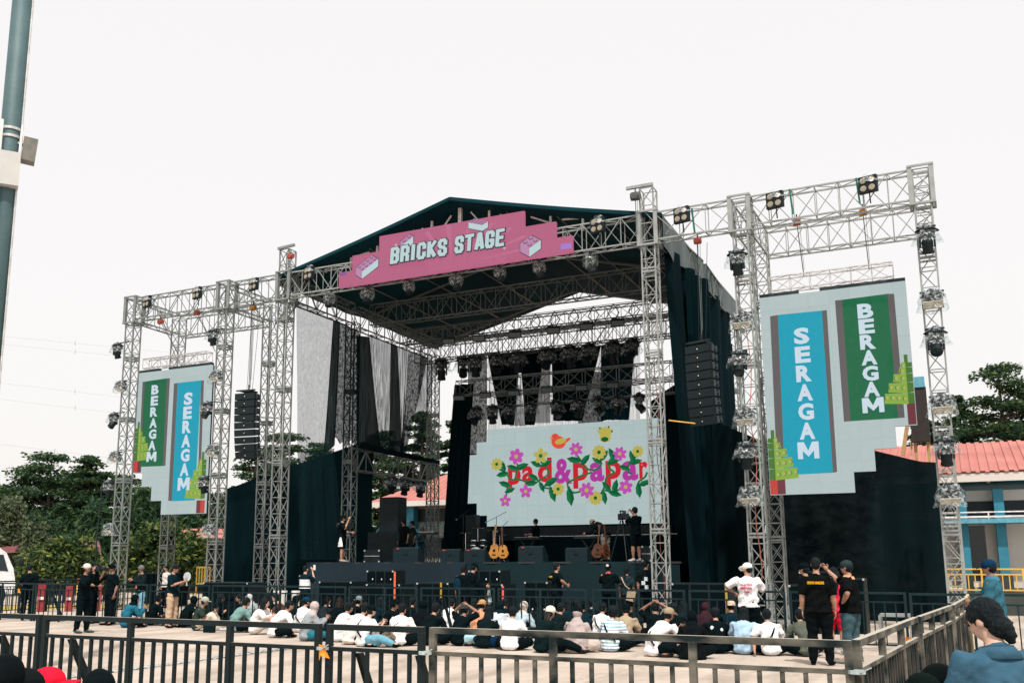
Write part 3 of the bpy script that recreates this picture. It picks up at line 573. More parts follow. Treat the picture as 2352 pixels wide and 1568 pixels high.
def disc(cx, cz, rx, rz, mi, dy, rot=0., n=14): b.prism([Q(cx+rx*math.cos(t*6.283/n)*math.cos(rot)-rz*math.sin(t*6.283/n)*math.sin(rot), cz+rx*math.cos(t*6.283/n)*math.sin(rot)+rz*math.sin(t*6.283/n)*math.cos(rot), dy) for t in range(n)], (0, .003, 0), mi)
def flower(u, v, r, n, mi, mc, dy):
    x, z = XM(*q2(u, v)); r = r*.0052
    for k in range(n): a = k*6.283/n+.3; disc(x+r*.58*math.cos(a), z+r*.58*math.sin(a), r*.46, r*.27 if n > 6 else r*.33, mi, dy-.001*k, a)
    disc(x, z, r*.26, r*.26, mc, dy-.012)
    for k in range(3): a = k*2.09; disc(x+r*.13*math.cos(a), z+r*.13*math.sin(a), r*.1, r*.1, mc, dy-.014)
def leaf(u, v, r, rot, dy=-.05):
    x, z = XM(*q2(u, v)); r *= .0125; L = V3((math.cos(rot), 0, math.sin(rot))); N = V3((-math.sin(rot), 0, math.cos(rot))); c = V3((x, YM+dy, z))-o0
    for sgn, mi in ((1, 2), (-1, 6)): b.prism([c-L*r, c-L*r*.3+N*sgn*r*.38, c+L*r*.4+N*sgn*r*.34, c+L*r], (0, .003, 0), mi)
def vine(pts, w, dy=-.04):
    P_ = [V3((*XM(*q2(*p)), 0)) for p in pts]; pl = []
    for i in range(len(P_)-1):
        p0 = P_[max(0, i-1)]; p1 = P_[i]; p2 = P_[i+1]; p3 = P_[min(len(P_)-1, i+2)]
        for k in range(6):
            t = k/6; pl.append(.5*((2*p1)+(p2-p0)*t+(2*p0-5*p1+4*p2-p3)*t*t+(3*p1-p0-3*p2+p3)*t**3))
    pl.append(P_[-1])
    for i in range(len(pl)-1):
        d = (pl[i+1]-pl[i]).normalized(); n_ = V3((-d.y, d.x, 0))*w; d = d*w*.4
        b.prism([Q((pl[i]-d+n_).x, (pl[i]-d+n_).y, dy), Q((pl[i+1]+d+n_).x, (pl[i+1]+d+n_).y, dy), Q((pl[i+1]+d-n_).x, (pl[i+1]+d-n_).y, dy-.0004*i), Q((pl[i]-d-n_).x, (pl[i]-d-n_).y, dy-.0004*i)], (0, .003, 0), 7)
for f in [(490, 1370, 52, 9, 3, 6), (655, 1305, 66, 6, 4, 3), (862, 1300, 64, 5, 3, 2), (1160, 1245, 58, 7, 4, 3), (1355, 1270, 58, 10, 3, 6), (1530, 1282, 56, 7, 4, 3), (1682, 1262, 46, 10, 3, 6), (735, 1600, 56, 5, 4, 3), (1010, 1580, 52, 9, 3, 6), (1250, 1590, 64, 7, 4, 3), (1325, 1655, 56, 10, 3, 6), (1580, 1562, 56, 6, 4, 3), (562, 1680, 50, 5, 4, 3)]: flower(*f, -.055)
for v_ in [[(505, 1410), (560, 1440), (600, 1490), (640, 1500), (655, 1440), (665, 1365)], [(570, 1640), (575, 1590), (590, 1540)], [(640, 1490), (720, 1510), (800, 1530), (860, 1500), (930, 1440), (862, 1350)], [(860, 1540), (900, 1570), (960, 1575)], [(1100, 1560), (1110, 1600), (1150, 1610), (1200, 1600)], [(1165, 1290), (1200, 1340), (1240, 1400), (1310, 1420), (1370, 1380), (1360, 1310)], [(1530, 1300), (1450, 1330), (1440, 1400), (1480, 1440), (1420, 1480), (1400, 1560), (1370, 1620)], [(1400, 1590), (1470, 1600), (1540, 1580)], [(1682, 1290), (1610, 1360), (1600, 1430), (1630, 1450)], [(1100, 1600), (1090, 1530), (1140, 1500), (1200, 1470), (1290, 1440)], [(1760, 1440), (1740, 1480), (1690, 1520), (1700, 1560)]]: vine(v_, .037)
for u, v, r, a in [(545, 1395, 24, 1.8), (540, 1455, 26, 3.3), (700, 1390, 28, .3), (625, 1400, 24, 2.8), (825, 1370, 24, 2.7), (905, 1365, 24, .4), (560, 1540, 26, 2.8), (600, 1590, 22, .3), (800, 1480, 24, 2.6), (780, 1530, 26, 3.2), (945, 1520, 30, .5), (960, 1620, 30, 1.9), (870, 1560, 22, 2), (1145, 1335, 28, 2.9), (1235, 1335, 26, .8), (1395, 1300, 24, .9), (1340, 1340, 22, 2.6), (1465, 1290, 26, 2), (1470, 1350, 24, .2), (1635, 1310, 24, 1.9), (1660, 1350, 24, .2), (1110, 1640, 34, 1.7), (1420, 1560, 24, 2.3), (1490, 1560, 26, 1.3), (1490, 1620, 24, 2.9), (1400, 1650, 24, 1.7), (1740, 1530, 24, .3), (1690, 1590, 26, 1.7), (1570, 1400, 22, 2.8)]: leaf(u, v, r, a)
# bird and tulip
x, z = XM(*q2(1010, 1185)); disc(x, z, .33, .27, 5, -.03, -.3); disc(x-.15, z+.2, .19, .19, 5, -.031); disc(x+.1, z+.04, .26, .12, 3, -.038, .2); disc(x+.36, z+.05, .22, .07, 5, -.033, .5); disc(x-.33, z+.2, .07, .04, 3, -.034); disc(x-.18, z+.25, .025, .025, 6, -.04)
x, z = XM(*q2(1405, 1125)); disc(x, z-.1, .24, .2, 3, -.03)
for k in range(5): a = .7+k*.42; disc(x+.24*math.cos(a), z+.22*math.sin(a)-.05, .2, .09, 3, -.031-.001*k, a)
disc(x-.02, z-.17, .16, .1, 6, -.04)
for dx_, dz_ in ((-.22, .3), (.16, .33), (.3, .14)): disc(x+dx_, z+dz_, .04, .04, 6, -.04)
b.build('artwork', SM, root)
for txt, uv, w, mi, h in [('p', (637, 1500), .60, 0, 1.08), ('a', (752, 1455), .56, 0, .72), ('d', (893, 1418), .64, 0, 1.04), ('&', (1050, 1430), .80, 1, 1.08), ('p', (1197, 1465), .66, 0, 1.08), ('a', (1335, 1435), .62, 1, .80), ('p', (1474, 1450), .66, 0, 1.08), ('a', (1615, 1425), .66, 1, .80), ('r', (1728, 1420), .35, 0, .70)]:
    x, z = XM(*q2(*uv)); 
    if x+w/2 > -10.5: w = (-10.5-x)*2
    bb = B(); text_on(bb, txt, Q(x, z, -.02), w, h, off=.035); bb.build('lettering', SM[mi], root)
# ------------------------------------------------------------ light fixtures
lens_w = mat('warm_lamp_face', (.26, .23, .18), .35, 0, (.42, .37, .29), 30, spec=.3); beige = mat('flood_face', (.50, .46, .36), .6)
greyface = mat('grey_lamp_face', (.10, .13, .14), .4)
def crumple(rings_fn, n=18, k=6, sd=1, amp=.03):
    rr = random.Random(sd); b = B(); off = {}
    def fn(u, v):
        j = round(v*k); i = round(u*n) % n; c, r = rings_fn(v); a = i/n*6.283
        if (i, j) not in off: off[(i, j)] = (rr.uniform(-amp, amp), rr.uniform(-amp, amp)*.6)
        d, e = off[(i, j)]; return V3((c[0]+math.cos(a)*(r+d), c[1]+math.sin(a)*(r*.9+d), c[2]+e))
    b.grid(fn, n, k); return b
def moving_head(name='moving_head_light', tilt=.35, wrap=False):
    t = empty(name, (0, 0, 0), 'x', 'stage light', 'x')
    b = B(); b.box((0, 0, -.03), (.08, .1, .1)); b.bar((-.2, 0, .02), (.2, 0, .02), .04); b.build('clamp', blackm, t)
    b = B(); b.box((0, 0, -.14), (.34, .26, .13)); b.build('base', black, t)
    b = B()
    for s in (-1, 1): b.box((s*.15, 0, -.32), (.045, .12, .26))
    b.box((0, 0, -.215), (.33, .13, .035)); b.build('yoke', black, t)
    R = Matrix.Rotation(tilt, 3, 'X'); d = R @ V3((0, 0, -1)); c = V3((0, 0, -.38))
    b = B(); b.tube(c-d*.13, c-d*.05, .085, 14, .125); b.tube(c-d*.05, c+d*.16, .125, 14, .115); b.tube(c+d*.16, c+d*.22, .13, 14, .13); h = b.build('head', black, t, False)
    b = B(); b.tube(c+d*.221, c+d*.23, .10, 14); b.build('lens', glassy, h)
    b = crumple(lambda v: ((0, 0, .04-.40*v), .10+.24*v**.7), sd=3); b.build('rain_cover', cover_m, t, True)
    b = crumple(lambda v: ((0, 0, .08-.16*v), .03+.22*v), sd=8, k=3, amp=.025); b.build('cover_hood', black, t, False)
    return t
def flood(name='flood_light'):
    t = empty(name, (0, 0, 0), 'x', 'stage light', 'x')
    b = B(); b.bar((-.25, 0, .02), (.25, 0, .02), .04); b.box((0, 0, -.02), (.1, .1, .1)); b.build('clamp', blackm, t)
    R = Matrix.Rotation(-.45, 3, 'X')
    b = B(); b.box((0, 0, -.22), (.44, .26, .17), R); h = b.build('housing', black, t)
    b = B(); b.box(V3((0, 0, -.22))+R @ V3((0, -.02, -.09)), (.40, .24, .02), R); b.build('lamp_face', beige, h)
    b = crumple(lambda v: ((0, 0, .06-.48*v), .20+.14*v**.6), sd=5); b.build('rain_cover', cover_m, t, True)
    b = crumple(lambda v: ((0, 0, .09-.17*v), .05+.21*v), sd=6, k=3, amp=.03); b.build('cover_hood', black, t, False)
    return t
def blinder(name='blinder_light'):
    t = empty(name, (0, 0, 0), 'x', 'stage light', 'x')
    b = B(); b.box((0, 0, 0), (.52, .14, .50)); h = b.build('housing', black, t)
    for x in (-.12, .12):
        for z in (-.12, .12): b = B(); b.tube((x, -.072, z), (x, -.09, z), .09, 14); b.tube((x, -.09, z), (x, -.095, z), .06, 12); b.build('lamp', lens_w, t)
    b = B(); b.bar((0, .05, -.2), (0, .1, -.55), .03); b.build('bracket', blackm, t)
    b = crumple(lambda v: ((0, .06, .34-.30*v), .14+.17*v), sd=9, amp=.035); b.build('rain_cover', cover_m, t, True)
    return t
def wash(name='wash_light'):
    t = empty(name, (0, 0, 0), 'x', 'stage light', 'x'); R = Matrix.Rotation(.5, 3, 'X')
    b = B(); b.box((0, 0, -.15), (.62, .12, .30), R); h = b.build('housing', black, t)
    b = B(); b.box(V3((0, 0, -.15))+R @ V3((0, -.065, 0)), (.54, .01, .23), R); b.build('lamp_face', greyface, h)
    b = B(); b.bar((-.28, 0, .05), (.28, 0, .05), .04); b.bar((-.28, 0, .05), (-.3, 0, -.15), .03); b.bar((.28, 0, .05), (.3, 0, -.15), .03); b.build('bracket', blackm, t)
    return t
def bagged(name='wrapped_light'):
    t = empty(name, (0, 0, 0), 'x', 'stage light', 'x')
    b = B(); b.bar((-.15, 0, .02), (.15, 0, .02), .05); b.tube((0, 0, .02), (0, 0, -.3), .05, 8); b.build('clamp', blackm, t)
    b = B(); b.tube((0, 0, -.25), (0, -.08, -.62), .13, 12, .15); b.build('head', black, t)
    b = crumple(lambda v: ((.02*math.sin(v*9), 0, .02-.55*v), .10+.18*math.sin(v*3.1)**.7), k=8, sd=12, amp=.045); b.build('plastic_bag', cover_m, t, True)
    return t
USED = set()
def place(proto, p, lab, grp, rz=0., scale=None):
    if id(proto) in USED: c = dup(proto, p, rz, lab, grp)
    else: USED.add(id(proto)); c = proto; c.location = p; c.rotation_euler = (0, 0, rz); c['label'] = lab; c['group'] = grp
    if scale: c.scale = (scale,)*3
    return c
MH, MH2, FLD, BL, WS, BG = moving_head(), moving_head(tilt=-.7), flood(), blinder(), wash(), bagged()
GTL = 'covered stage lights clamped to the truss towers'
cols = [('outermost left tower', [(270, 790, 1), (278, 878, 0), (262, 950, 1), (265, 1040, 0), (250, 1105, 1), (253, 1205, 0)], 28.1),
        ('tower right of the left video screen', [(489, 758, 1), (496, 855, 0), (476, 925, 1), (488, 1025, 0), (468, 1095, 1), (480, 1208, 0)], 27.95),
        ('tower left of the big right video screen', [(1692, 578, 1), (1703, 722, 0), (1697, 808, 1), (1712, 942, 0), (1712, 1018, 1), (1722, 1122, 0)], 27.85),
        ('far right tower', [(2127, 523, 1), (2140, 672, 0), (2147, 757, 1), (2162, 912, 0), (2170, 1006, 1), (2180, 1120, 0)], 27.75)]
BARS = []
for cn, lst, Y in cols:
    for i, (u, v, mv) in enumerate(lst):
        lab = ('moving head' if mv else 'flood light')+' in clear cover, %s down the %s' % (ORD[i], cn)
        sc = 1.0 if u < 1000 else 1.18
        o = place((MH if (i//2) % 2 == 0 else MH2) if mv else FLD, onY(u, v, Y), lab, GTL, R_.uniform(-.4, .4), sc)
        o2 = B(); p = onY(u, v, Y)
        tx = {0: -29.5, 1: -24.6, 2: -5.1, 3: -.2}[[c[0] for c in cols].index(cn)]; o2.bar((0, 0, .02), (tx-p.x, 28.05-p.y, .02), .04/sc); BARS.append((o2, o))
        o.rotation_euler = (0, 0, 0)
GBL = 'four-lamp blinder lights along the front beam'
for i, (u, v) in enumerate([(338, 693), (453, 673), (583, 653), (710, 628), (1373, 518), (1566, 494), (1780, 460), (1994, 424)]):
    place(BL, onY(u, v, 27.85), 'square four-lamp blinder light on the front beam, %s from the left' % ORD[i], GBL, -.25, .95 if i > 3 else .9)
for i, (u, v) in enumerate([(757, 668), (845, 655), (940, 642), (1048, 626), (1148, 612), (1238, 598), (1355, 583)]):
    p = onY(u, v, 28.3); place(BG, (p.x, 28.3, 11.5), 'light wrapped in crumpled plastic hanging below the pink sign beam, %s from the left' % ORD[i], 'wrapped lights under the front beam', .3*i, [.85, .98, .8, .9, .78, .86, 1.0][i])
GI1 = 'covered moving heads in the upper row above the stage screen'
for i, u in enumerate([1012, 1062, 1090, 1140, 1187, 1255, 1307, 1350, 1405, 1450]):
    p = onY(u, 815, 37.0); place([MH, MH2][i % 2], (p.x, 37.1, ZA-.05), 'covered moving head in the upper inner row, %s from the left' % ORD[i], GI1, .5-.1*i, 1.45)
for i, (u, v) in enumerate([(1031, 782), (1100, 775), (1183, 767), (1271, 757), (1347, 748), (1419, 740)]):
    place(WS, onY(u, v, 35.0)+V3((0, 0, .1)), 'small rectangular wash light below the highest inner truss, %s from the left' % ORD[i], 'wash lights in the upper row', .3, .85)
for i, (u, v) in enumerate([(1054, 912), (1115, 906), (1180, 901), (1256, 894), (1335, 889), (1407, 883)]):
    place(WS, onY(u, v, 35.7)+V3((0, 0, .1)), 'small rectangular wash light under the middle inner truss, %s from the left' % ORD[i], 'wash lights in the lower row', .3, .78)
for i, (u, v) in enumerate([(1093, 936), (1131, 934), (1170, 926), (1218, 930), (1278, 924), (1329, 920), (1375, 920), (1419, 910), (1468, 905)]):
    p = onY(u, v, 37.2); place([MH2, MH][i % 2], (p.x, 37.2, ZD+.02), 'covered moving head in the lower inner row, %s from the left' % ORD[i], 'covered moving heads in the lower row above the stage screen', .2*i, 1.25)
for i, (u, v) in enumerate([(900, 1100), (930, 1105), (966, 1108)]):
    p = onX(u, v, -21.6); place(MH, (p.x, p.y, 5.45), 'moving head hanging under the low side truss, %s from the left' % ORD[i], 'moving heads under the low side truss', 1., 1.2)
for o2, o in BARS: o2.build('outrigger_bar', blackm, o)
# hoists, chains
GH = 'chain hoists on the truss frame'
def hoist(p, m, lab, drop=0., up=.25, sc=1., dy=0.):
    r = empty('chain_hoist', p, lab, 'chain hoist', GH)
    b = B(); b.tube((-.14*sc, 0, 0), (.14*sc, 0, 0), .13*sc, 12); b.box((0, 0, .0), (.18*sc, .24*sc, .2*sc)); b.build('motor_body', m, r)
    b = B(); b.tube((0, 0, .1), (0, 0, up), .02); b.build('hook', blackm, r)
    if drop:
        b = B(); b.tube((0, 0, 0), (0, dy, -drop), .014, 5); b.tube((.07, 0, 0), (.03, dy*.9, -drop*.9), .008, 4); b.build('chain', mat('chain_steel', (.12, .14, .14), .5, .5), r)
redh = mat('dull_red_hoist', (.30, .05, .03), .6); oh = mat('dull_amber_hoist', (.38, .17, .03), .6)
hoist(V3((-28.1, 28.3, 11.35)), redh, 'red chain hoist left of the pair above the left video screen', 1.2, sc=.75, dy=1.15)
hoist(V3((-26.2, 28.3, 11.5)), redh, 'red chain hoist right of the pair above the left video screen', 1.35, sc=.75, dy=1.15)
hoist(V3((-23.4, 28.3, 11.35)), oh, 'orange yellow hoist above the left speaker array', 3.1, sc=.75)
hoist(V3((-6.38, 28.2, 11.35)), redh, 'orange red hoist above the right speaker array', 3.1, sc=.75)
hoist(V3((-3.54, 28.6, 11.6)), redh, 'small red hoist left of the pair above the big right video screen', 1.4, sc=.75, dy=.85)
hoist(V3((-1.73, 28.6, 11.6)), oh, 'yellowish hoist right of the pair above the big right video screen', 1.45, sc=.75, dy=.85)
hoist(V3((-21.4, 27.9, 13.0)), redh, 'orange red hoist at the top of the tall left corner tower', 1.5, sc=.75)
hoist(V3((-8.15, 27.8, 12.95)), mat('grey_hoist', (.06, .07, .07), .5), 'grey round hoist at the top of the tall right tower', 1.4)
b = B(); b.bar((-8.45, 27.85, 13.27), (-7.6, 27.85, 13.27), .09); tag(b.build('outrigger_beam', steel), 'short steel outrigger across the top of the tall right tower', 'steel beam')
b = B(); b.bar((-22.0, 27.9, 13.38), (-21.25, 27.9, 13.42), .09); tag(b.build('outrigger_beam', steel_d), 'short steel outrigger across the top of the tall left tower', 'steel beam')
# coloured slings
for i, (x, z) in enumerate([(-6.45, 12.3), (-3.6, 12.4), (-1.8, 12.4)]):
    b = B(); b.bar((x, 27.93, z), (x+.05, 27.95, z-.75), .05); tag(b.build('lifting_sling', mat('green_sling', (.01, .12, .09), .8)), 'green lifting sling over the front beam, %s from the right tower leftwards' % ORD[2-i], 'sling', 'green lifting slings')
# ------------------------------------------------------------ line arrays
def line_array(p, n, lab, rz, bend=.05, sc=1., rope=3.0):
    r = empty('line_array', p, lab, 'speaker array', 'hanging speaker arrays', rz)
    b = B(); b.box((0, 0, .08), (.5, .5, .05)); b.bar((-.42, -.2, .1), (.42, -.2, .1), .05); b.bar((-.1, -.2, .1), (-.1, .3, .1), .05); b.bar((0, 0, .1), (0, 0, .35), .04); b.build('rigging_frame', blackm, r)
    b = B(); b.tube((0, 0, .3), (0, 0, rope), .014, 5); b.tube((.12, .05, .1), (.3, .1, rope), .008, 4); b.tube((-.12, .05, .1), (-.06, .1, rope), .008, 4); b.build('cable', blackm, r)
    z = 0; y = 0; th = 0.
    for i in range(n):
        th += bend*(.15+i/n); R = Matrix.Rotation(th, 3, 'X'); c = V3((0, y, z-.14)); w, d, h = .90, .5, .255
        cab = B(); pts = [(-w/2, -d/2, h*.5), (w/2, -d/2, h*.5), (w/2, -d/2, -h*.5), (-w/2, -d/2, -h*.5)]
        bk_ = [(-w*.42, d/2, h*.4), (w*.42, d/2, h*.4), (w*.42, d/2, -h*.4), (-w*.42, d/2, -h*.4)]
        vs = [c+R @ V3(q) for q in pts+bk_]; cab.add(vs, [(0, 1, 2, 3), (7, 6, 5, 4), (0, 4, 5, 1), (1, 5, 6, 2), (2, 6, 7, 3), (3, 7, 4, 0)])
        o = cab.build('cabinet', black, r)
        g = B()
        for s in (-1, 1): g.box(c+R @ V3((s*.24, -d/2-.008, 0)), (.40, .015, h*.86), R)
        g.build('grille', mat('speaker_grille', (.005, .012, .015), .6, 0, (.01, .02, .024), 60, spec=.2), o)
        g = B(); g.box(c+R @ V3((.0, -d/2-.018, 0)), (.03, .01, .03), R); g.build('badge', white, o)
        for s in (-1, 1): g = B(); g.box(c+R @ V3((s*(w/2+.0), -.1, 0)), (.03, .09, h*.8), R); g.box(c+R @ V3((s*(w/2-.02), .0, 0)), (.03, .26, .03), R); g.box(c+R @ V3((s*(w/2-.02), .13, 0)), (.032, .05, h*.7), R); g.build('rigging_plate', mat('rigging_plate_metal', (.09, .11, .115), .45, .6), o)
        z -= .275*math.cos(th); y += .275*math.sin(th)*.8
    r.scale = (sc,)*3; return r
line_array(V3((-23.33, 28.15, 8.0)), 9, 'black speaker array hanging between the left wing and the tall left tower', .1, .055, .97, 3.4)
line_array(V3((-6.35, 28.0, 8.05)), 9, 'black speaker array hanging right of the tall right tower', -.35, .035, .95, 3.3)
b = B(); b.tube(onY(1536, 965, 27.9), onY(1597, 972, 27.9), .02, 5); tag(b.build('rope', yellow), 'yellow rope tied from the tall right tower to the speaker array', 'rope')
# ------------------------------------------------------------ speakers on the ground, monitors
grille = mat('sub_grille', (.001, .0045, .006), .9, 0, (.003, .008, .010), 40, spec=.03)
def sub(u0, u1, vt, Y, lab, d=.9, zb=0., halves=2, name='subwoofer', badge=True):
    a = onY(u0, vt, Y); c = onY(u1, vt, Y); w = c.x-a.x; h = a.z-zb
    r = empty(name, ((a.x+c.x)/2, Y+d/2, zb), lab, 'speaker', 'black speakers on the ground before the stage')
    b = B(); b.box((0, 0, h/2), (w, d, h)); b.build('cabinet', black, r)
    for i in range(halves):
        ww = w/halves; x = -w/2+ww*(i+.5); b = B(); b.box((x, -d/2-.012, h/2), (ww-.06, .02, h-.08)); b.build('grille', grille, r)
        if badge: b = B(); b.box((x+ww*.2, -d/2-.028, h*.35), (.03, .01, .045)); b.build('badge', white, r)
    b = B()
    for i in range(2): b.box(((i-.5)*w*.94, -d/2-.02, h-.03), (.05, .02, .05))
    b.build('corner_guard', alu, r); return a, c, h
S1 = sub(733, 809, 1334, 26.5, 'wide low black subwoofer pair at the left end of the row before the stage')
sub(841, 920, 1340, 26.5, 'black subwoofer under the stacked cabinet with an orange strap, left one')
sub(843, 905, 1309, 26.5, 'black speaker cabinet stacked on the left subwoofer with the orange strap', zb=onY(841, 1340, 26.5).z+.004, d=.7, halves=3)
sub(957, 1031, 1337, 26.5, 'black subwoofer with the yellow strap before the stage centre left')
sub(1073, 1156, 1340, 26.5, 'black subwoofer under the stacked cabinet behind the man with a bag')
sub(1076, 1150, 1309, 26.5, 'black speaker cabinet stacked behind the man with a plastic bag', zb=onY(1073, 1340, 26.5).z+.004, d=.7, halves=3)
sub(1205, 1258, 1335, 26.8, 'black subwoofer near the man with yellow letters before the stage')
sub(1541, 1672, 1338, 26.0, 'long dark subwoofer block right of the tall right tower', halves=3, badge=False)
sub(466, 572, 1336, 26.2, 'long dark subwoofer block left of the tall left tower', halves=3, badge=False)
sub(1812, 1846, 1342, 25.2, 'narrow tall black speaker under the big right video screen', halves=1)
sub(1835, 1918, 1311, 26.0, 'black speaker cabinet with pale corner rods near the crew man', halves=2)
sub(1940, 1984, 1327, 26.4, 'dark teal speaker box beside the pointing man', halves=1, badge=False)
sub(318, 400, 1315, 31.5, 'black boxes covered in foil behind the left fence', halves=2, badge=False)
def strap(p, q, m, lab):
    b = B(); b.box((V3(p)+V3(q))/2, (.06, .012, (V3(p)-V3(q)).length)); tag(b.build('ratchet_strap', m), lab, 'strap')
Ys = 26.40
p = onY(907, 1312, Ys); strap(p, (p.x, Ys, .35), mat('orange_strap', (.80, .13, .05), .7), 'orange strap down the left speaker stack')
p = onY(1155, 1345, Ys); strap(p, (p.x, Ys, .3), mat('coral_strap', (.80, .10, .07), .7), 'coral red strap down the right speaker stack')
p = onY(1013, 1337, Ys); strap(p, (p.x, Ys, .3), mat('mustard_strap', (.35, .24, .03), .7), 'mustard strap on the subwoofer before the stage centre')
p = onY(1667, 1338, 25.9); strap(p, (p.x, 25.9, .3), mat('mustard_strap', (.35, .24, .03), .7), 'yellowish strap at the right end of the long subwoofer block')
def wedge(u0, u1, vt, Y, lab, redm=False):
    a = onY(u0, vt, Y); c = onY(u1, vt, Y); w = c.x-a.x; h = max(.35, a.z-1.8); r = empty('floor_monitor', ((a.x+c.x)/2, Y, 1.8), lab, 'floor monitor', 'floor monitor speakers along the stage edge')
    b = B(); pr = [(0, 0), (.5, 0), (.5, h*.35), (.16, h), (0, h*.9)]
    b.prism([(-w/2, y, z) for y, z in pr], (w, 0, 0)); b.build('cabinet', mat('monitor_black', (.006, .018, .023), .6, spec=.2), r)
    b = B(); b.box((-.0, -.012, h*.6), (.16, .02, h*.2)); b.build('handle_recess', black, r)
    if redm: b = B(); b.box((-w*.3, -.006, h*.9), (.1, .01, .03)); b.build('red_label', red, r)
for u0, u1, v, l, rd in [(903, 960, 1256, 'big floor monitor wedge at the left of the stage edge', 1), (1011, 1055, 1260, 'small floor monitor wedge left of the pair beside the guitars', 1), (1066, 1113, 1260, 'small floor monitor wedge right of the pair beside the guitars', 1), (1190, 1246, 1253, 'big floor monitor wedge in the middle of the stage edge', 1), (1298, 1348, 1257, 'floor monitor wedge left of the bending guitarist', 0)]: wedge(u0, u1, v, 30.3, l, rd)
def box_at(name, u0, u1, v0, v1, Y, d, m, lab, cat, extra=None, grp=None, zb=None):
    a = onY(u0, v0, Y); c = onY(u1, v1, Y); zb = c.z if zb is None else zb; w = c.x-a.x; h = a.z-zb
    r = empty(name, ((a.x+c.x)/2, Y+d/2, zb), lab, cat, grp); b = B(); b.box((0, 0, h/2), (w, d, h)); b.build('body', m, r)
    b = B()
    for s in (-1, 1):
        for t in (.03, h-.03): b.box((s*(w/2-.03), -d/2-.006, t), (.06, .012, .06))
    b.box((0, -d/2-.006, h*.5), (w*.96, .012, .02)); b.build('edge_trim', extra or blackm, r); return r
box_at('speaker_stack', 872, 913, 1142, 1226, 33.6, .7, black, 'tall black side fill speaker standing at the left of the stage', 'speaker')
box_at('speaker_stack', 845, 925, 1222, 1278, 33.0, .8, black, 'low wide black speaker below the tall side fill', 'speaker', zb=1.8)
box_at('flight_case', 836, 872, 1262, 1288, 31.0, .5, black, 'small silver edged rack case lying at the left of the stage', 'flight case', alu, zb=1.8)
box_at('flight_case', 1473, 1497, 1253, 1284, 30.8, .6, blackm, 'silver edged flight case behind the right cameraman', 'flight case', alu, zb=1.8)
box_at('equipment_box', 1069, 1093, 1182, 1240, 36.3, .4, black, 'stepped dark box in front of the left edge of the stage screen', 'box', zb=1.8)
box_at('equipment_box', 1094, 1117, 1210, 1250, 36.0, .4, black, 'lower dark box beside the drum kit', 'box', zb=1.8)
b = B(); b.box((0, 0, .5), (6.2, .6, 1.0)); tag(b.build('riser_front', cloth_b, loc=(-13.1, 36.8, 1.8)), 'black covered riser below the stage screen', 'riser')
b = B(); b.path([(-15.6, 36.45, 2.85), (-13.5, 36.45, 2.83), (-13.4, 36.45, 2.83)], .012); b.path([(-13.1, 36.45, 2.84), (-9.5, 36.45, 2.86)], .012); tag(b.build('light_strip', white), 'thin white light strip on the black riser', 'light strip')
# drum kit
D0 = onZ(1096, 1284, 1.8); Yd = 34.6; xd = onY(1098, 1250, Yd).x
r = empty('drum_kit', (xd, Yd, 1.8), 'dark drum kit with chrome rims and cymbals on the stage', 'drum kit')
chrome = mat('chrome', (.6, .62, .63), .15, 1.); brass = mat('cymbal_bronze', (.30, .22, .08), .3, .9)
def drum(c, rr, h, ax, nm='drum'):
    b = B(); c = V3(c); ax = V3(ax).normalized(); b.tube(c-ax*h/2, c+ax*h/2, rr, 18); o = b.build(nm, black, r); b = B()
    for s in (-1, 1): b.tube(c+ax*(s*h/2-.015), c+ax*(s*h/2+.015), rr+.012, 18)
    b.build('rim', chrome, o)
drum((0, 0, .30), .29, .42, (0, 1, 0), 'bass_drum'); drum((-.2, .1, .72), .15, .2, (0, .3, 1), 'tom'); drum((.2, .1, .72), .15, .22, (0, .3, 1), 'tom'); drum((.62, .25, .45), .21, .38, (0, 0, 1), 'floor_tom'); drum((-.45, .45, .6), .18, .14, (0, 0, 1), 'snare_drum')
for x, y, z in ((-.6, .1, 1.15), (.5, .35, 1.25), (-.25, .5, 1.35), (.85, .2, 1.05)):
    b = B(); b.tube((x, y, z), (x, y, z+.012), .24, 18, .22); b.build('cymbal', brass, r); b = B(); b.tube((x, y, 0), (x, y, z), .012, 5); b.tube((x, y, .3), (x+.2, y+.1, 0), .01, 4); b.tube((x, y, .3), (x-.2, y+.1, 0), .01, 4); b.build('cymbal_stand', chrome, r)
def mic_stand(u, v, Y, boom, lab, h=1.5):
    p = onY(u, v, Y); r = empty('microphone_stand', (p.x, Y, 1.8), lab, 'microphone stand', 'microphone stands on the stage'); z = p.z-1.8
    b = B(); b.tube((0, 0, 0), (0, 0, z-.2), .012, 5)
    for a in (0, 2.1, 4.2): b.tube((0, 0, .12), (.28*math.cos(a), .28*math.sin(a), 0), .01, 4)
    b.build('stand', blackm, r); b = B(); b.tube((-boom, -.1, z-.4), (boom*1.1, 0, z), .01, 5); b.build('boom', blackm, r)
    b = B(); b.ell((-boom, -.1, z-.4), (.035, .035, .04)); b.build('microphone', mat('mic_grille', (.2, .22, .22), .4, .6), r)
mic_stand(1140, 1175, 34.3, .4, 'boom microphone stand beside the drum kit in front of the screen'); mic_stand(1155, 1196, 33.6, .2, 'microphone stand right of the two orange guitars'); mic_stand(975, 1200, 32.5, -.1, 'microphone stand above the keyboard at the left'); mic_stand(1064, 1170, 34.9, .25, 'microphone stand left of the drum kit')
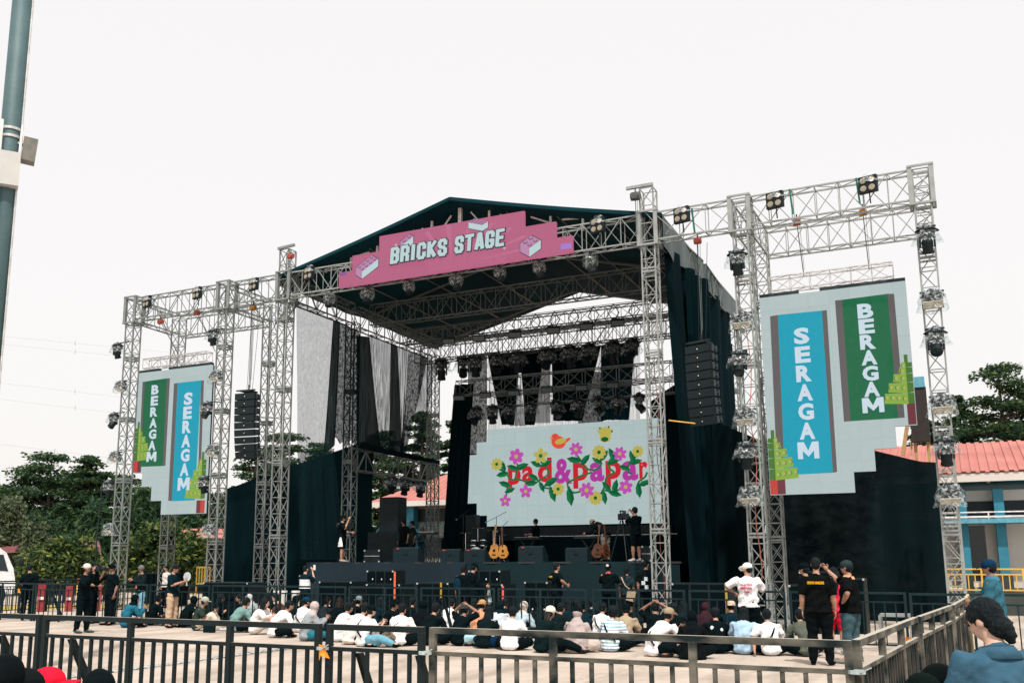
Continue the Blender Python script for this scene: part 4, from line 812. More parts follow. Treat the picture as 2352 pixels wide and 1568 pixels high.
def guitar(u, v, Y, m, m2, lab, rot=.06, sc=1., rz=0.):
    p = onY(u, v, Y); r = empty('guitar', (p.x, Y, 1.83), lab, 'guitar', 'guitars standing on the stage', rz)
    b = B(); pts = []
    for t in range(28):
        a = t/28*6.283; rr = 1+.0*a; x = math.sin(a); z = math.cos(a); w = .19*(1-.25*z)*(1-.22*math.exp(-((z-.15)/.28)**2)); pts.append((x*w, 0, .34+.24*z))
    b.prism(pts, (0, .09, 0)); b.build('body', m, r)
    b = B(); b.tube((0, -.004, .36), (0, .002, .36), .05, 14); b.box((0, -.006, .22), (.14, .012, .03)); b.build('soundhole', black, r)
    b = B(); b.box((0, 0, .8), (.045, .03, .56)); b.build('neck', m2, r); b = B(); b.box((0, .01, 1.14), (.07, .02, .15)); b.build('headstock', m2, r)
    b = B(); b.tube((-.15, .1, 0), (0, .15, .5), .012, 4); b.tube((.15, .1, 0), (0, .15, .5), .012, 4); b.tube((0, .35, 0), (0, .15, .5), .012, 4); b.build('stand', blackm, r)
    r.scale = (sc,)*3; r.rotation_euler = (0, rot, rz)
wood = mat('amber_guitar_wood', (.48, .20, .03), .3, 0, (.6, .28, .06), 6); wood2 = mat('maple_neck', (.55, .27, .09), .4); dwood = mat('dark_guitar_wood', (.07, .022, .010), .35, 0, (.12, .04, .016), 6)
guitar(1133, 1262, 32.6, wood, wood2, 'amber electric guitar, left of the pair beside the drum kit', .08, 1.1); guitar(1156, 1262, 32.4, wood, dwood, 'pale amber guitar, right of the pair beside the drum kit', -.05, 1.02)
guitar(1370, 1262, 31.2, dwood, dwood, 'dark red acoustic guitar standing left of the bending man', .1, 1.0, .5); guitar(1394, 1262, 31.3, dwood, dwood, 'dark red guitar seen edge on beside the bending man', -.08, .98, 1.2)
def keyboard(u, v, Y, w, lab):
    p = onY(u, v, Y); r = empty('keyboard', (p.x, Y, 1.8), lab, 'keyboard', 'keyboards on the stage'); z = p.z-1.8
    b = B(); b.box((0, 0, z), (w, .32, .09)); b.build('body', black, r); b = B(); b.box((0, -.06, z+.047), (w*.9, .14, .012)); b.build('keys', white, r)
    b = B(); b.bar((-w*.3, 0, 0), (w*.3, 0, z), .035); b.bar((w*.3, 0, 0), (-w*.3, 0, z), .035); b.build('stand', blackm, r)
keyboard(982, 1224, 32.4, .75, 'keyboard on a tall stand at the left of the stage'); keyboard(1212, 1236, 34.5, 1.1, 'keyboard before the seated player in the middle of the stage'); keyboard(1352, 1233, 32.5, 1.0, 'keyboard with a pale front left of the bending man')
def tripod_cam(p, h, lab, rz, big=False):
    r = empty('video_camera', p, lab, 'video camera', 'video cameras on tripods', rz)
    b = B()
    for a in (-1.57+.0, .6, 2.6): b.tube((.04*math.cos(a), .04*math.sin(a), h), (.42*math.cos(a), .42*math.sin(a), 0), .022, 5, .014)
    b.build('tripod', blackm, r); b = B(); b.box((0, 0, h+.12), (.16, .38, .2)); b.box((0, .05, h+.3), (.05, .26, .04)); b.bar((0, .12, h+.2), (0, .12, h+.3), .03); b.build('body', black, r)
    b = B(); b.tube((0, -.18, h+.12), (0, -.42, h+.12), .06, 12, .085); b.box((0, -.44, h+.12), (.2, .06, .16)); b.build('lens', black, r)
    b = B(); b.box((.12, .12, h+.28), (.12, .02, .09)); b.bar((0, .12, h+.3), (.12, .12, h+.28), .015); b.build('monitor', glassy, r)
p = onZ(1431, 1283, 1.8); tripod_cam((onY(1431, 1283, 30.2).x, 30.2, 1.8), 1.3, 'video camera on a tripod at the right of the stage', .6)
tripod_cam((onY(800, 1280, 30.6).x, 30.6, 1.8), 1.25, 'video camera on a tripod at the left end of the stage', -1.2)
# stage rail right of left side
# ------------------------------------------------------------ barricade fences
fm = mat('worn_black_paint', (.003, .009, .010), .6, 0, (.009, .018, .020), 5, .8, spec=.2, dust=(.30, .27, .23))
fm2 = mat('scraped_barrier_paint', (.004, .012, .013), .65, 0, (.15, .14, .115), 3.0, .34, spec=.2, world=True, stretch=(1, 1, 2), detail=9, dust=(.40, .37, .31))
fm3 = mat('thin_black_fence_paint', (.003, .014, .017), .6, 0, (.010, .028, .032), 5, .6, spec=.2)
fmb = mat('barrier_bar_paint', (.003, .009, .010), .6, 0, (.04, .037, .03), 4, .3, spec=.2, world=True, detail=8)
GF = 'crowd barrier panels'
def barrier(p0, p1, lab, m, posts=(), h=1.15, mid=.94, w=.05, bw=.03, sp=.14, grp=GF, braces=(), bm=None):
    p0, p1 = V3((*p0, 0)), V3((*p1, 0)); L = p1-p0; d = L.normalized(); ang = math.atan2(d.y, d.x); R = Matrix.Rotation(ang, 3, 'Z'); ln = L.length
    r = empty('crowd_barrier', p0, lab, 'barrier', grp, ang)
    b = B(); b.box((ln/2, 0, h-w/2), (ln, w, w)); b.build('top_rail', m, r)
    b = B(); b.box((ln/2, 0, mid), (ln-w*2, w*.8, w*.7)); b.build('middle_rail', m, r)
    b = B(); b.box((ln/2, 0, .12), (ln-w*2, w*.8, w*.7)); b.build('bottom_rail', m, r)
    for x in [w/2]+list(posts)+[ln-w/2]: b = B(); b.box((x, 0, (h-w)/2), (w*1.05, w*1.05, h-w)); b.build('post', m, r)
    b = B(); n = int(ln/sp)
    for i in range(1, n):
        x = i*ln/n; b.box((x, 0, (mid+.12)/2), (bw, bw, mid-.12-w*.7))
    b.build('bars', bm or m, r)
    for x in braces:
        b = B(); b.prism([(x-.02, .02, mid-.03), (x-.02, .10, mid-.03), (x-.02, .62, .03), (x-.02, .5, .03)], (.04, 0, 0)); b.bar((x, -.1, .02), (x, .65, .02), .05); b.build('brace_foot', m, r)
    return r
barrier((-12.4, 7.35), (-8.72, 7.33), 'near dark barrier panel cut by the left edge of the picture', fm, (1.8,), braces=(1.2, 3.0))
barrier((-8.66, 7.32), (-5.13, 7.3), 'near dark barrier panel, long one left of the orange ribbon', fm, (1.24, 2.5), braces=(.35,))
barrier((-5.06, 7.3), (-4.08, 7.3), 'short near barrier panel between the orange ribbon and the scraped panel', fm, braces=(.3, .9))
barrier((-4.02, 7.3), (-.72, 7.3), 'near barrier panel with scraped pale paint ending at the corner', fm2, (1.1, 2.2), sp=.15)
barrier((-.70, 7.38), (-.46, 10.95), 'scraped barrier panel running away from the near corner', fm2, (1.2, 2.4), sp=.15, bm=fmb)
barrier((-.44, 11.05), (-.18, 14.4), 'second barrier panel of the side running away, beyond the small orange ribbon', fm2, (1.1, 2.3), sp=.15, bm=fmb)
barrier((-.16, 14.5), (0., 17.9), 'third barrier panel of the side running away', fm2, (1.1, 2.3), sp=.15, bm=fmb)
barrier((.02, 18.0), (.05, 20.4), 'last barrier panel of the side, yellowish where it meets the far row', mat('yellowed_barrier', (.05, .045, .02), .6, 0, (.4, .33, .16), 3, .5, world=True, dust=(.5, .42, .25)), (1.2,), sp=.15)
xs = [-28.2, -25.6, -23.3, -20.9, -18.6, -16.3, -14.1, -12.0, -9.9, -7.6, -5.4, -3.3, -1.0, 1.3, 3.5]
wh = ['cut by the left edge', 'behind the man in black at the far left', 'behind the two cameramen', 'beside the man with the fan', 'behind the seated man in an olive shirt', 'in front of the white barrels', 'before the wide subwoofer pair', 'before the orange strap', 'before the man with the plastic bag', 'before the man with yellow letters', 'behind the woman with the braid', 'before the long dark subwoofer block', 'behind the man in the white tee', 'behind the pointing man', 'at the right edge']
for i in range(14):
    y = 21.2 if i < 9 else 21.35; 
    if i >= 12: y = 20.8
    barrier((xs[i]+.04, y), (xs[i+1]-.04, y), 'far thin black barrier panel '+wh[i], fm3, (1.08,), w=.045, bw=.022, sp=.19, grp='far row of barriers before the stage', braces=(.6,) if i % 2 else (), mid=.95)
for i, (a, c) in enumerate([((-30.2, 23.4), (-30.8, 26.0)), ((-30.8, 26.05), (-31.2, 28.6)), ((-31.2, 28.7), (-29.0, 28.9)), ((-34.0, 27.6), (-31.3, 28.6))]):
    barrier(a, c, 'distant barrier panel of the left passage, '+['nearest to the street', 'second from the street', 'turning towards the left tower', 'leading off to the left edge'][i], fm3, (1.2,), w=.045, bw=.022, sp=.17, grp='barriers of the left passage')
def ribbon(p, s, lab):
    b = B(); rr = random.Random(3)
    b.add([V3(p)+V3(q)*s for q in [(-.06, -.04, .1), (.05, -.05, .08), (.08, -.04, -.02), (.0, -.07, -.06), (-.05, -.04, -.14), (.13, -.03, -.1), (.1, -.06, -.0), (-.02, -.05, -.02)]], [(0, 1, 7), (0, 7, 4), (7, 3, 4), (1, 2, 7), (7, 2, 3), (2, 6, 5), (3, 2, 5)]); tag(b.build('ribbon', mat('orange_ribbon', (.90, .25, .01), .6)), lab, 'ribbon', 'orange ribbons tied to the barriers')
ribbon((-5.06, 7.25, .92), .6, 'orange ribbon tied to the double post of the near barrier'); ribbon((-.53, 10.9, .90), .6, 'small orange ribbon on the side barrier')
ribbon((-25.3, 20.4, .93), .7, 'tiny orange ribbon on the far left barrier')
for i, (x, y) in enumerate([(-5.08, 7.27), (-4.05, 7.27), (-.7, 7.3)]):
    b = B(); b.tube((x, y, .93), (x, y, .955), .06, 10); b.tube((x+.02, y-.05, .94), (x+.1, y-.07, .98), .006, 4); tag(b.build('cable_tie', mat('tie_white', (.35, .42, .42), .5)), 'pale cable tie around barrier posts, '+['beside the orange ribbon', 'at the scraped double post', 'on the near corner post'][i], 'cable tie', 'cable ties on the near barrier')
# cable ramp strip
pts = [onZ(150, 1556), onZ(378, 1526), onZ(624, 1493), onZ(760, 1479)]
b = B()
for p, q in zip(pts, pts[1:]): n_ = (q-p).cross(Z_).normalized()*.12; b.prism([p-n_+Z_*.004, q-n_+Z_*.004, q+n_+Z_*.004, p+n_+Z_*.004], (0, 0, .012))
tag(b.build('floor_tape', mat('speckled_floor_tape', (.03, .05, .06), .6, 0, (.6, .6, .58), 14, .25, world=True)), 'black and white speckled tape strip on the ground behind the near barrier', 'floor tape')
# ------------------------------------------------------------ people
skin_m = {0: mat('skin_tan', (.36, .19, .125), .55, 0, (.42, .23, .155), 12), 1: mat('skin_brown', (.24, .12, .08), .55, 0, (.29, .15, .10), 12), 2: mat('skin_light', (.50, .31, .23), .55, 0, (.55, .35, .26), 12)}
hair_m = mat('black_hair', (.0025, .006, .008), .6, 0, (.006, .011, .014), 40, stretch=(1, 1, .2), spec=.14, bump=.9, bscale=55); brown_hair = mat('dark_brown_hair', (.010, .007, .006), .6, 0, (.018, .012, .010), 40, spec=.2)
dark_eye = mat('dark_eye', (.01, .01, .01), .3); lip = mat('lip', (.28, .10, .08), .5)
def cl(disp, name='fabric'):
    c = D(*disp); return mat(name+'_%02x%02x%02x' % tuple(int(x*255) for x in disp), tuple(x*.92 for x in c), .9, 0, tuple(min(.8, x*1.08+.001) for x in c), 6, .6, .9, 9, spec=.06, world=False)
def ring(c, ra, rb, d, x=None):
    d = V3(d).normalized(); a = (V3(x) if x else X_); a = (a-d*a.dot(d)).normalized(); return (V3(c), ra, rb, a, d.cross(a))
def limb(b, pts, rs, n=10):
    pts = [V3(p) for p in pts]
    for i in range(len(pts)-1):
        d = pts[i+1]-pts[i]; m = pts[i].lerp(pts[i+1], .35); ax = Y_ if abs(d.normalized().x) > .8 else X_
        b.loft([ring(pts[i]-d.normalized()*rs[i]*.3, rs[i]*.85, rs[i]*.85, d, ax), ring(pts[i], rs[i], rs[i], d, ax), ring(m, (rs[i]*1.03+rs[i+1]*.1), (rs[i]*1.03+rs[i+1]*.1), d, ax), ring(pts[i+1], rs[i+1], rs[i+1], d, ax), ring(pts[i+1]+d.normalized()*rs[i+1]*.35, rs[i+1]*.8, rs[i+1]*.8, d, ax)], n)
def hand(b, w, d, side, curl=.6):
    d = V3(d).normalized(); pn = (V3((side, 0, 0))-d*d.x*side).normalized() if abs(d.x) < .9 else Z_; t = d.cross(pn).normalized()
    R = Matrix((t, pn, d)).transposed(); w = V3(w); b.ell(w+d*.045, (.038, .017, .05), R, 8, 6)
    for k, L in enumerate((.060, .070, .066, .052)):
        p0 = w+d*.085+t*(k-1.5)*.019; p1 = p0+(d*math.cos(curl*.6)-pn*side*0-pn*math.sin(curl*.6))*L*.55; p2 = p1+(d*math.cos(curl*1.6)-pn*math.sin(curl*1.6))*L*.5
        b.tube(p0, p1, .0088, 5, .008); b.tube(p1, p2, .008, 5, .0062)
    p0 = w+d*.03+t*.03*-1; p1 = p0-t*.032+d*.025; b.tube(p0, p1, .0105, 5, .009); b.tube(p1, p1+d*.03-pn*.008, .009, 5, .007)
POSES = {}
def sitpose(kind, lean=.10, side=0., hd=0., arms='lap'):
    J = dict(pel=(0, -.02, .13), mid=(side*.3, -.05+lean*.2, .36), chest=(side*.6, lean*.55, .47), neck=(side, lean, .61), head=(side*1.2, lean+.05+hd*.5, .755-hd*.25))
    n = V3(J['neck']); sh = n+V3((0, -.005, -.055)); J['sh'] = [sh+V3((-.175, 0, 0)), sh+V3((.175, 0, 0))]
    J['hip'] = [(-.10, .0, .13), (.10, .0, .13)]
    if kind == 'cross': J['kn'] = [(-.36, .27, .16), (.36, .27, .16)]; J['an'] = [(.05, .40, .07), (-.07, .33, .08)]; J['toe'] = [(.16, .45, .05), (-.18, .38, .06)]
    elif kind == 'up': J['kn'] = [(-.14, .36, .43), (.15, .38, .42)]; J['an'] = [(-.11, .56, .08), (.12, .58, .08)]; J['toe'] = [(-.12, .72, .04), (.14, .74, .04)]
    elif kind == 'side': J['kn'] = [(.30, .26, .14), (.42, .18, .20)]; J['an'] = [(.30, .10, .06), (.62, .40, .08)]; J['toe'] = [(.22, -.02, .04), (.72, .48, .06)]
    else: J['kn'] = [(-.13, .42, .22), (.15, .44, .24)]; J['an'] = [(-.14, .82, .08), (.17, .84, .08)]; J['toe'] = [(-.17, .88, .18), (.2, .9, .18)]
    e = [V3(J['sh'][0])+V3((-.09, .08, -.25)), V3(J['sh'][1])+V3((.09, .08, -.25))]; h = [V3((-.10, .34, .22)), V3((.10, .34, .22))]
    if arms == 'phone': e = [V3(J['sh'][0])+V3((-.07, .12, -.22)), V3(J['sh'][1])+V3((.07, .12, -.22))]; h = [n+V3((-.05, .33, -.12)), n+V3((.05, .33, -.12))]
    if arms == 'head': e = [V3(J['sh'][0])+V3((-.17, .10, .12)), V3(J['sh'][1])+V3((.17, .10, .12))]; h = [V3(J['head'])+V3((-.09, -.04, .10)), V3(J['head'])+V3((.09, -.04, .10))]
    if arms == 'knees': e = [V3(J['sh'][0])+V3((-.10, .17, -.18)), V3(J['sh'][1])+V3((.10, .17, -.18))]; h = [V3(J['kn'][0])+V3((.06, .05, .02)), V3(J['kn'][1])+V3((-.06, .05, .02))]
    if arms == 'back': e = [V3(J['sh'][0])+V3((-.12, -.10, -.22)), V3(J['sh'][1])+V3((.10, .08, -.25))]; h = [V3((-.32, -.25, .06)), V3((.10, .34, .22))]
    J['el'] = e; J['wr'] = h; return J
def standpose(arms='down', lean=0., step=.0, hd=0., side=0., bend=0.):
    c, s = math.cos(bend), math.sin(bend); up = lambda x, y, z: (x, y*c+(z-.92)*s, .92+(z-.92)*c-y*s)
    J = dict(pel=(0, 0, .93), mid=up(side*.3, 0, 1.12), chest=up(side*.6, lean*.5, 1.27), neck=up(side, lean-.01, 1.45), head=up(side, lean+.025+hd*.5, 1.595-hd*.2))
    n = V3(J['neck']); sh = n+V3((0, 0, -.055)); J['sh'] = [sh+V3((-.185, 0, 0)), sh+V3((.185, 0, 0))]
    J['hip'] = [(-.095, 0, .90), (.095, 0, .90)]; J['kn'] = [(-.115, .02+step*.5, .49), (.115, .02-step*.4, .49)]; J['an'] = [(-.125, step, .08), (.13, -step, .08)]; J['toe'] = [(-.15, .15+step, .04), (.16, .15-step, .04)]
    L, Rr = J['sh']; L = V3(L); Rr = V3(Rr)
    e = [L+V3((-.055, -.03, -.29)), Rr+V3((.055, -.03, -.29))]; h = [e[0]+V3((-.01, .07, -.24)), e[1]+V3((.01, .07, -.24))]
    def setarm(k, E, H): e[k] = E; h[k] = H
    for k, (base, sg) in enumerate(((L, -1), (Rr, 1))):
        a = arms[k] if isinstance(arms, (tuple, list)) else arms
        if a == 'hip': setarm(k, base+V3((sg*.19, -.08, -.22)), V3((sg*.17, .07, 1.0)))
        if a == 'phone': setarm(k, base+V3((sg*.06, .10, -.26)), n+V3((sg*.05, .36, -.20)))
        if a == 'camera': setarm(k, base+V3((sg*.08, .16, -.20)), n+V3((sg*.07, .26, .11)))
        if a == 'mouth': setarm(k, base+V3((sg*.16, .18, -.12)), V3(J['head'])+V3((sg*.03, .17, -.04)))
        if a == 'rail': setarm(k, base+V3((sg*.10, .16, -.24)), V3((sg*.22, .38, 1.17)))
        if a == 'point': setarm(k, base+V3((sg*.02, .26, -.03)), base+V3((sg*.0, .42, .16)))
        if a == 'elbow': setarm(k, base+V3((sg*.24, -.02, -.16)), base+V3((sg*.12, .20, -.28)))
        if a == 'hold': setarm(k, base+V3((sg*.06, .06, -.28)), base+V3((sg*.05, .30, -.30)))
    J['el'] = e; J['wr'] = h; return J
COPIES = {}
def person(lab, p, rz, J, top='tee', tc=(.1, .12, .13), bot='trousers', bc=(.06, .08, .1), head='hair', hc=None, skin=0, yaw=0., pitch=.15, s=1., female=False, shoes=(.05, .06, .07), group=None, vox=.024, fat=1., nof=False, beard=False):
    sm = skin_m[skin]; H = V3(J['head']); N = V3(J['neck']); fw_ = 1.0*fat
    HR = Matrix.Rotation(-yaw, 3, 'Z') @ Matrix.Rotation(-pitch, 3, 'X')
    b = B(); pel, mid, ch = V3(J['pel']), V3(J['mid']), V3(J['chest']); up = (N-pel)
    dS = lambda a, c: (c-a).normalized()
    def torso(b, inf, hem=0., flare=0.):
        rings = []
        if hem: rings.append(ring(pel-dS(pel, mid)*hem, (.165+inf+flare)*fw_, (.125+inf+flare)*fw_, mid-pel))
        rings += [ring(pel-dS(pel, mid)*.04, (.155+inf)*fw_, (.12+inf)*fw_, mid-pel), ring(pel+dS(pel, mid)*.06, (.16+inf)*fw_, (.12+inf)*fw_, mid-pel), ring(mid, (.138+inf)*fw_, (.105+inf)*fw_, ch-pel), ring(ch, (.158+inf)*fw_, (.118+inf), N-mid), ring(N-dS(ch, N)*.075, .165+inf, .095+inf, N-ch), ring(N-dS(ch, N)*.03, .105+inf*.8, .068+inf*.7, N-ch), ring(N+dS(N, H)*.0, .055+inf*.5, .052+inf*.5, H-N)]
        b.loft(rings, 14)
    torso(b, 0.)
    b.loft([ring(N-dS(N, H)*.03, .058, .056, H-N), ring(N+dS(N, H)*.05, .050, .052, H-N), ring(H-V3((0, 0, .04)), .05, .055, H-N)], 10)
    hp = lambda x, y, z: H+HR @ V3((x, y, z))
    b.ell(hp(0, -.006, .018), (.074, .094, .094), HR, 14, 10); b.ell(hp(0, .022, -.038), (.056, .066, .072), HR, 12, 8); b.ell(hp(0, .095, -.012), (.013, .016, .026), HR, 6, 5)
    for sx in (-1, 1): b.ell(hp(sx*.077, -.008, -.008), (.012, .022, .032), HR, 6, 5)
    ar = .047*fat; 
    for k in (0, 1):
        limb(b, [J['sh'][k], J['el'][k], J['wr'][k]], [ar+.008, ar*.82, .027]); limb(b, [J['hip'][k], J['kn'][k], J['an'][k]], [.082*fat, .058, .038]); limb(b, [J['an'][k], J['toe'][k]], [.036, .028])
    b = remesh(b, vox, 3)
    if not nof:
        for k in (0, 1): hand(b, J['wr'][k], V3(J['wr'][k])-V3(J['el'][k]), -1 if k == 0 else 1)
    nb = len(b.f)
    for sx in (-1, 1): b.ell(hp(sx*.031, .083, .012), (.015, .01, .008), HR, 6, 4, mi=1); b.ell(hp(sx*.031, .087, .032), (.02, .006, .005), HR, 6, 4, mi=1)
    b.ell(hp(0, .088, -.052), (.024, .008, .007), HR, 6, 4, mi=2)
    root = b.build('person', [sm, dark_eye, lip], None, True); root.location = p; root.rotation_euler = (0, 0, rz); root.scale = (s,)*3
    tag(root, lab, 'person', group)
    tm = tc if isinstance(tc, bpy.types.Material) else cl(tc); bm = cl(bc) if not isinstance(bc, bpy.types.Material) else bc
    # top
    inf = .028 if top != 'vest' else .014
    b = B(); sitting = pel.z < .3
    torso(b, inf, hem=.10 if not sitting else .045, flare=.012 if not sitting else .03)
    ends = {'tee': .62, 'vest': .0, 'long': 1.0, 'jacket': 1.0, 'robe': 1.0}[top]
    for k in (0, 1):
        sh, el, wr = map(V3, (J['sh'][k], J['el'][k], J['wr'][k]))
        if top == 'vest': continue
        if ends < 1: limb(b, [sh, sh.lerp(el, .88)], [ar+.020, ar+.030])
        else: limb(b, [sh, el, wr.lerp(el, .06)], [ar+.018, ar+.018, .042])
    if sitting: b.ell(pel+V3((0, -.03, -.03)), (.19*fat, .14*fat, .10), None, 12, 8)
    if top == 'robe':
        b.loft([ring(pel+V3((0, -.03, -.12)), .27, .22, Z_), ring(pel+V3((0, -.02, .1)), .20, .16, Z_), ring(mid, .19, .15, Z_)], 14)
    b = remesh(b, vox, 4); rr = random.Random(hash(lab) % 1000)
    ph = rr.random()*6; wq = .45 if vox < .015 else 1.
    b.v = [(x+wq*.008*math.sin(z*38+x*13+ph), y+wq*(.010*math.sin(z*33-x*24+ph*2)+.005*math.sin(x*70+z*20))+(1-wq)*.005*math.sin(x*60+math.sin(z*30)*3), max(z, .005)) for x, y, z in b.v]
    b.build({'tee': 'shirt', 'vest': 'vest', 'long': 'shirt', 'jacket': 'jacket', 'robe': 'robe'}[top], tm, root, True)
    # bottom
    b = B(); b.loft([ring(pel-Z_*.09, .155*fat, .12*fat, Z_), ring(pel, .172*fat, .137*fat, Z_), ring(pel+Z_*.08, .158*fat, .125*fat, Z_)], 12)
    for k in (0, 1):
        hi, kn, an = map(V3, (J['hip'][k], J['kn'][k], J['an'][k]))
        if bot == 'shorts': limb(b, [hi, hi.lerp(kn, .95)], [.105*fat, .088*fat])
        elif bot == 'skirt': limb(b, [hi, kn, an], [.12, .12, .12])
        else: limb(b, [hi, kn, an], [.102*fat, .082, .066])
    b = remesh(b, vox, 3); b.v = [(x+.004*math.sin(z*50+y*20), y+.005*math.sin(z*44+x*9), max(z, .004)) for x, y, z in b.v]
    b.build({'shorts': 'shorts', 'skirt': 'skirt'}.get(bot, 'trousers'), bm, root, True)
    for k in (0, 1):
        an, to = V3(J['an'][k]), V3(J['toe'][k]); d = (to-an).normalized(); b = B()
        b.loft([ring(an-d*.06-Z_*.025, .036, .04, d), ring(an-Z_*.015, .042, .055, d), ring(an+d*.08-Z_*.025, .046, .04, d), ring(to+d*.03-Z_*.0, .04, .026, d), ring(to+d*.06, .015, .012, d)], 10)
        b.v = [(x, y, max(z, .003)) for x, y, z in b.v]; b.build('shoe', cl(shoes), root, True)
    # head
    hcm = cl(hc) if hc and not isinstance(hc, bpy.types.Material) else (hc or hair_m); b = B()
    def haircap(b, g=1., back=.0): b.ell(hp(0, -.022, .036), (.088*g, .100*g, .094*g), HR, 14, 9); b.ell(hp(0, -.05, -.012-back), (.078*g, .062*g, .08*g), HR, 12, 8)
    if head in ('hair', 'long', 'braid', 'short', 'big'):
        g = {'short': .93, 'big': 1.22}.get(head, 1.02); haircap(b, g)
        if head == 'short': pass
        if head == 'long':
            b.loft([ring(hp(0, -.06, .02), .08, .05, Z_), ring(hp(0, -.085, -.12), .095, .045, Z_), ring(hp(0, -.09, -.24), .10, .04, Z_), ring(V3(hp(0, -.11, -.36)), .07, .03, Z_)], 12)
            for sx in (-1, 1): b.loft([ring(hp(sx*.075, .0, .03), .02, .04, Z_), ring(hp(sx*.085, -.01, -.16), .022, .035, Z_)], 8)
        if head == 'braid': b.ell(hp(0, -.10, -.04), (.03, .035, .05), HR, 8, 6); limb(b, [hp(0, -.11, -.06), hp(0, -.12, -.20), hp(0, -.13, -.30)], [.024, .022, .012])
        b = remesh(b, .016, 2); b.v = [(x+.004*math.sin(x*170+z*90), y+.004*math.sin(z*150+x*60), z+.004*math.sin(y*160)) for x, y, z in b.v]
        b.build('hair', hcm, root, True)
    elif head in ('cap', 'capback', 'bucket', 'beanie'):
        h2 = B(); h2.ell(hp(0, -.035, -.005), (.083, .078, .085), HR, 12, 8); h2.build('hair', hair_m, root, True)
        b.ell(hp(0, -.012, .045), (.092, .108, .088), HR, 16, 10) if head != 'beanie' else b.ell(hp(0, -.015, .03), (.092, .106, .105), HR, 16, 10)
        f = 1 if head != 'capback' else -1
        if head == 'bucket': b.loft([ring(hp(0, -.01, .04), .095, .11, HR @ Z_), ring(hp(0, -.01, .0), .15, .165, HR @ Z_), ring(hp(0, -.01, .012), .15, .165, HR @ Z_)], 16)
        elif head != 'beanie': b.loft([ring(hp(0, f*.07, .03), .075, .008, HR @ V3((0, 1, -.2))), ring(hp(0, f*.13, .022), .07, .008, HR @ V3((0, 1, -.2))), ring(hp(0, f*.17, .012), .04, .006, HR @ V3((0, 1, -.2)))], 12)
        b.v = [tuple(v) for v in b.v]; b.build({'cap': 'cap', 'capback': 'cap', 'bucket': 'bucket_hat', 'beanie': 'beanie'}[head], hcm, root, True)
    elif head in ('hijab', 'hood', 'capveil'):
        b.ell(hp(0, -.022, .012), (.098, .112, .115), HR, 14, 10); b.ell(hp(0, -.01, -.09), (.075, .085, .06), HR, 12, 8)
        d = N-H; b.loft([ring(N-V3((0, .0, -.04)), .09, .09, Z_), ring(N+V3((0, -.01, -.05)), .15, .12, Z_), ring(N+V3((0, -.02, -.16 if head != 'hood' else -.08)), .20, .15, Z_)], 14)
        if head == 'capveil': b.loft([ring(N+V3((0, -.05, -.05)), .16, .09, Z_), ring(N+V3((0, -.10, -.28)), .25, .13, Z_), ring(N+V3((0, -.08, -.50)), .29, .17, Z_)], 14)
        b = remesh(b, .02, 2)
        cut = [v for v in b.v]; c0 = hp(0, .105, -.01)      # open the front of the veil over the face
        keep = [f for f in b.f if (V3(b.v[f[0]])-c0).length > .072]; b.f = keep; b.mi = [0]*len(keep)
        b.build('headscarf' if head != 'hood' else 'hood', hcm, root, True)
        if head == 'capveil': b = B(); b.ell(hp(0, -.012, .05), (.104, .118, .088), HR, 16, 10); b.build('cap', cl((.03, .06, .07)), root, True)
    return root
def prop(name, b, m, lab, cat, grp=None): return tag(b.build(name, m), lab, cat, grp)
def wpt(r, q): return Matrix.Translation(r.location) @ Matrix.Rotation(r.rotation_euler[2], 4, 'Z') @ Matrix.Scale(r.scale[0], 4) @ V3(q)
def strap_on(r, J, m, nm='bag_strap', k=1):
    N, pel = V3(J['neck']), V3(J['pel']); b = B(); a = N+V3((-.13*k, -.10, -.05)); m1 = V3(J['mid'])+V3((.02, -.165, .02)); c = pel+V3((.17*k, -.12, .08))
    b.path([a, (a+m1)/2+V3((0, -.025, 0)), m1, (m1+c)/2+V3((0, -.01, 0)), c], .018, 4); b.build(nm, m, r)
def print_on(r, J, txts, m, w, h, dz=-.17, yo=-.165, nm='shirt_print'):
    N = V3(J['neck']); b = B()
    for i, t in enumerate(txts): text_on(b, t, V3((0, N.y+yo, N.z+dz-i*h*1.5)), w if i < 2 else w*.4, h, off=.03, ext=.006, nrm=V3((0, -1, 0)))
    b.build(nm, m, r)
def patches(r, J, pts, m, nm='shirt_print', y=-.16):
    b = B()
    for x, z, rx, rz_ in pts: b.ell(V3((x, V3(J['neck']).y*.6+y, V3(J['neck']).z+z)), (rx, .012, rz_), None, 8, 5)
    b.build(nm, m, r)
wh, blk, nvy = (.93, .92, .91), (.012, .062, .078), (.03, .13, .17)
GS = 'people sitting on the ground before the stage'
def stripes():
    m = bpy.data.materials.new('striped_fabric'); m.use_nodes = True; n = m.node_tree.nodes; l = m.node_tree.links; p = n['Principled BSDF']; p.inputs['Roughness'].default_value = .9
    w = n.new('ShaderNodeTexWave'); w.bands_direction = 'Z'; w.inputs['Scale'].default_value = 5.2; w.inputs['Distortion'].default_value = .8; tc = n.new('ShaderNodeTexCoord'); l.new(tc.outputs['Object'], w.inputs['Vector'])
    r = n.new('ShaderNodeValToRGB'); r.color_ramp.elements[0].position = .35; r.color_ramp.elements[1].position = .5; r.color_ramp.elements[0].color = sl3(D(.48, .64, .72)); r.color_ramp.elements[1].color = sl3(D(.88, .90, .91)); l.new(w.outputs[0], r.inputs[0]); l.new(r.outputs[0], p.inputs['Base Color']); return m
STR = stripes(); GRN = mat('ribbed_olive', D(.25, .28, .24), .9, 0, D(.33, .36, .31), 30, stretch=(1, .1, 1)); CAMO = mat('camouflage_cloth', (.04, .035, .02), .9, 0, (.25, .19, .12), 14, .25); JEAN = (.40, .60, .68)
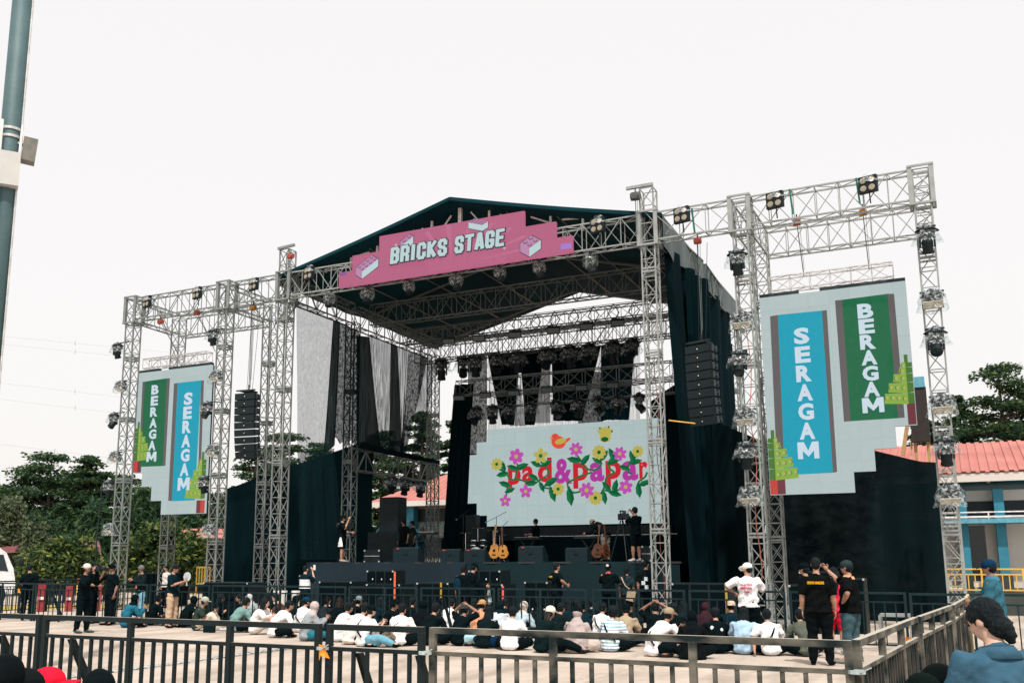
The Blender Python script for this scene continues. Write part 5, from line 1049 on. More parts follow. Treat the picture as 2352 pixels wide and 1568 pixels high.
# (u, v of seat, label, kind, arms, lean, side, head, hair colour, top, top colour, bottom, bottom colour, rz, yaw, extra)
SIT = [
 (291, 1441, 'person in a teal shirt and black headscarf seated at the far left of the crowd', 'cross', 'phone', .12, 0, 'hijab', blk, 'long', (.13, .38, .46), 'trousers', blk, -.5, .3, {}),
 (424, 1441, 'hunched person all in black hood, seated left of the man with a phone', 'cross', 'lap', .2, 0, 'hood', blk, 'long', blk, 'trousers', blk, -.3, 0, {}),
 (455, 1448, 'man in pale cap, olive shirt and cream trousers looking at a phone, knees up', 'up', 'phone', .08, 0, 'cap', (.62, .66, .60), 'tee', (.16, .22, .20), 'trousers', (.80, .76, .70), -1.1, 0, dict(skin=1, shoes=(.75, .76, .78), phone=1)),
 (491, 1436, 'long-haired person in black behind the man with a phone', 'cross', 'phone', .1, 0, 'long', None, 'tee', blk, 'trousers', blk, -.9, 0, {}),
 (529, 1436, 'woman in black headscarf facing left behind the grey-green shirt', 'cross', 'lap', .1, 0, 'hijab', blk, 'long', blk, 'trousers', blk, .9, .4, {}),
 (540, 1452, 'man in grey-green tee hunched beside an iced drink', 'cross', 'lap', .2, .04, 'hair', None, 'tee', (.42, .55, .54), 'trousers', blk, -.5, -.2, {}),
 (560, 1432, 'woman in black facing the camera behind the grey-green shirt', 'cross', 'phone', .12, 0, 'hair', None, 'tee', blk, 'trousers', blk, 2.6, 0, {}),
 (588, 1436, 'woman in pale grey headscarf with head bowed', 'cross', 'lap', .16, 0, 'hijab', (.68, .68, .68), 'long', (.55, .62, .63), 'trousers', blk, 2.4, 0, dict(pitch=.5)),
 (588, 1457, 'long-haired woman in white shorts seated before the left barrels', 'up', 'knees', .14, 0, 'long', None, 'tee', (.85, .84, .83), 'shorts', (.88, .86, .83), -1.2, 0, dict(skin=2)),
 (624, 1432, 'dark-haired girl facing left with a small blue fan', 'cross', 'phone', .1, 0, 'long', None, 'tee', blk, 'trousers', blk, 1.9, 0, dict(skin=2)),
 (645, 1436, 'girl with dark hair facing the camera beside the white tee', 'cross', 'phone', .1, 0, 'hair', None, 'tee', (.3, .2, .2), 'trousers', blk, 2.2, 0, dict(skin=2)),
 (632, 1464, 'man in plain white tee leaning right, black trousers, left part of the crowd', 'cross', 'lap', .25, .06, 'hair', None, 'tee', wh, 'trousers', blk, -.75, 0, {}),
 (690, 1452, 'person in navy backwards cap and white tee with navy strap', 'cross', 'lap', .12, 0, 'capback', (.05, .2, .3), 'tee', wh, 'trousers', (.05, .2, .3), -.2, .3, dict(strap=nvy)),
 (705, 1472, 'woman in beige-pink headscarf and blue jeans beside the double post', 'cross', 'phone', .1, 0, 'capveil2', (.70, .65, .64), 'long', (.55, .58, .60), 'trousers', (.16, .42, .50), -.7, -.2, {}),
 (738, 1450, 'man in charcoal tee with tall gold letters on the back', 'cross', 'lap', .15, 0, 'short', None, 'tee', (.12, .15, .18), 'trousers', blk, -.1, 0, dict(pr=(['TNR'], (.55, .45, .20), .22, .12))),
 (766, 1452, 'person with long dark brown hair right of the gold-lettered tee', 'cross', 'lap', .14, 0, 'long', brown_hair, 'tee', blk, 'trousers', blk, -.3, 0, {}),
 (790, 1450, 'man in black vest over white, short black hair, facing right', 'cross', 'lap', .1, 0, 'hair', None, 'tee', blk, 'trousers', blk, -.4, -.4, {}),
 (812, 1450, 'person in grey and black cap behind the cream tee', 'cross', 'lap', .1, 0, 'capback', (.45, .50, .52), 'tee', blk, 'trousers', blk, -.3, 0, {}),
 (780, 1474, 'person in white shirt and blue jeans left of the cream tee', 'cross', 'lap', .14, .06, 'hair', None, 'long', wh, 'trousers', (.1, .38, .5), -.3, 0, {}),
 (806, 1480, 'broad man in cream oversized tee, black hair, back to the camera', 'cross', 'lap', .24, .08, 'hair', None, 'tee', (.86, .84, .81), 'trousers', blk, -.4, 0, dict(fat=1.1)),
 (836, 1485, 'woman in black cap and white tee with light blue jeans stretched right', 'side', 'phone', .1, 0, 'cap', blk, 'tee', (.94, .93, .93), 'trousers', JEAN, -.6, 0, dict(skin=2, strap=blk, shoes=blk)),
 (890, 1462, 'man in black bucket hat facing right', 'cross', 'lap', .12, .03, 'bucket', blk, 'tee', blk, 'trousers', blk, -1.0, 0, {}),
 (914, 1484, 'man in white printed tee with a camouflage bag on his back', 'cross', 'lap', .16, 0, 'hair', None, 'tee', wh, 'trousers', blk, .1, .2, dict(camo=1, fat=1.05)),
 (964, 1470, 'person in black hoodie right of the camouflage bag', 'cross', 'lap', .1, 0, 'hood', blk, 'long', (.03, .05, .07), 'trousers', (.2, .4, .45), -.1, 0, {}),
 (982, 1482, 'man in black tee with a dark red print, short dark hair', 'cross', 'lap', .15, .04, 'hair', None, 'tee', blk, 'trousers', blk, -.2, -.3, dict(pr=(['CHURCH', 'CLUB'], (.45, .12, .18), .22, .045))),
 (1030, 1455, 'man in bright white tee above the light jeans, dark hair', 'cross', 'lap', .1, 0, 'hair', None, 'tee', (.95, .94, .95), 'trousers', JEAN, -.1, 0, {}),
 (1055, 1483, 'man in black tee and grey cap with both hands at his head', 'side', 'head', .12, .02, 'capback', (.22, .27, .28), 'tee', blk, 'trousers', (.62, .76, .80), -.2, 0, dict(skin=1, pr2=[(.06, -.50, .06, .02), (.06, -.54, .045, .012)])),
 (1097, 1466, 'person in a tan cap and light orange shirt', 'cross', 'lap', .12, 0, 'capback', (.70, .54, .36), 'tee', (.78, .56, .42), 'trousers', (.6, .7, .72), -.2, 0, {}),
 (1112, 1489, 'person with black hair and long black coat, back to the camera, next to blue jeans', 'cross', 'lap', .1, .03, 'long', None, 'long', (.03, .09, .10), 'trousers', (.03, .16, .28), -.1, 0, {}),
 (1143, 1468, 'person in black hood and pale blue shirt left of the white tee', 'cross', 'lap', .1, 0, 'hood', (.03, .10, .12), 'long', (.72, .76, .80), 'trousers', (.03, .2, .35), 0, 0, {}),
 (1172, 1494, 'man in white tee and black trousers at the middle of the crowd, short black hair', 'cross', 'lap', .12, 0, 'hair', None, 'tee', (.93, .93, .94), 'trousers', blk, .05, 0, dict(fat=1.05)),
 (1195, 1466, 'woman in beige headscarf and light blue shirt', 'cross', 'lap', .1, 0, 'hijab', (.80, .76, .72), 'long', (.68, .76, .80), 'trousers', blk, -.3, 0, {}),
 (1213, 1458, 'woman in black headscarf and sunglasses facing the camera', 'cross', 'lap', .08, 0, 'hijab', blk, 'long', blk, 'trousers', blk, 2.7, .2, dict(skin=2, glasses=1)),
 (1248, 1499, 'woman in cream cap with long dark hair and dark green jacket', 'side', 'lap', .1, .03, 'capL', (.92, .87, .80), 'long', (.03, .10, .11), 'trousers', blk, -.5, 0, dict(skin=1)),
 (1282, 1475, 'person in dark jacket right of the cream cap', 'cross', 'lap', .08, 0, 'hair', None, 'long', (.04, .10, .11), 'trousers', blk, -.3, 0, {}),
 (1322, 1499, 'person in black cap over a taupe veil that reaches the ground', 'cross', 'lap', .1, 0, 'capveil', (.66, .61, .60), 'robe', (.66, .61, .60), 'skirt', (.70, .66, .62), 0, 0, {}),
 (1320, 1462, 'dark-haired person partly hidden by the taupe veil', 'cross', 'lap', .1, 0, 'hair', None, 'tee', blk, 'trousers', blk, 0, 0, {}),
 (1344, 1472, 'man in navy tee with black hair right of the taupe veil', 'cross', 'lap', .14, 0, 'hair', None, 'tee', nvy, 'trousers', blk, .3, 0, {}),
 (1379, 1474, 'person in white tee with dark shoulder strap and black hair', 'cross', 'phone', .1, 0, 'hair', None, 'tee', wh, 'trousers', blk, -.2, 0, dict(strap=nvy)),
 (1403, 1497, 'big-haired person in light blue striped shirt with black strap', 'cross', 'lap', .1, 0, 'big', None, 'tee', STR, 'trousers', blk, -.1, 0, dict(strap=blk, fat=1.08)),
 (1437, 1485, 'person in black beanie and beige camouflage shirt', 'cross', 'lap', .1, 0, 'beanie', blk, 'tee', (.62, .56, .47), 'trousers', blk, .1, 0, {}),
 (1505, 1480, 'man in black tee with a white fan print, hands raised to his head', 'cross', 'head', .1, 0, 'short', None, 'tee', blk, 'trousers', blk, .05, 0, dict(fan=1, skin=1)),
 (1504, 1508, 'man in khaki cap and white tee bent over a phone', 'side', 'phone', .25, .06, 'cap', (.60, .53, .44), 'tee', (.93, .92, .93), 'shorts', blk, -.6, 0, dict(strap=nvy, skin=1, phone=1)),
 (1552, 1484, 'person all in black behind the khaki cap', 'cross', 'lap', .1, 0, 'hair', None, 'long', (.02, .05, .06), 'trousers', blk, .3, 0, {}),
 (1592, 1514, 'person in black hoodie with white marks at the sides, near the scraped post', 'cross', 'lap', .12, 0, 'hood', blk, 'robe', (.03, .05, .06), 'trousers', blk, .2, 0, dict(pr2=[(-.17, -.42, .03, .05), (-.15, -.54, .05, .02), (.18, -.54, .03, .03)])),
 (1620, 1474, 'person in maroon headscarf', 'cross', 'lap', .1, 0, 'hijab', (.24, .12, .15), 'long', (.20, .11, .14), 'trousers', blk, 0, 0, {}),
 (1650, 1501, 'person in black shirt with white skull shapes', 'cross', 'lap', .12, -.02, 'hair', None, 'tee', blk, 'trousers', blk, .25, 0, dict(skulls=1)),
 (1680, 1474, 'man in beige cap worn backwards and navy tee', 'cross', 'lap', .1, 0, 'capback', (.76, .70, .62), 'tee', nvy, 'trousers', blk, 0, 0, {}),
 (1709, 1503, 'long-haired woman in pale blue tee with faint pink print', 'cross', 'lap', .1, 0, 'long', None, 'tee', (.62, .73, .82), 'trousers', blk, 0, 0, dict(skin=2, pr2=[(0, -.2, .10, .015), (0, -.25, .11, .015), (0, -.3, .10, .015)], prc=(.68, .45, .62))),
 (1772, 1506, 'man in white tee with a black bag strap, last seated person on the right', 'cross', 'back', .12, -.03, 'hair', None, 'tee', (.94, .93, .95), 'trousers', blk, .25, 0, dict(skin=0, strapR=blk)),
 (1857, 1508, 'crouching person in ribbed olive top behind the crew man', 'cross', 'lap', .3, 0, 'hair', None, 'long', GRN, 'trousers', blk, .5, 0, {}),
]
for k_, (u, v, t) in enumerate([(350, 1436, 'between the teal shirt and the hooded person'), (668, 1440, 'behind the white tee leaning right'), (862, 1450, 'behind the light blue jeans'), (942, 1452, 'left of the black hoodie'), (1008, 1452, 'between the red print and the bright white tee'), (1078, 1452, 'behind the tan cap'), (1158, 1455, 'behind the middle white tee'), (1232, 1460, 'left of the cream cap'), (1300, 1462, 'right of the cream cap, farther back'), (1362, 1462, 'behind the navy tee'), (1462, 1466, 'right of the black beanie'), (1570, 1470, 'left of the maroon headscarf, farther back'), (1740, 1476, 'left of the last white tee')]):
    SIT.append((u, v, 'dark-clothed person seated in the back row '+t, 'cross', 'lap', .1, 0, ['hair', 'hood', 'long'][k_ % 3], [None, (.03, .08, .09), None][k_ % 3], 'tee', [blk, (.05, .1, .12), nvy][k_ % 3], 'trousers', blk, R_.uniform(-.6, .6), R_.uniform(-.4, .4), {}))
for row in SIT:
    u, v, lab, kind, arms, lean, side, hd, hc, top, tc, bot, bc, rz, yaw, ex = row
    J = sitpose(kind, lean, side, .04, arms); p = onZ(u, v); d = V3((p.x, p.y, 0)).normalized(); p = p+d*.12
    face = -math.atan2(0-p.x+(-13.5-0)*.25, 0)*0
    base = math.atan2(-(-13-p.x)*-1, 30-p.y)*0      # everyone looks at the stage, +Y, with own turn
    h_ = {'capL': 'cap', 'capveil2': 'hijab'}.get(hd, hd)
    r = person(lab, p, rz, J, top, tc, bot, bc, h_, hc, ex.get('skin', 0), yaw, ex.get('pitch', .12), 1.0+R_.uniform(-.03, .03), group=GS, fat=ex.get('fat', 1.), shoes=ex.get('shoes', (.12, .13, .14)))
    if 'strap' in ex: strap_on(r, J, cl(ex['strap']))
    if 'strapR' in ex: strap_on(r, J, cl(ex['strapR']), k=-1)
    if 'pr' in ex: t, c, w_, hh = ex['pr']; print_on(r, J, t, cl(c, 'print'), w_, hh)
    if 'pr2' in ex: patches(r, J, ex['pr2'], cl(ex.get('prc', (.9, .9, .9)), 'print'))
    if 'skulls' in ex: patches(r, J, [(-.1, -.12, .035, .04), (.08, -.16, .03, .038), (-.04, -.3, .035, .045), (.12, -.34, .03, .04), (-.14, -.42, .035, .04), (.02, -.47, .035, .045)], cl((.88, .9, .92), 'print'))
    if 'fan' in ex:
        b = B(); c = V3((0, V3(J['neck']).y-.16, V3(J['neck']).z-.25))
        for k in range(13): a = math.pi*(k/12*1.25-.125); q = V3((math.cos(a), 0, math.sin(a))); b.prism([c+q*.05+V3((-q.z, 0, q.x))*.004, c+q*.13+V3((-q.z, 0, q.x))*.012, c+q*.13-V3((-q.z, 0, q.x))*.012, c+q*.05-V3((-q.z, 0, q.x))*.004], (0, .01, 0))
        b.build('shirt_print', cl((.85, .88, .82), 'print'), r)
    if hd == 'capL':
        b = B(); H = V3(J['head']); b.loft([ring(H+V3((0, -.06, 0)), .075, .05, Z_), ring(H+V3((0, -.12, -.16)), .08, .045, Z_), ring(H+V3((0, -.13, -.32)), .06, .035, Z_), ring(H+V3((0, -.13, -.4)), .03, .02, Z_)], 12); b.build('hair', brown_hair, r, True)
    if 'glasses' in ex:
        b = B(); H = V3(J['head']); HR = Matrix.Rotation(-yaw, 3, 'Z')
        for sx in (-1, 1): b.ell(H+HR @ V3((sx*.034, .098, .012)), (.03, .012, .02), HR, 8, 5)
        b.build('sunglasses', dark_eye, r)
    if 'phone' in ex:
        q = wpt(r, V3(J['neck'])+V3((0, .42, -.08))); b = B(); b.box((0, 0, 0), (.08, .012, .16), Matrix.Rotation(rz, 3, 'Z')); tag(b.build('phone', glassy, loc=q), 'dark phone held by the '+('man in the pale cap' if u < 600 else 'bent man in the khaki cap'), 'phone', 'phones in hands')
    if 'camo' in ex:
        b = B(); q = wpt(r, (-.1, -.27, .17)); b.ell(q, (.17, .11, .16), None, 12, 8); b.path([wpt(r, (-.1, -.22, .3)), wpt(r, (.08, -.16, .5))], .02, 5); b = remesh(b, .025, 1); b.v = [(x+.015*math.sin(z*40), y+.01*math.sin(x*50), z) for x, y, z in b.v]; prop('backpack', b, CAMO, 'brown camouflage drawstring bag on the back of the white printed tee', 'bag')
# ------------------------------------------------------------ standing people
GP = 'people standing in front of the stage'; GSg = 'people on the stage'
def st(u, v, lab, J, rz, h=1.0, z=0., Y=None, grp=GP, **k):
    p = onZ(u, v, z) if Y is None else V3((onY(u, v, Y).x, Y, z)); r = person(lab, p, rz, J, s=h, group=grp, **k); r['J'] = 0; del r['J']; return r
fan_m = mat('clear_fan', (.45, .52, .53), .3)
A_ = standpose(('hold', 'down')); st(60, 1424, 'man in black tee with an orange badge at the far left behind the barriers', A_, .6, 1.0, top='tee', tc=blk, bot='trousers', bc=blk, head='short', skin=0)
B_ = standpose(('camera', 'camera'), lean=.03, step=.06); r = st(186, 1453, 'cameraman in white and black cap aiming a small camera to the right', B_, -1.35, 1.0, top='long', tc=blk, bot='trousers', bc=blk, head='capback', hc=(.85, .80, .76), skin=1, shoes=(.2, .3, .34)); patches(r, B_, [(0, -.2, .07, .05)], cl((.75, .3, .15), 'print'))
q = wpt(r, V3(B_['neck'])+V3((0, .36, .14))); b = B(); b.box(q, (.2, .1, .12)); b.tube(q+V3((.1, 0, 0)), q+V3((.24, 0, 0)), .045, 10); prop('camera', b, black, 'small dark camera held by the cameraman in white cap', 'camera')
C_ = standpose(('camera', 'hold')); st(208, 1431, 'man in black tee leaning behind the left cameraman', C_, -1.2, 1.0, top='tee', tc=blk, bot='trousers', bc=blk, head='cap', hc=blk, skin=1)
D_ = standpose(('down', 'mouth')); r = st(250, 1435, 'man in black polo and black cap with his hand at his mouth', D_, 2.9, 1.0, top='tee', tc=blk, bot='trousers', bc=blk, head='cap', hc=blk, skin=1, yaw=-.3)
E_ = standpose(('phone', 'phone')); r = st(320, 1412, 'person in grey cap and dark jacket with a lanyard and light jeans', E_, 2.9, .98, Y=23.5, top='long', tc=(.06, .12, .13), bot='trousers', bc=(.45, .62, .70), head='beanie', hc=(.42, .42, .42), skin=0, pitch=.4)
b = B(); b.path([V3(E_['neck'])+V3((-.06, .08, -.04)), V3(E_['neck'])+V3((0, .17, -.3)), V3(E_['neck'])+V3((.06, .08, -.04))], .012, 4); b.box(V3(E_['neck'])+V3((0, .18, -.42)), (.08, .01, .12)); b.build('lanyard', cl((.85, .55, .5)), r)
F_ = standpose('down'); st(378, 1403, 'person in white with a red lanyard far behind the left wing', F_, 2.9, .98, Y=30.2, top='tee', tc=(.8, .78, .76), bot='trousers', bc=blk, head='hair', skin=0)
G_ = standpose(('phone', 'phone'), hd=.06, step=.04); r = st(392, 1441, 'man in navy shirt and khaki trousers holding a small white fan', G_, -1.3, 1.0, top='tee', tc=(.03, .12, .16), bot='trousers', bc=(.72, .62, .52), head='hair', skin=0, pitch=.45, shoes=(.05, .07, .08))
q = wpt(r, V3(G_['neck'])+V3((0, .42, -.08))); b = B(); b.tube(q+V3((0, -.01, 0)), q+V3((0, .012, 0)), .125, 18); b.tube(q+V3((0, -.02, 0)), q+V3((0, .02, 0)), .03, 10); b.bar(q-V3((0, 0, .12)), q-V3((0, 0, .24)), .03); prop('hand_fan', b, fan_m, 'round pale hand fan held by the man in khaki trousers', 'fan')
H_ = standpose(('hold', 'camera')); r = st(698, 1425, 'man in navy shirt with a broad white band photographing the stage', H_, -.1, .98, top='tee', tc=nvy, bot='trousers', bc=blk, head='short', skin=2)
b = B(); N = V3(H_['neck']); pel = V3(H_['pel']); b.loft([ring(V3((0, 0, 1.0)), .199, .165, Z_), ring(V3((0, 0, 1.15)), .186, .155, Z_), ring(V3((0, 0, 1.28)), .20, .158, Z_)], 16, cap=False); b.build('white_band', cl((.88, .88, .90)), r, True)
q = wpt(r, V3(H_['neck'])+V3((.12, .3, .2))); b = B(); b.box(q, (.08, .015, .16)); prop('phone', b, white, 'white phone raised by the man in navy and white', 'phone', 'phones in hands')
I_ = standpose(('down', 'hold'), hd=.05); r = st(1086, 1440, 'tall man in black long-sleeved shirt carrying a clear plastic bag', I_, -.7, 1.02, top='long', tc=blk, bot='trousers', bc=blk, head='cap', hc=blk, skin=0, yaw=-.3, pitch=.4, fat=1.15)
q = wpt(r, V3(I_['wr'][1])+V3((0, .08, 0))); b = B(); b.loft([ring(q, .02, .02, Z_), ring(q-Z_*.25, .06, .05, Z_), ring(q-Z_*.42, .10, .07, Z_), ring(q-Z_*.5, .06, .05, Z_)], 10); prop('plastic_bag', b, cover_m, 'clear plastic bag hanging from the hand of the tall man in black', 'bag')
J_ = standpose('down'); r = st(1064, 1430, 'person in black with a small blue backpack behind the man with a plastic bag', J_, .1, .97, top='tee', tc=blk, bot='trousers', bc=blk, head='hair', skin=0)
b = B(); b.ell(wpt(r, (-.12, -.2, 1.15)), (.12, .08, .2), None, 10, 8); prop('backpack', b, cl((.05, .16, .22)), 'small dark blue backpack beside the man with a plastic bag', 'bag')
K_ = standpose(('elbow', 'elbow')); r = st(1280, 1435, 'man in black tee with yellow lettering on the shoulder walking along the stage', K_, -.8, 1.02, top='tee', tc=blk, bot='trousers', bc=blk, head='short', skin=0, yaw=-.2, fat=1.05); print_on(r, K_, ['CREW'], cl((.95, .68, .1), 'print'), .22, .05, -.12)
L_ = standpose(('rail', 'rail')); r = st(1400, 1430, 'man in white-patched black cap and red collar before the stage', L_, 0, 1.0, top='tee', tc=blk, bot='trousers', bc=blk, head='capback', hc=blk, skin=1, fat=1.12)
b = B(); b.ell(V3(L_['head'])+V3((0, -.095, .07)), (.045, .02, .05), None, 10, 6); b.build('cap_patch', cl((.85, .85, .83)), r)
b = B(); b.loft([ring(V3(L_['neck'])+V3((0, .0, -.012)), .082, .08, Z_), ring(V3(L_['neck'])+V3((0, 0, .03)), .072, .072, Z_)], 14); b.build('collar', cl((.80, .35, .30)), r)
M_ = standpose('down'); r = st(1442, 1428, 'woman with braided black hair, patterned dark shirt and a beige sling bag', M_, -.1, .95, top='tee', tc=(.14, .20, .22), bot='shorts', bc=(.1, .12, .13), head='braid', skin=1); strap_on(r, M_, cl((.75, .68, .60)), k=1)
b = B(); q = wpt(r, (.2, -.14, .82)); b.box(q, (.26, .07, .3), Matrix.Rotation(.2, 3, 'Y')); prop('sling_bag', b, cl((.66, .60, .50)), 'beige sling bag on the hip of the woman with the braid', 'bag')
N_ = standpose('down'); r = st(1488, 1430, 'tall man in black tee with four square photo prints on the back', N_, -.05, 1.07, top='tee', tc=(.035, .07, .085), bot='trousers', bc=blk, head='short', skin=0, yaw=.2, fat=1.1)
b = B()
for x, z in ((.05, -.25), (-.03, -.36), (.06, -.47)): b.box(V3((x, -.178, V3(N_['neck']).z+z)), (.10, .02, .105))
b.build('shirt_print', cl((.75, .80, .83), 'print'), r)
O_ = standpose(('elbow', 'rail')); r = st(1722, 1437, 'man in white cap and white tee with small red lettering leaning on the barrier', O_, .05, 1.0, Y=20.6, top='tee', tc=(.93, .93, .95), bot='shorts', bc=blk, head='cap', hc=(.92, .90, .87), skin=0, yaw=-1.2, fat=1.12); print_on(r, O_, ["I'M IN YOUR", 'MIND FULL', 'fanclub'], cl((.72, .15, .28), 'print'), .24, .045, -.17)
P_ = standpose('down'); st(1860, 1495, 'bearded man in black cap and glasses half hidden behind the crew man', P_, 1.3, 1.0, top='tee', tc=blk, bot='shorts', bc=(.04, .1, .13), head='cap', hc=blk, skin=0)
Q_ = standpose('down'); r = st(1888, 1527, 'big crew man in black tee with yellow lettering, arms hanging, back to the camera', Q_, 0.02, 1.05, top='tee', tc=(.03, .045, .05), bot='trousers', bc=(.03, .055, .065), head='short', skin=0, fat=1.16, shoes=(.02, .05, .06), vox=.018); print_on(r, Q_, ['CROWD HANDLING'], cl((.98, .68, .08), 'print'), .26, .045, -.14, -.178)
R__ = standpose('down'); r = st(1925, 1502, 'long-haired woman in a red top with bare legs between the two crew men', R__, -.3, .95, top='tee', tc=(.84, .15, .28), bot='shorts', bc=(.75, .10, .2), head='long', skin=0, yaw=-.4, shoes=(.6, .6, .6))
b = B(); q = wpt(r, (-.2, .1, .9)); b.tube(q, q+Z_*.16, .033, 10); b.tube(q+Z_*.16, q+Z_*.2, .014, 8); prop('water_bottle', b, mat('blue_bottle', (.25, .5, .6), .2), 'small blue water bottle beside the hand of the crew man', 'bottle')
S_ = standpose(('hip', 'point'), step=.05); r = st(1962, 1523, 'crew man in grey cap and grey trousers pointing left, hand on hip', S_, 1.35, 1.02, top='tee', tc=(.03, .045, .05), bot='trousers', bc=(.25, .35, .38), head='cap', hc=(.16, .21, .22), skin=0, fat=1.18, shoes=(.5, .52, .5), vox=.018)
b = B(); b.loft([ring(V3(S_['neck'])+V3((0, .0, -.03)), .105, .10, V3((0, -.2, 1))), ring(V3(S_['neck'])+V3((0, 0, .012)), .078, .078, V3((0, -.2, 1)))], 16); b.build('lanyard', cl((.90, .62, .50)), r)
T_ = standpose(('hold', 'hold')); r = st(2287, 1432, 'guard in blue cap, teal shirt and blue scarf at the right edge', T_, 1.45, 1.02, Y=17.5, top='long', tc=(.18, .36, .42), bot='trousers', bc=(.1, .2, .25), head='cap', hc=(.04, .18, .28), skin=1, fat=1.12)
b = B(); b.loft([ring(V3(T_['neck'])+V3((0, 0, -.05)), .12, .11, Z_), ring(V3(T_['neck'])+V3((0, 0, .03)), .08, .085, Z_)], 14); b.build('scarf', cl((.25, .45, .55)), r)
# on stage
SP = standpose(('hold', 'camera')); r = st(785, 1284, 'cameraman at the left end of the stage with a white towel at his hip', SP, -1.2, 1.0, 1.8, 30.2, GSg, top='tee', tc=blk, bot='shorts', bc=blk, head='cap', hc=blk, skin=0, yaw=-.3, shoes=(.6, .55, .5))
b = B(); q = wpt(r, (.2, -.02, .9)); b.loft([ring(q, .03, .02, Z_), ring(q-Z_*.2, .09, .03, Z_), ring(q-Z_*.34, .11, .03, Z_)], 8); prop('towel', b, cl((.9, .9, .92)), 'white towel hanging from the left cameraman', 'towel')
st(926, 1284, 'man in black printed tee standing beside the tall side fill speaker', standpose('down'), 2.9, .98, 1.8, 33.0, GSg, top='tee', tc=(.03, .05, .06), bot='trousers', bc=blk, head='big', skin=1)
st(946, 1284, 'person behind the man in the printed tee', standpose('down'), 2.5, .98, 1.8, 34.6, GSg, top='tee', tc=(.1, .13, .14), bot='trousers', bc=blk, head='hair', skin=1)
st(970, 1290, 'person in dark teal shirt behind the keyboard at the left of the stage', standpose('hold'), 2.4, .95, 1.6, 34.8, GSg, top='long', tc=(.15, .27, .30), bot='trousers', bc=(.1, .2, .24), head='cap', hc=(.3, .36, .38), skin=1)
st(1232, 1284, 'keyboard player in black turned sideways in front of the screen', standpose(('hold', 'hold')), 1.5, .98, 1.8, 35.3, GSg, top='tee', tc=blk, bot='trousers', bc=blk, head='hair', skin=1)
st(1392, 1284, 'man in beige cap and black shirt bending over the guitars', standpose(('hold', 'hold'), bend=.75, hd=.15), 1.3, 1.0, 1.8, 31.8, GSg, top='long', tc=blk, bot='trousers', bc=(.42, .42, .40), head='beanie', hc=(.45, .42, .34), skin=1, pitch=.9)
st(1462, 1284, 'cameraman in black shirt and shorts with white shoes at the right of the stage', standpose(('camera', 'camera')), 1.0, 1.0, 1.8, 30.2, GSg, top='tee', tc=blk, bot='shorts', bc=blk, head='hair', skin=0, shoes=(.85, .86, .88))
# foreground right and left
def fg(p, rz, J, lab, **k): return person(lab, p, rz, J, group=None, vox=k.pop('vox', .014), **k)
U_ = standpose(('hold', 'hold'), lean=.02, hd=.08)
dd = ray(2318, 1500); k_ = 5.5/V3((dd.x, dd.y, 0)).length; pU = V3((dd.x*k_-.05, dd.y*k_, 0))
denim = mat('blue_jacket_cloth', D(.16, .30, .38), .85, 0, D(.24, .38, .46), 5, .8, .6, 8, spec=.15)
r = fg(pU, .6, U_, 'woman in blue collared jacket with hair clipped up, close in the right corner', top='jacket', tc=denim, bot='trousers', bc=(.05, .08, .1), head='hair', hc=hair_m, skin=2, yaw=-.42, pitch=.45, s=.875, fat=1.08)
r.scale = (.875, .875, .875)
N = V3(U_['neck']); H = V3(U_['head']); b = B(); b.loft([ring(N+V3((0, -.01, -.055)), .118, .105, V3((0, .15, 1))), ring(N+V3((0, -.005, .0)), .088, .086, V3((0, .15, 1))), ring(N+V3((0, -.01, -.02)), .10, .096, V3((0, .15, 1))), ring(N+V3((0, -.015, -.075)), .135, .118, V3((0, .15, 1)))], 24); b.build('collar', denim, r, True)

b = B(); b.ell(H+V3((.02, -.10, -.03)), (.07, .05, .06)); limb(b, [H+V3((.03, -.10, .0)), H+V3((.05, -.13, -.05)), H+V3((.06, -.13, -.11))], [.045, .036, .02]); b = remesh(b, .012, 2); b.v = [(x+.003*math.sin(x*120+z*170), y+.003*math.sin(z*140), z) for x, y, z in b.v]; b.build('ponytail', hair_m, r, True)
b = B(); b.box(H+V3((.04, -.145, .0)), (.05, .012, .015)); b.build('hair_clip', blackm, r)
def near_sit(u, v, dist, lab, **k):
    J = sitpose('cross', .08); d = ray(u, v); f = dist/V3((d.x, d.y, 0)).length; top_z = EYE+d.z*f; s = k.pop('s', 1.); z = top_z-.87*s
    rz = k.pop('rz', .3); o = Matrix.Rotation(rz, 3, 'Z') @ V3((0, J['head'][1]*s, 0))
    return person(lab, V3((d.x*f-o.x, d.y*f-o.y, max(0, z))), rz, J, s=s, **k)
GN_ = 'spectators waiting in front of the near barrier'
near_sit(118, 1536, 6.6, 'spectator in a bright red cap at the lower left corner', top='tee', tc=blk, head='cap', hc=(.86, .10, .20), rz=-1.0, vox=.018, s=1.06, pitch=-.2, group=GN_)
near_sit(20, 1505, 6.0, 'spectator in black headscarf at the lower left edge', top='long', tc=blk, head='hijab', hc=(.03, .06, .07), rz=.3, vox=.018, s=1.05, group=GN_)
near_sit(62, 1540, 6.2, 'spectator in shiny black cap between the headscarf and the red cap', top='tee', tc=blk, head='cap', hc=(.06, .08, .09), rz=-.8, vox=.018, group=GN_)
near_sit(233, 1538, 6.4, 'spectator with smooth black head cover right of the red cap', top='tee', tc=blk, head='hijab', hc=(.03, .07, .08), rz=.2, vox=.018, group=GN_)
near_sit(2155, 1530, 5.6, 'spectator in black cap beside the woman in the blue jacket', top='tee', tc=blk, head='capback', hc=(.02, .05, .05), rz=.2, vox=.018, group=GN_)
near_sit(2118, 1553, 5.2, 'spectator in dark green cap lowest at the right corner', top='tee', tc=blk, head='beanie', hc=(.02, .07, .06), rz=.2, vox=.018, group=GN_)
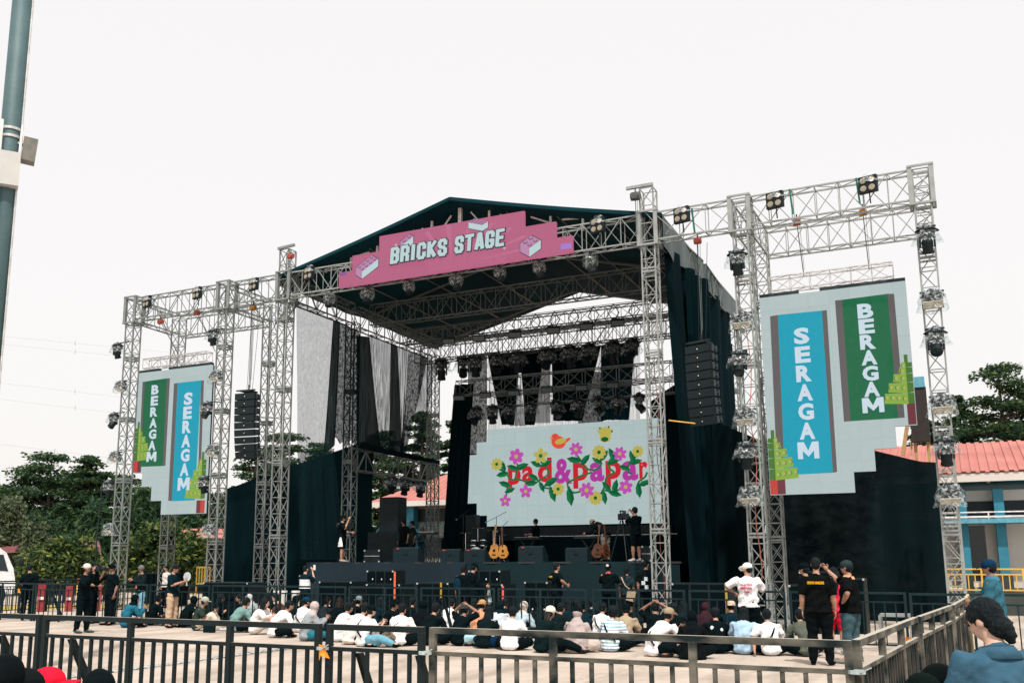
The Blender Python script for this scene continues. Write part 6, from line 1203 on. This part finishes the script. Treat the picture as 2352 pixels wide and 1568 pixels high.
b = B(); q = onZ(612, 1452); b.tube(q, q+Z_*.16, .035, 10, .045); b.tube(q+Z_*.16, q+Z_*.17, .05, 10); q2_ = onZ(567, 1451); b.v = [(x+q2_.x-q.x, y+q2_.y-q.y, z) for x, y, z in b.v]; prop('iced_drink', b, mat('coffee_drink', (.25, .14, .08), .3), 'iced coffee cup on the ground beside the grey-green shirt', 'drink')
b = B(); q = onZ(480, 1452); b.box(q+V3((0, 0, .13)), (.34, .12, .26)); b = remesh(b, .03, 2); prop('handbag', b, cl((.05, .11, .13)), 'dark handbag on the ground beside the man with a phone', 'bag')
b = B(); q = onZ(1362, 1486); b.ell(q+V3((0, 0, .09)), (.12, .08, .12), None, 10, 7); prop('tote_bag', b, cl((.72, .71, .70)), 'pale cloth bag on the ground right of the taupe veil', 'bag')
# ------------------------------------------------------------ trees and plants
def leaf_mat(name, a, b_, c, tr=.35):
    m = bpy.data.materials.new(name); m.use_nodes = True; n = m.node_tree.nodes; l = m.node_tree.links; p = n['Principled BSDF']; p.inputs['Roughness'].default_value = .6; p.inputs['Specular IOR Level'].default_value = .2
    g = n.new('ShaderNodeNewGeometry'); r = n.new('ShaderNodeValToRGB'); r.color_ramp.elements[0].color = sl3(a); r.color_ramp.elements[1].color = sl3(c); e = r.color_ramp.elements.new(.55); e.color = sl3(b_)
    l.new(g.outputs['Random Per Island'], r.inputs[0]); l.new(r.outputs[0], p.inputs['Base Color'])
    t = n.new('ShaderNodeBsdfTranslucent'); l.new(r.outputs[0], t.inputs[0]); mx = n.new('ShaderNodeMixShader'); mx.inputs[0].default_value = tr; l.new(p.outputs[0], mx.inputs[1]); l.new(t.outputs[0], mx.inputs[2]); l.new(mx.outputs[0], n['Material Output'].inputs[0]); return m
LF = dict(dark=leaf_mat('dark_layered_leaves', (.007, .036, .026), (.028, .070, .032), (.12, .17, .05)), feather=leaf_mat('feathery_green_needles', (.016, .050, .030), (.035, .085, .040), (.09, .15, .05)), bush=leaf_mat('broad_shrub_leaves', (.008, .034, .018), (.035, .075, .024), (.22, .25, .055)), ash=leaf_mat('pale_grey_green_leaves', (.06, .09, .05), (.10, .13, .07), (.20, .24, .14)))
bark = mat('tree_bark', (.07, .055, .04), .9, 0, (.12, .095, .07), 8, .6, .4)
def leaves(pts, size, rs, flat=.5, elong=1.):
    n = len(pts); d = rs.normal(size=(n, 3)); d[:, 2] *= flat; d /= np.linalg.norm(d, axis=1)[:, None]
    e = np.cross(d, rs.normal(size=(n, 3))); e /= np.linalg.norm(e, axis=1)[:, None]; s = size*rs.uniform(.6, 1.3, n)[:, None]
    a = d*s*elong; b_ = e*s*.5; v = np.stack([pts-a*.5, pts+b_*.5, pts+a*.5, pts-b_*.5], 1).reshape(-1, 3); return v
def mesh_quads(name, v, m, parent):
    me = bpy.data.meshes.new(name); n = len(v)//4; me.vertices.add(len(v)); me.vertices.foreach_set('co', v.astype('f').ravel()); me.loops.add(n*4); me.loops.foreach_set('vertex_index', np.arange(n*4, dtype='i')); me.polygons.add(n); me.polygons.foreach_set('loop_start', np.arange(0, n*4, 4, dtype='i')); me.polygons.foreach_set('loop_total', np.full(n, 4, 'i')); me.materials.append(m); me.update(); me.validate()
    o = bpy.data.objects.new(name, me); S.collection.objects.link(o); o.parent = parent; return o
def atD(u, v, dist): d = ray(u, v); k = dist/V3((d.x, d.y, 0)).length; return V3((d.x*k, d.y*k, EYE+d.z*k))
def tree(u, vt, hw, dist, kind, lab, seed, name=None, n=None, low=.0, group='trees behind the plaza'):
    rs = np.random.RandomState(seed); top = atD(u, vt, dist); H = top.z; R = hw/2222*dist*1.02; nm = {'dark': 'layered_tree', 'feather': 'feathery_tree', 'bush': 'flowering_shrub', 'ash': 'pale_leaf_tree'}[kind]
    root = empty(nm, (top.x, top.y, 0), lab, 'shrub' if kind == 'bush' else 'tree', group if kind != 'bush' else 'shrubs beyond the left fence')
    b = B(); pts = []; base = low
    tr = max(.06, H*.022); b.tube((0, 0, 0), (rs.uniform(-.2, .2), 0, H*.5), tr, 8, tr*.65); b.tube((0, 0, H*.5), (0, 0, H*.95), tr*.65, 7, tr*.15)
    if kind == 'dark':
        nt = max(6, int(H/1.1)); 
        for k in range(nt):
            t = (k+.5)/nt; z = H*(.22+.78*t)-.2; rr = R*(math.sin(min(1, .25+.9*t)*math.pi*.92)**.6 if t < .8 else .62-(t-.8)*2.2); rr = max(rr, R*.16)
            for j in range(max(4, int(11*rr/R))):
                a = rs.uniform(0, 6.283); q = rr*rs.uniform(.35, 1.0); c = np.array((math.cos(a)*q, math.sin(a)*q, z+rs.uniform(-.35, .35)))
                b.tube((0, 0, max(0, z-q*.35)), tuple(c-np.array((0, 0, .1))), tr*.28, 5, tr*.06)
                m_ = int((n or 170)*(.6+rs.rand())); w = R*rs.uniform(.22, .38)
                pts.append(c+np.clip(rs.normal(size=(m_, 3)), -1.7, 1.7)*np.array((w*.6, w*.6, .07+.022*R)))
        sz = .0040*dist; V = leaves(np.concatenate(pts), sz, rs, .25)
    elif kind == 'feather':
        for k in range(n or 120):
            t = rs.rand()**.8; z = H*(.05+.9*t); q = R*(1.05-t)*rs.uniform(.5, 1); a = rs.uniform(0, 6.283); e = np.array((math.cos(a)*q, math.sin(a)*q, z+q*.45)); s = np.array((0, 0, z))
            b.tube(tuple(s), tuple(e), .035, 4, .01); tt = rs.rand(110)[:, None]; pts.append(s+(e-s)*tt**.7+rs.normal(size=(110, 3))*np.array((.28, .28, .22))*(.4+tt))
        V = leaves(np.concatenate(pts), .0042*dist, rs, 1.2, 1.9)
    else:
        nb = 42 if kind == 'bush' else 26
        for k in range(nb):
            a = rs.uniform(0, 6.283); ph = rs.uniform(-.2, 1.4); q = rs.uniform(.45, .95); zc = H*(.48 if kind == 'bush' else .62)
            c = np.array((math.cos(a)*math.cos(ph)*R*q, math.sin(a)*math.cos(ph)*R*q, zc+math.sin(ph)*(H-zc)*q)); b.tube((0, 0, H*.15), tuple(c), .04, 4, .012)
            m_ = n or 170; pts.append(c+np.clip(rs.normal(size=(m_, 3)), -1.8, 1.8)*np.array((R*.17, R*.17, H*.085)))
        V = leaves(np.concatenate(pts), .0052*dist, rs, .8)
    V[:, 2] = np.maximum(V[:, 2], .05); b.build('trunk', bark, root); mesh_quads('crown', V, LF[kind], root)
T = [(55, 1085, 95, 86, 'dark', 'full dark tree between the picture edge and the tallest left tree'), (178, 1085, 80, 90, 'dark', 'full dark tree behind the tallest left tree'), (250, 1100, 70, 84, 'dark', 'full dark tree close left of the outermost tower'), (120, 1038, 112, 84, 'dark', 'broad layered tree, tallest crown at the left edge of the picture'), (212, 1040, 60, 80, 'dark', 'narrow layered tree left of the outermost left tower'), (10, 1100, 80, 88, 'dark', 'dark tree cut by the left edge of the picture'), (300, 1085, 90, 90, 'dark', 'dark layered tree behind the outermost left tower'), (400, 1105, 90, 92, 'dark', 'dark tree behind the left video screen'), (490, 1130, 80, 90, 'dark', 'dark tree right of the left video screen'),
     (60, 1170, 90, 74, 'dark', 'low dark tree above the maroon pavilion roof'),
     (590, 1020, 70, 72, 'dark', 'layered tree behind the left speaker array'), (655, 985, 80, 74, 'dark', 'layered tree seen between the twin left towers and the pale netting'), (735, 1010, 60, 76, 'dark', 'tree seen through the wide pale netting'), (880, 985, 60, 76, 'dark', 'tree seen through the gathered netting'), (970, 935, 60, 78, 'dark', 'tree seen beside the back left truss tower'), (1050, 955, 45, 78, 'dark', 'tree seen left of the black curtain column'),
     (335, 1120, 110, 72, 'feather', 'feathery green tree behind the outermost left tower'), (225, 1160, 75, 70, 'feather', 'smaller feathery tree left of the outermost tower'), (430, 1180, 60, 70, 'feather', 'feathery tree under the left video screen'),
     (25, 1150, 36, 62, 'ash', 'pale grey-green tree with a thin trunk above the truck'), (80, 1205, 26, 60, 'ash', 'small pale grey-green tree right of the truck'),
     (155, 1238, 80, 50, 'bush', 'big flowering shrub behind the two cameramen'), (372, 1208, 78, 54, 'bush', 'yellow-green shrub behind the rear left tower'), (440, 1235, 45, 52, 'bush', 'yellow-green shrub below the small pink roof'), (75, 1300, 30, 50, 'bush', 'small low shrub by the far left man'), (243, 1290, 32, 52, 'bush', 'small low shrub behind the man in a polo'),
     (2290, 832, 105, 72, 'dark', 'tall layered tree behind the red roof at the right'), (2200, 905, 60, 76, 'dark', 'lower tree left of the tall one at the right'), (2365, 880, 70, 74, 'dark', 'tree cut by the right edge of the picture'), (2120, 960, 55, 78, 'dark', 'dark tree behind the far right tower')]
for i, t in enumerate(T): tree(*t, seed=i+3)
# hedge mass low behind everything on the left
rs = np.random.RandomState(5); root = empty('hedge', (0, 0, 0), 'long dark hedge and undergrowth at the foot of the left trees', 'hedge')
pp = []
for u in range(-40, 560, 9):
    for k in range(3): c = atD(u+rs.uniform(-8, 8), 1290-rs.uniform(0, 75), 78+k*2); pp.append(np.array(c)+rs.normal(size=(60, 3))*np.array((1.2, .6, .9)))
V = leaves(np.concatenate(pp), .34, rs, .7); V[:, 2] = np.maximum(V[:, 2], .05); mesh_quads('foliage', V, LF['dark'], root)
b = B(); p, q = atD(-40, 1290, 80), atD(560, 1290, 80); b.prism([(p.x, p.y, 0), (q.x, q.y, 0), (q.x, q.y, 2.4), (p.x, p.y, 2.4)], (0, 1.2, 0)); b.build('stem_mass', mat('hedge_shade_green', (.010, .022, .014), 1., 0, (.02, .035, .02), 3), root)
# ------------------------------------------------------------ buildings
def roof_mat(name, c1, c2):
    m = mat(name, c1, .6, .0, c2, 1.2, .8, world=True, spec=.3); n = m.node_tree.nodes; l = m.node_tree.links; w = n.new('ShaderNodeTexWave'); w.bands_direction = 'X'; w.inputs['Scale'].default_value = .95
    g = n.new('ShaderNodeNewGeometry'); l.new(g.outputs['Position'], w.inputs['Vector']); bp = n.new('ShaderNodeBump'); bp.inputs['Strength'].default_value = 1.; bp.inputs['Distance'].default_value = .12; l.new(w.outputs['Fac'], bp.inputs['Height']); l.new(bp.outputs[0], n['Principled BSDF'].inputs['Normal']); return m
rred = roof_mat('salmon_red_metal_roof', (.42, .14, .12), (.54, .22, .18)); rmar = roof_mat('maroon_metal_roof', (.16, .055, .06), (.24, .09, .09))
wallw = mat('white_wall_paint', (.62, .58, .54), .85, 0, (.72, .68, .64), .8, .7, world=True); blue = mat('blue_column_paint', (.015, .17, .27), .6, 0, (.03, .24, .35), 3); bluel = mat('pale_blue_trim', (.10, .32, .42), .6); dkwall = mat('dark_stone_base', (.025, .035, .035), .7, 0, (.05, .06, .055), 2); louv = mat('dark_louver', (.008, .016, .02), .6)
def bx(nm, x0, x1, y0, y1, z0, z1_, m, par): b = B(); o0 = par.location; b.box(((x0+x1)/2-o0.x, (y0+y1)/2-o0.y, (z0+z1_)/2), (x1-x0, y1-y0, z1_-z0)); return b.build(nm, m, par)
YR = 40.; zr = lambda u, v, Y=YR: onY(u, v, Y).z; xr = lambda u, v, Y=YR: onY(u, v, Y).x
hr = empty('office_building', (5, YR, 0), 'white building with red metal roof, blue columns and dark louvers at the right edge', 'building')
E0, E1 = zr(2352, 1097), zr(2352, 1126); z_ew = zr(2300, 1082, 38.9); zrd = zr(2352, 1012, 44.6)
b = B(); o0 = hr.location
n_ = 140
for i in range(n_):     # ribbed sheets
    x0 = -3.2+i*.15-o0.x; rib = .045 if i % 2 else 0.
    b.add([(x0, 38.9-o0.y, z_ew+rib), (x0+.15, 38.9-o0.y, z_ew+rib), (x0+.15, 44.6-o0.y, zrd+rib), (x0, 44.6-o0.y, zrd+rib)], [(0, 1, 2, 3)])
    if i: b.add([(x0, 38.9-o0.y, z_ew), (x0, 38.9-o0.y, z_ew+.045), (x0, 44.6-o0.y, zrd+.045), (x0, 44.6-o0.y, zrd)], [(0, 1, 2, 3)])
b.add([(-3.2-o0.x, 44.6-o0.y, zrd), (17.8-o0.x, 44.6-o0.y, zrd), (17.8-o0.x, 50-o0.y, z_ew), (-3.2-o0.x, 50-o0.y, z_ew)], [(0, 1, 2, 3)])
b.build('roof', mat('salmon_roof_sheet', (.34, .115, .10), .65, 0, (.50, .20, .165), .7, .8, world=True, spec=.25), hr)
bx('fascia', -3.2, 17.8, 38.95, 39.1, z_ew-.32, z_ew-.03, wallw, hr); bx('soffit', -3.2, 17.8, 39.1, 40.2, z_ew-.2, z_ew-.12, wallw, hr)
bx('wall', -2.6, 17, YR, YR+.3, 0.9, z_ew-.2, wallw, hr)
zb = lambda y: zr(*z6(1700, y))
bx('window_band', -2.5, 17, YR-.02, YR-.0, zb(990), zb(908), mat('teal_window_glass', (.01, .05, .065), .15, 0, (.02, .08, .1), 1), hr)
lv = bx('louver', -2.5, 17, YR-.03, YR-.0, zb(1172), zb(1062), louv, hr)
for k in range(9): z = zb(1170)+(zb(1064)-zb(1170))*k/8; bx('slat', -2.5, 17, YR-.09, YR-.035, z, z+.02, mat('louver_slat', (.03, .045, .05), .6), lv)
bx('balcony_slab', -2.6, 17, 38.9, YR-.0, zb(1212)-.02, zb(1186), bluel, hr); bx('balcony_rail', -2.6, 17, 38.92, 38.96, zb(1180)+.0, zb(1172)+.02, white, hr); bx('balcony_rail', -2.6, 17, 38.92, 38.96, zb(1148), zb(1140), white, hr)
for x in (-.9, .95, 2.9, 4.9, 6.9): bx('balcony_post', x, x+.05, 38.93, 38.97, zb(1186), zb(1140), white, hr)
for u in (2212, 2298):
    x = xr(u, 1200, 39.6); c = bx('column', x-.16, x+.16, 39.35, 39.97, 1.2, zb(1000)+.05, blue, hr); bx('column_base', x-.22, x+.22, 39.28, 39.99, .6, 1.35, dkwall, hr)
x = xr(2298, 1200, 39.6)
for k in (1, 2, 3): bx('column', x+3.2*k-.16, x+3.2*k+.16, 39.35, 39.97, 1.2, zb(1000)+.05, blue, hr)
x0, x1 = xr(2214, 1250), xr(2265, 1250); d_ = bx('door', x0, x1, YR-.05, YR-.01, 1.0, zb(1228), glassy, hr); bx('door_frame', x0-.03, x0+.02, YR-.08, YR-.051, 1.0, zb(1225), blackm, d_); bx('door_frame', x1-.02, x1+.05, YR-.08, YR-.051, 1.0, zb(1225), blackm, d_)
b = B(); x = xr(2269, 1095, 39.4); b.tube((x-o0.x, 39.3-o0.y, zb(905)), (x-o0.x, 39.5-o0.y, z_ew-.3), .07, 8); b.build('drain_pipe', mat('beige_pipe', (.45, .38, .25), .6), hr)
b = B(); z0, z1__ = zr(2240, 1354, 38.6), zr(2240, 1306, 38.6)
bx('plinth', -3.4, 17, 38.5, YR, 0, z0-.08, dkwall, hr)
for z in (z0, z0+(z1__-z0)*.74, z1__): b.bar((-3.3-o0.x, 38.6-o0.y, z), (17-o0.x, 38.6-o0.y, z), .05)
k = 0
for i in range(95):
    x = -3.2+i*.21; b.bar((x-o0.x, 38.6-o0.y, z0-.08 if i % 6 == 0 else z0), (x-o0.x, 38.6-o0.y, z1__ if i % 6 == 0 else z0+(z1__-z0)*.74), .06 if i % 6 == 0 else .035)
b.build('balustrade', yellow, hr)
x = xr(2246, 1340, 38.75); bx('notice_board', x-.13, x+.13, 38.72, 38.78, z0+.1, z0+.3, white, hr); bx('notice_panel', x-.12, x+.12, 38.72, 38.78, z0-.1, z0+.098, blue, hr)
# building behind the stage
YB2 = 47.; x0 = onY(842, 1150, YB2).x; ze = onY(960, 1150, YB2).z
h2 = empty('hall_building', (x0+10, YB2, 0), 'pale building with pinkish red roof seen through the left side of the stage', 'building'); o0 = h2.location
b = B(); xa = x0-o0.x; xb = xa+22; zt = onY(1010, 1048, YB2+6).z; b.add([(xa, 0, ze), (xb, 0, ze), (xb, 7, zt), (xa+5.2, 7, zt), (xa, 14, ze)], [(0, 1, 2, 3), (0, 3, 4)]); b.build('roof', rred, h2)
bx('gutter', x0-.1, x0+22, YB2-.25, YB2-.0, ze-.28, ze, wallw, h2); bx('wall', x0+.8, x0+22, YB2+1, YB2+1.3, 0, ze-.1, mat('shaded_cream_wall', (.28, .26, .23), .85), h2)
bx('window_band', x0+.9, x0+22, YB2+.95, YB2+.99, ze-1.1, ze-.4, louv, h2); bx('window_band', x0+.9, x0+22, YB2+.95, YB2+.99, ze-3.1, ze-2.0, louv, h2)
for k in range(4): x = onY(925, 1200, YB2).x+k*5.2; bx('column', x, x+.45, YB2+.4, YB2+.93, 0, ze-.3, blue, h2)
b = B(); 
for k in range(24): x = xa+.5+k*.9; b.bar((x, .3, ze-1.7), (x+.45, .3, ze-1.15), .07); b.bar((x+.45, .3, ze-1.15), (x+.9, .3, ze-1.7), .07)
b.bar((xa, .3, ze-1.72), (xb, .3, ze-1.72), .08); b.build('blue_lattice', mat('dark_blue_steel', (.02, .08, .11), .6), h2)
# low pavilions left
def pavilion(u0, u1, vt, vb, dist, m, lab):
    p, q = atD(u0, vb, dist), atD(u1, vb, dist); ang = math.atan2(q.y-p.y, q.x-p.x); L = (q-p).length; r = empty('pavilion', (p.x, p.y, 0), lab, 'pavilion', None, ang); z = p.z; zt = atD((u0+u1)/2, vt, dist).z
    b = B(); b.grid(lambda u, v: V3((u*L, v*5-.4, z+(zt-z)*math.sin(v*1.57)+.15*math.sin(u*3.14))), 30, 8); b.build('roof', m, r, True)
    for k in range(int(L/4)+1): b = B(); b.box((k*4+.6, .2, z/2), (.22, .22, z)); b.build('post', yellow, r)
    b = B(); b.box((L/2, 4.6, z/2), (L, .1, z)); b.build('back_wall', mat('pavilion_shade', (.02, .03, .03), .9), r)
pavilion(-20, 232, 1236, 1272, 60, rmar, 'long low pavilion with maroon metal roof at the far left')
pavilion(402, 560, 1212, 1240, 62, rred, 'small pavilion with pink ribbed roof seen between the left towers')
# ------------------------------------------------------------ truck
p, q = atD(-60, 1330, 44), atD(36, 1330, 44); ang = math.atan2(q.y-p.y, q.x-p.x); L = (q-p).length
tk = empty('truck', (p.x, p.y, 0), 'white truck cab with dark windscreen and mirrors at the left edge', 'truck', None, ang); tz = atD(0, 1248, 44).z; tw = mat('truck_white', (.68, .69, .70), .35)
prof = [(0, .55), (L-.02, .55), (L, 1.0), (L-.12, tz*.62), (L-.42, tz*.86), (L-.75, tz*.96), (L-1.2, tz), (0, tz+.02)]
b = B(); b.prism([(x, 0, z) for x, z in prof], (0, 2.3, 0)); b.build('cab', tw, tk)
b = B(); b.prism([(L-1.35, -.012, tz*.60), (L-.30, -.012, tz*.57), (L-.52, -.012, tz*.83), (L-1.35, -.012, tz*.84)], (0, .01, 0)); b.build('side_window', glassy, tk)
b = B(); b.prism([(L-.13, .12, tz*.62), (L-.13, 2.18, tz*.62), (L-.42, 2.18, tz*.86), (L-.42, .12, tz*.86)], (.02, 0, .012)); b.build('windscreen', glassy, tk)
for y in (.05, 2.2): b = B(); b.ell((L+.18, y-.1, tz*.72), (.07, .1, .2)); b.bar((L-.1, y, tz*.78), (L+.18, y-.1, tz*.8), .03); b.build('mirror', black, tk, True)
b = B(); b.box((L-.02, .35, .9), (.06, .3, .2)); b.build('headlight', alu, tk); b = B(); b.box((L-.02, 1.95, .9), (.06, .3, .2)); b.build('headlight', alu, tk)
for x in (.7, L-.85):
    b = B(); b.tube((x, -.02, .5), (x, .3, .5), .5, 20); w_ = b.build('wheel', black, tk); b = B(); b.tube((x, -.04, .5), (x, -.021, .5), .26, 14); b.build('rim', alu, w_)
b = B(); b.box((L-.85, -.008, 1.1), (.5, .01, .05)); b.build('side_stripe', red, tk)
# red blocks, kerb, drums
for i, (u0, u1, v0) in enumerate([(86, 104, 1342), (150, 166, 1345), (208, 232, 1342)]):
    p, q = atD(u0, 1372, 40), atD(u1, 1372, 40); z = atD(u0, v0, 40).z; w = (q-p).length; r = empty('water_barrier', (p+q)/2*1, 'red plastic road block beyond the left barriers, %s from the left' % ORD[i], 'road block', 'red road blocks', math.atan2(q.y-p.y, q.x-p.x)); r.location.z = 0
    b = B(); b.prism([(-w/2, -.25, 0), (w/2, -.25, 0), (w/2, -.12, z*.6), (w/2, -.1, z), (-w/2, -.1, z), (-w/2, -.12, z*.6)], (0, .35, 0)); b.build('body', mat('road_block_red', (.20, .015, .02), .8), r); b = B(); b.box((0, -.2, z*.5), (w*.6, .05, .1)); b.build('white_band', white, r)
b = B(); p, q = atD(-30, 1376, 42), atD(330, 1376, 42); d_ = (q-p).normalized(); n = 26; L = (q-p).length
b = B(); p.z = q.z = 0; b.prism([p, q, q+Z_*.16, p+Z_*.16], (0, .3, 0)); tag(b.build('kerb', mat('yellow_kerb', (.50, .36, .08), .8, 0, (.6, .45, .14), 2, world=True)), kind='structure')
for i, (u0, u1) in enumerate([(613, 647), (655, 676)]):
    p, q = onY(u0, 1356, 24.), onY(u1, 1356, 24.); r = empty('plastic_drum', ((p.x+q.x)/2, 24.3, 0), 'white plastic drum behind the far barriers, '+['left one', 'right one'][i], 'drum', 'white plastic drums'); w = (q.x-p.x)/2*.72
    b = B(); z = p.z; b.tube((0, 0, 0), (0, 0, z*.94), w, 20, w*1.02); b.build('body', mat('milky_plastic', (.55, .54, .51), .5, 0, (.66, .65, .62), 4), r, False); b = B(); b.tube((0, 0, z*.94), (0, 0, z), w*1.08, 20); b.build('rim', white, r)
p, q = onY(453, 1302, 31.), onY(483, 1302, 31.); r = empty('yellow_gate', (p.x, 31, 0), 'short yellow steel gate behind the left wing towers', 'gate'); w = q.x-p.x; b = B()
zt, zb_ = p.z, onY(453, 1345, 31.).z
for z in (zt, zb_+.1): b.bar((0, 0, z), (w, 0, z), .06)
for k in range(6): b.bar((w*k/5, 0, zb_ if k % 5 else 0), (w*k/5, 0, zt), .045)
b.build('frame', yellow, r)
# dark tower with blue cap and timber
p = onY(2112, 960, 36.5); r = empty('rooftop_frame', (p.x, 36.5, 0), 'dark clad frame with pale blue top edge and timber props behind the right screen', 'scaffold'); zz = lambda v: onY(2112, v, 36.5).z
b = B(); b.box((0, 0, (zz(1015)+zz(890))/2), (.55, .5, zz(890)-zz(1015))); b.build('dark_cladding', mat('rust_dark_cladding', (.015, .012, .012), .8, 0, (.03, .02, .02), 5), r); b = B(); b.box((0, -.02, zz(880)), (.5, .54, zz(868)-zz(892))); b.build('blue_cap', bluel, r)
b = B(); tmb = mat('timber', (.40, .24, .10), .8, 0, (.5, .32, .15), 8)
b.bar((-.62, -.1, zz(1045)), (-.35, -.1, zz(960)), .12); b.bar((-.35, -.1, zz(1045)), (-.2, 0, zz(950)), .06); b.bar((.2, 0, 0), (.2, 0, zz(1015)), .1); b.bar((-.2, 0, 0), (-.2, 0, zz(1015)), .1); b.build('timber_props', tmb, r)
# ------------------------------------------------------------ pole in the left foreground
p = atD(17, 400, 15.5); pl = empty('utility_pole', (p.x, p.y, 0), 'thick grey-green steel pole leaning into view at the left edge', 'pole'); pm = mat('grey_green_pole', (.035, .085, .095), .6, .1, (.075, .135, .145), 2.5, .8, .15, 20)
b = B(); b.tube((0, 0, 0), (0, 0, 14), .158, 28, .148); b.build('shaft', pm, pl, True)
zv = lambda v: atD(17, v, 15.5).z
yaw = math.atan2(p.y, p.x)-math.pi/2; Rz = Matrix.Rotation(yaw, 3, 'Z'); L_ = lambda x, y, z: Rz @ V3((x, y, 0))+V3((0, 0, z))
b = B(); z0, z1__ = zv(438), zv(362); b.box(L_(-.02, -.2, (z0+z1__)/2), (.36, .16, z1__-z0), Rz); b.build('white_box', mat('aged_white_box', (.46, .46, .45), .5, 0, (.52, .52, .50), 3), pl)
b = B(); b.tube(L_(-.13, -.19, z1__), L_(-.13, -.19, zv(288)), .02, 8); b.build('conduit', white, pl); b = B(); b.tube(L_(.14, -.17, z1__), L_(.15, -.17, zv(292)), .02, 8); b.build('conduit', white, pl)
b = B(); b.tube(L_(.135, -.12, 0), L_(.15, -.1, 14), .016, 6); b.build('pale_conduit', alu, pl)
b = B(); b.box(L_(.27, -.05, zv(342)), (.2, .26, .36), Matrix.Rotation(.12, 3, 'Y') @ Rz); o = b.build('lamp_housing', mat('grey_box_paint', (.12, .13, .12), .6, 0, (.2, .19, .16), 9), pl); b = B(); b.bar(L_(.1, -.1, zv(330)), L_(.3, -.05, zv(335)), .04); b.build('bracket', alu, pl)
b = B(); b.tube(L_(-.1, -.17, z0), L_(-.14, -.165, .5), .02, 6); b.build('blue_cable', mat('blue_cable', (.02, .25, .4), .5), pl)
for z in (zv(318), zv(300)): b = B(); b.tube((0, 0, z-.02), (0, 0, z+.02), .168, 24); b.build('clamp_band', alu, pl)
# power lines
wm = mat('haze_paled_wire', (.5, .5, .5), .6)  # wire grey lightened, with distance haze put into the colour
for i, (v0, u1, v1) in enumerate([(772, 420, 812), (790, 420, 832), (878, 420, 928), (915, 420, 966), (1018, 330, 1060)]):
    p, q = atD(-80, v0-8, 130), atD(u1, v1, 150); b = B(); pts = [p.lerp(q, t/16)-Z_*(2.2*math.sin(t/16*math.pi)*0) for t in range(17)]; b.path(pts, .014, 4)
    m_ = p.lerp(q, .45); b.tube(m_-Z_*.3, m_+Z_*.3, .06, 5); tag(b.build('power_line', wm), 'thin overhead power line in the left sky, %s from the top' % ORD[i], 'power line', 'overhead power lines')
b = B(); pts = [atD(235, 1110, 33), atD(228, 1180, 33), atD(222, 1240, 33), atD(219, 1300, 33), V3((*atD(217, 1330, 33)[:2], 0))]; b.path(pts, .022, 5); tag(b.build('hanging_cable', blackm), 'black power cable hanging left of the outermost left tower', 'cable')
for i, (x, y, z0, z1__, col) in enumerate([(-5.0, 27.96, 1, 9, (.35, .10, .06)), (-7.9, 28.5, .5, 8, (.25, .06, .04)), (-4.72, 28.3, .2, 7, (.02, .03, .03))]):
    b = B(); pts = [V3((x+.05*math.sin(k*1.3), y+.03*math.cos(k), z0+(z1__-z0)*k/14)) for k in range(15)]; b.path(pts, .014, 4); tag(b.build('cable', mat('cable_jacket', col, .6)), 'thin cable running up the '+['tower left of the right screen, rust coloured', 'tall right tower, dark red', 'tower left of the right screen, black'][i], 'cable')
# steel benches behind the fence right
for i, (u0, u1, v0, Y) in enumerate([(1790, 1812, 1429, 22.5), (2020, 2090, 1412, 23.)]):
    p, q = onY(u0, v0, Y), onY(u1, v0, Y); w = q.x-p.x; z = p.z; r = empty('steel_bench', (p.x, Y, 0), 'low galvanised steel frame behind the far barriers, '+['under the rear right tower', 'right of the pointing man'][i], 'steel frame', 'low steel frames')
    b = B(); b.box((w/2, .25, z), (w, .5, .06)); b.build('top', steel, r)
    for x in (0, w):
        for y in (0, .5): b = B(); b.bar((x, y, 0), (x, y, z), .05); b.build('leg', steel, r)
    b = B(); b.bar((0, 0, .1), (w, 0, z*.9), .035); b.build('brace', steel, r)
bpy.data.scenes.remove(TS)
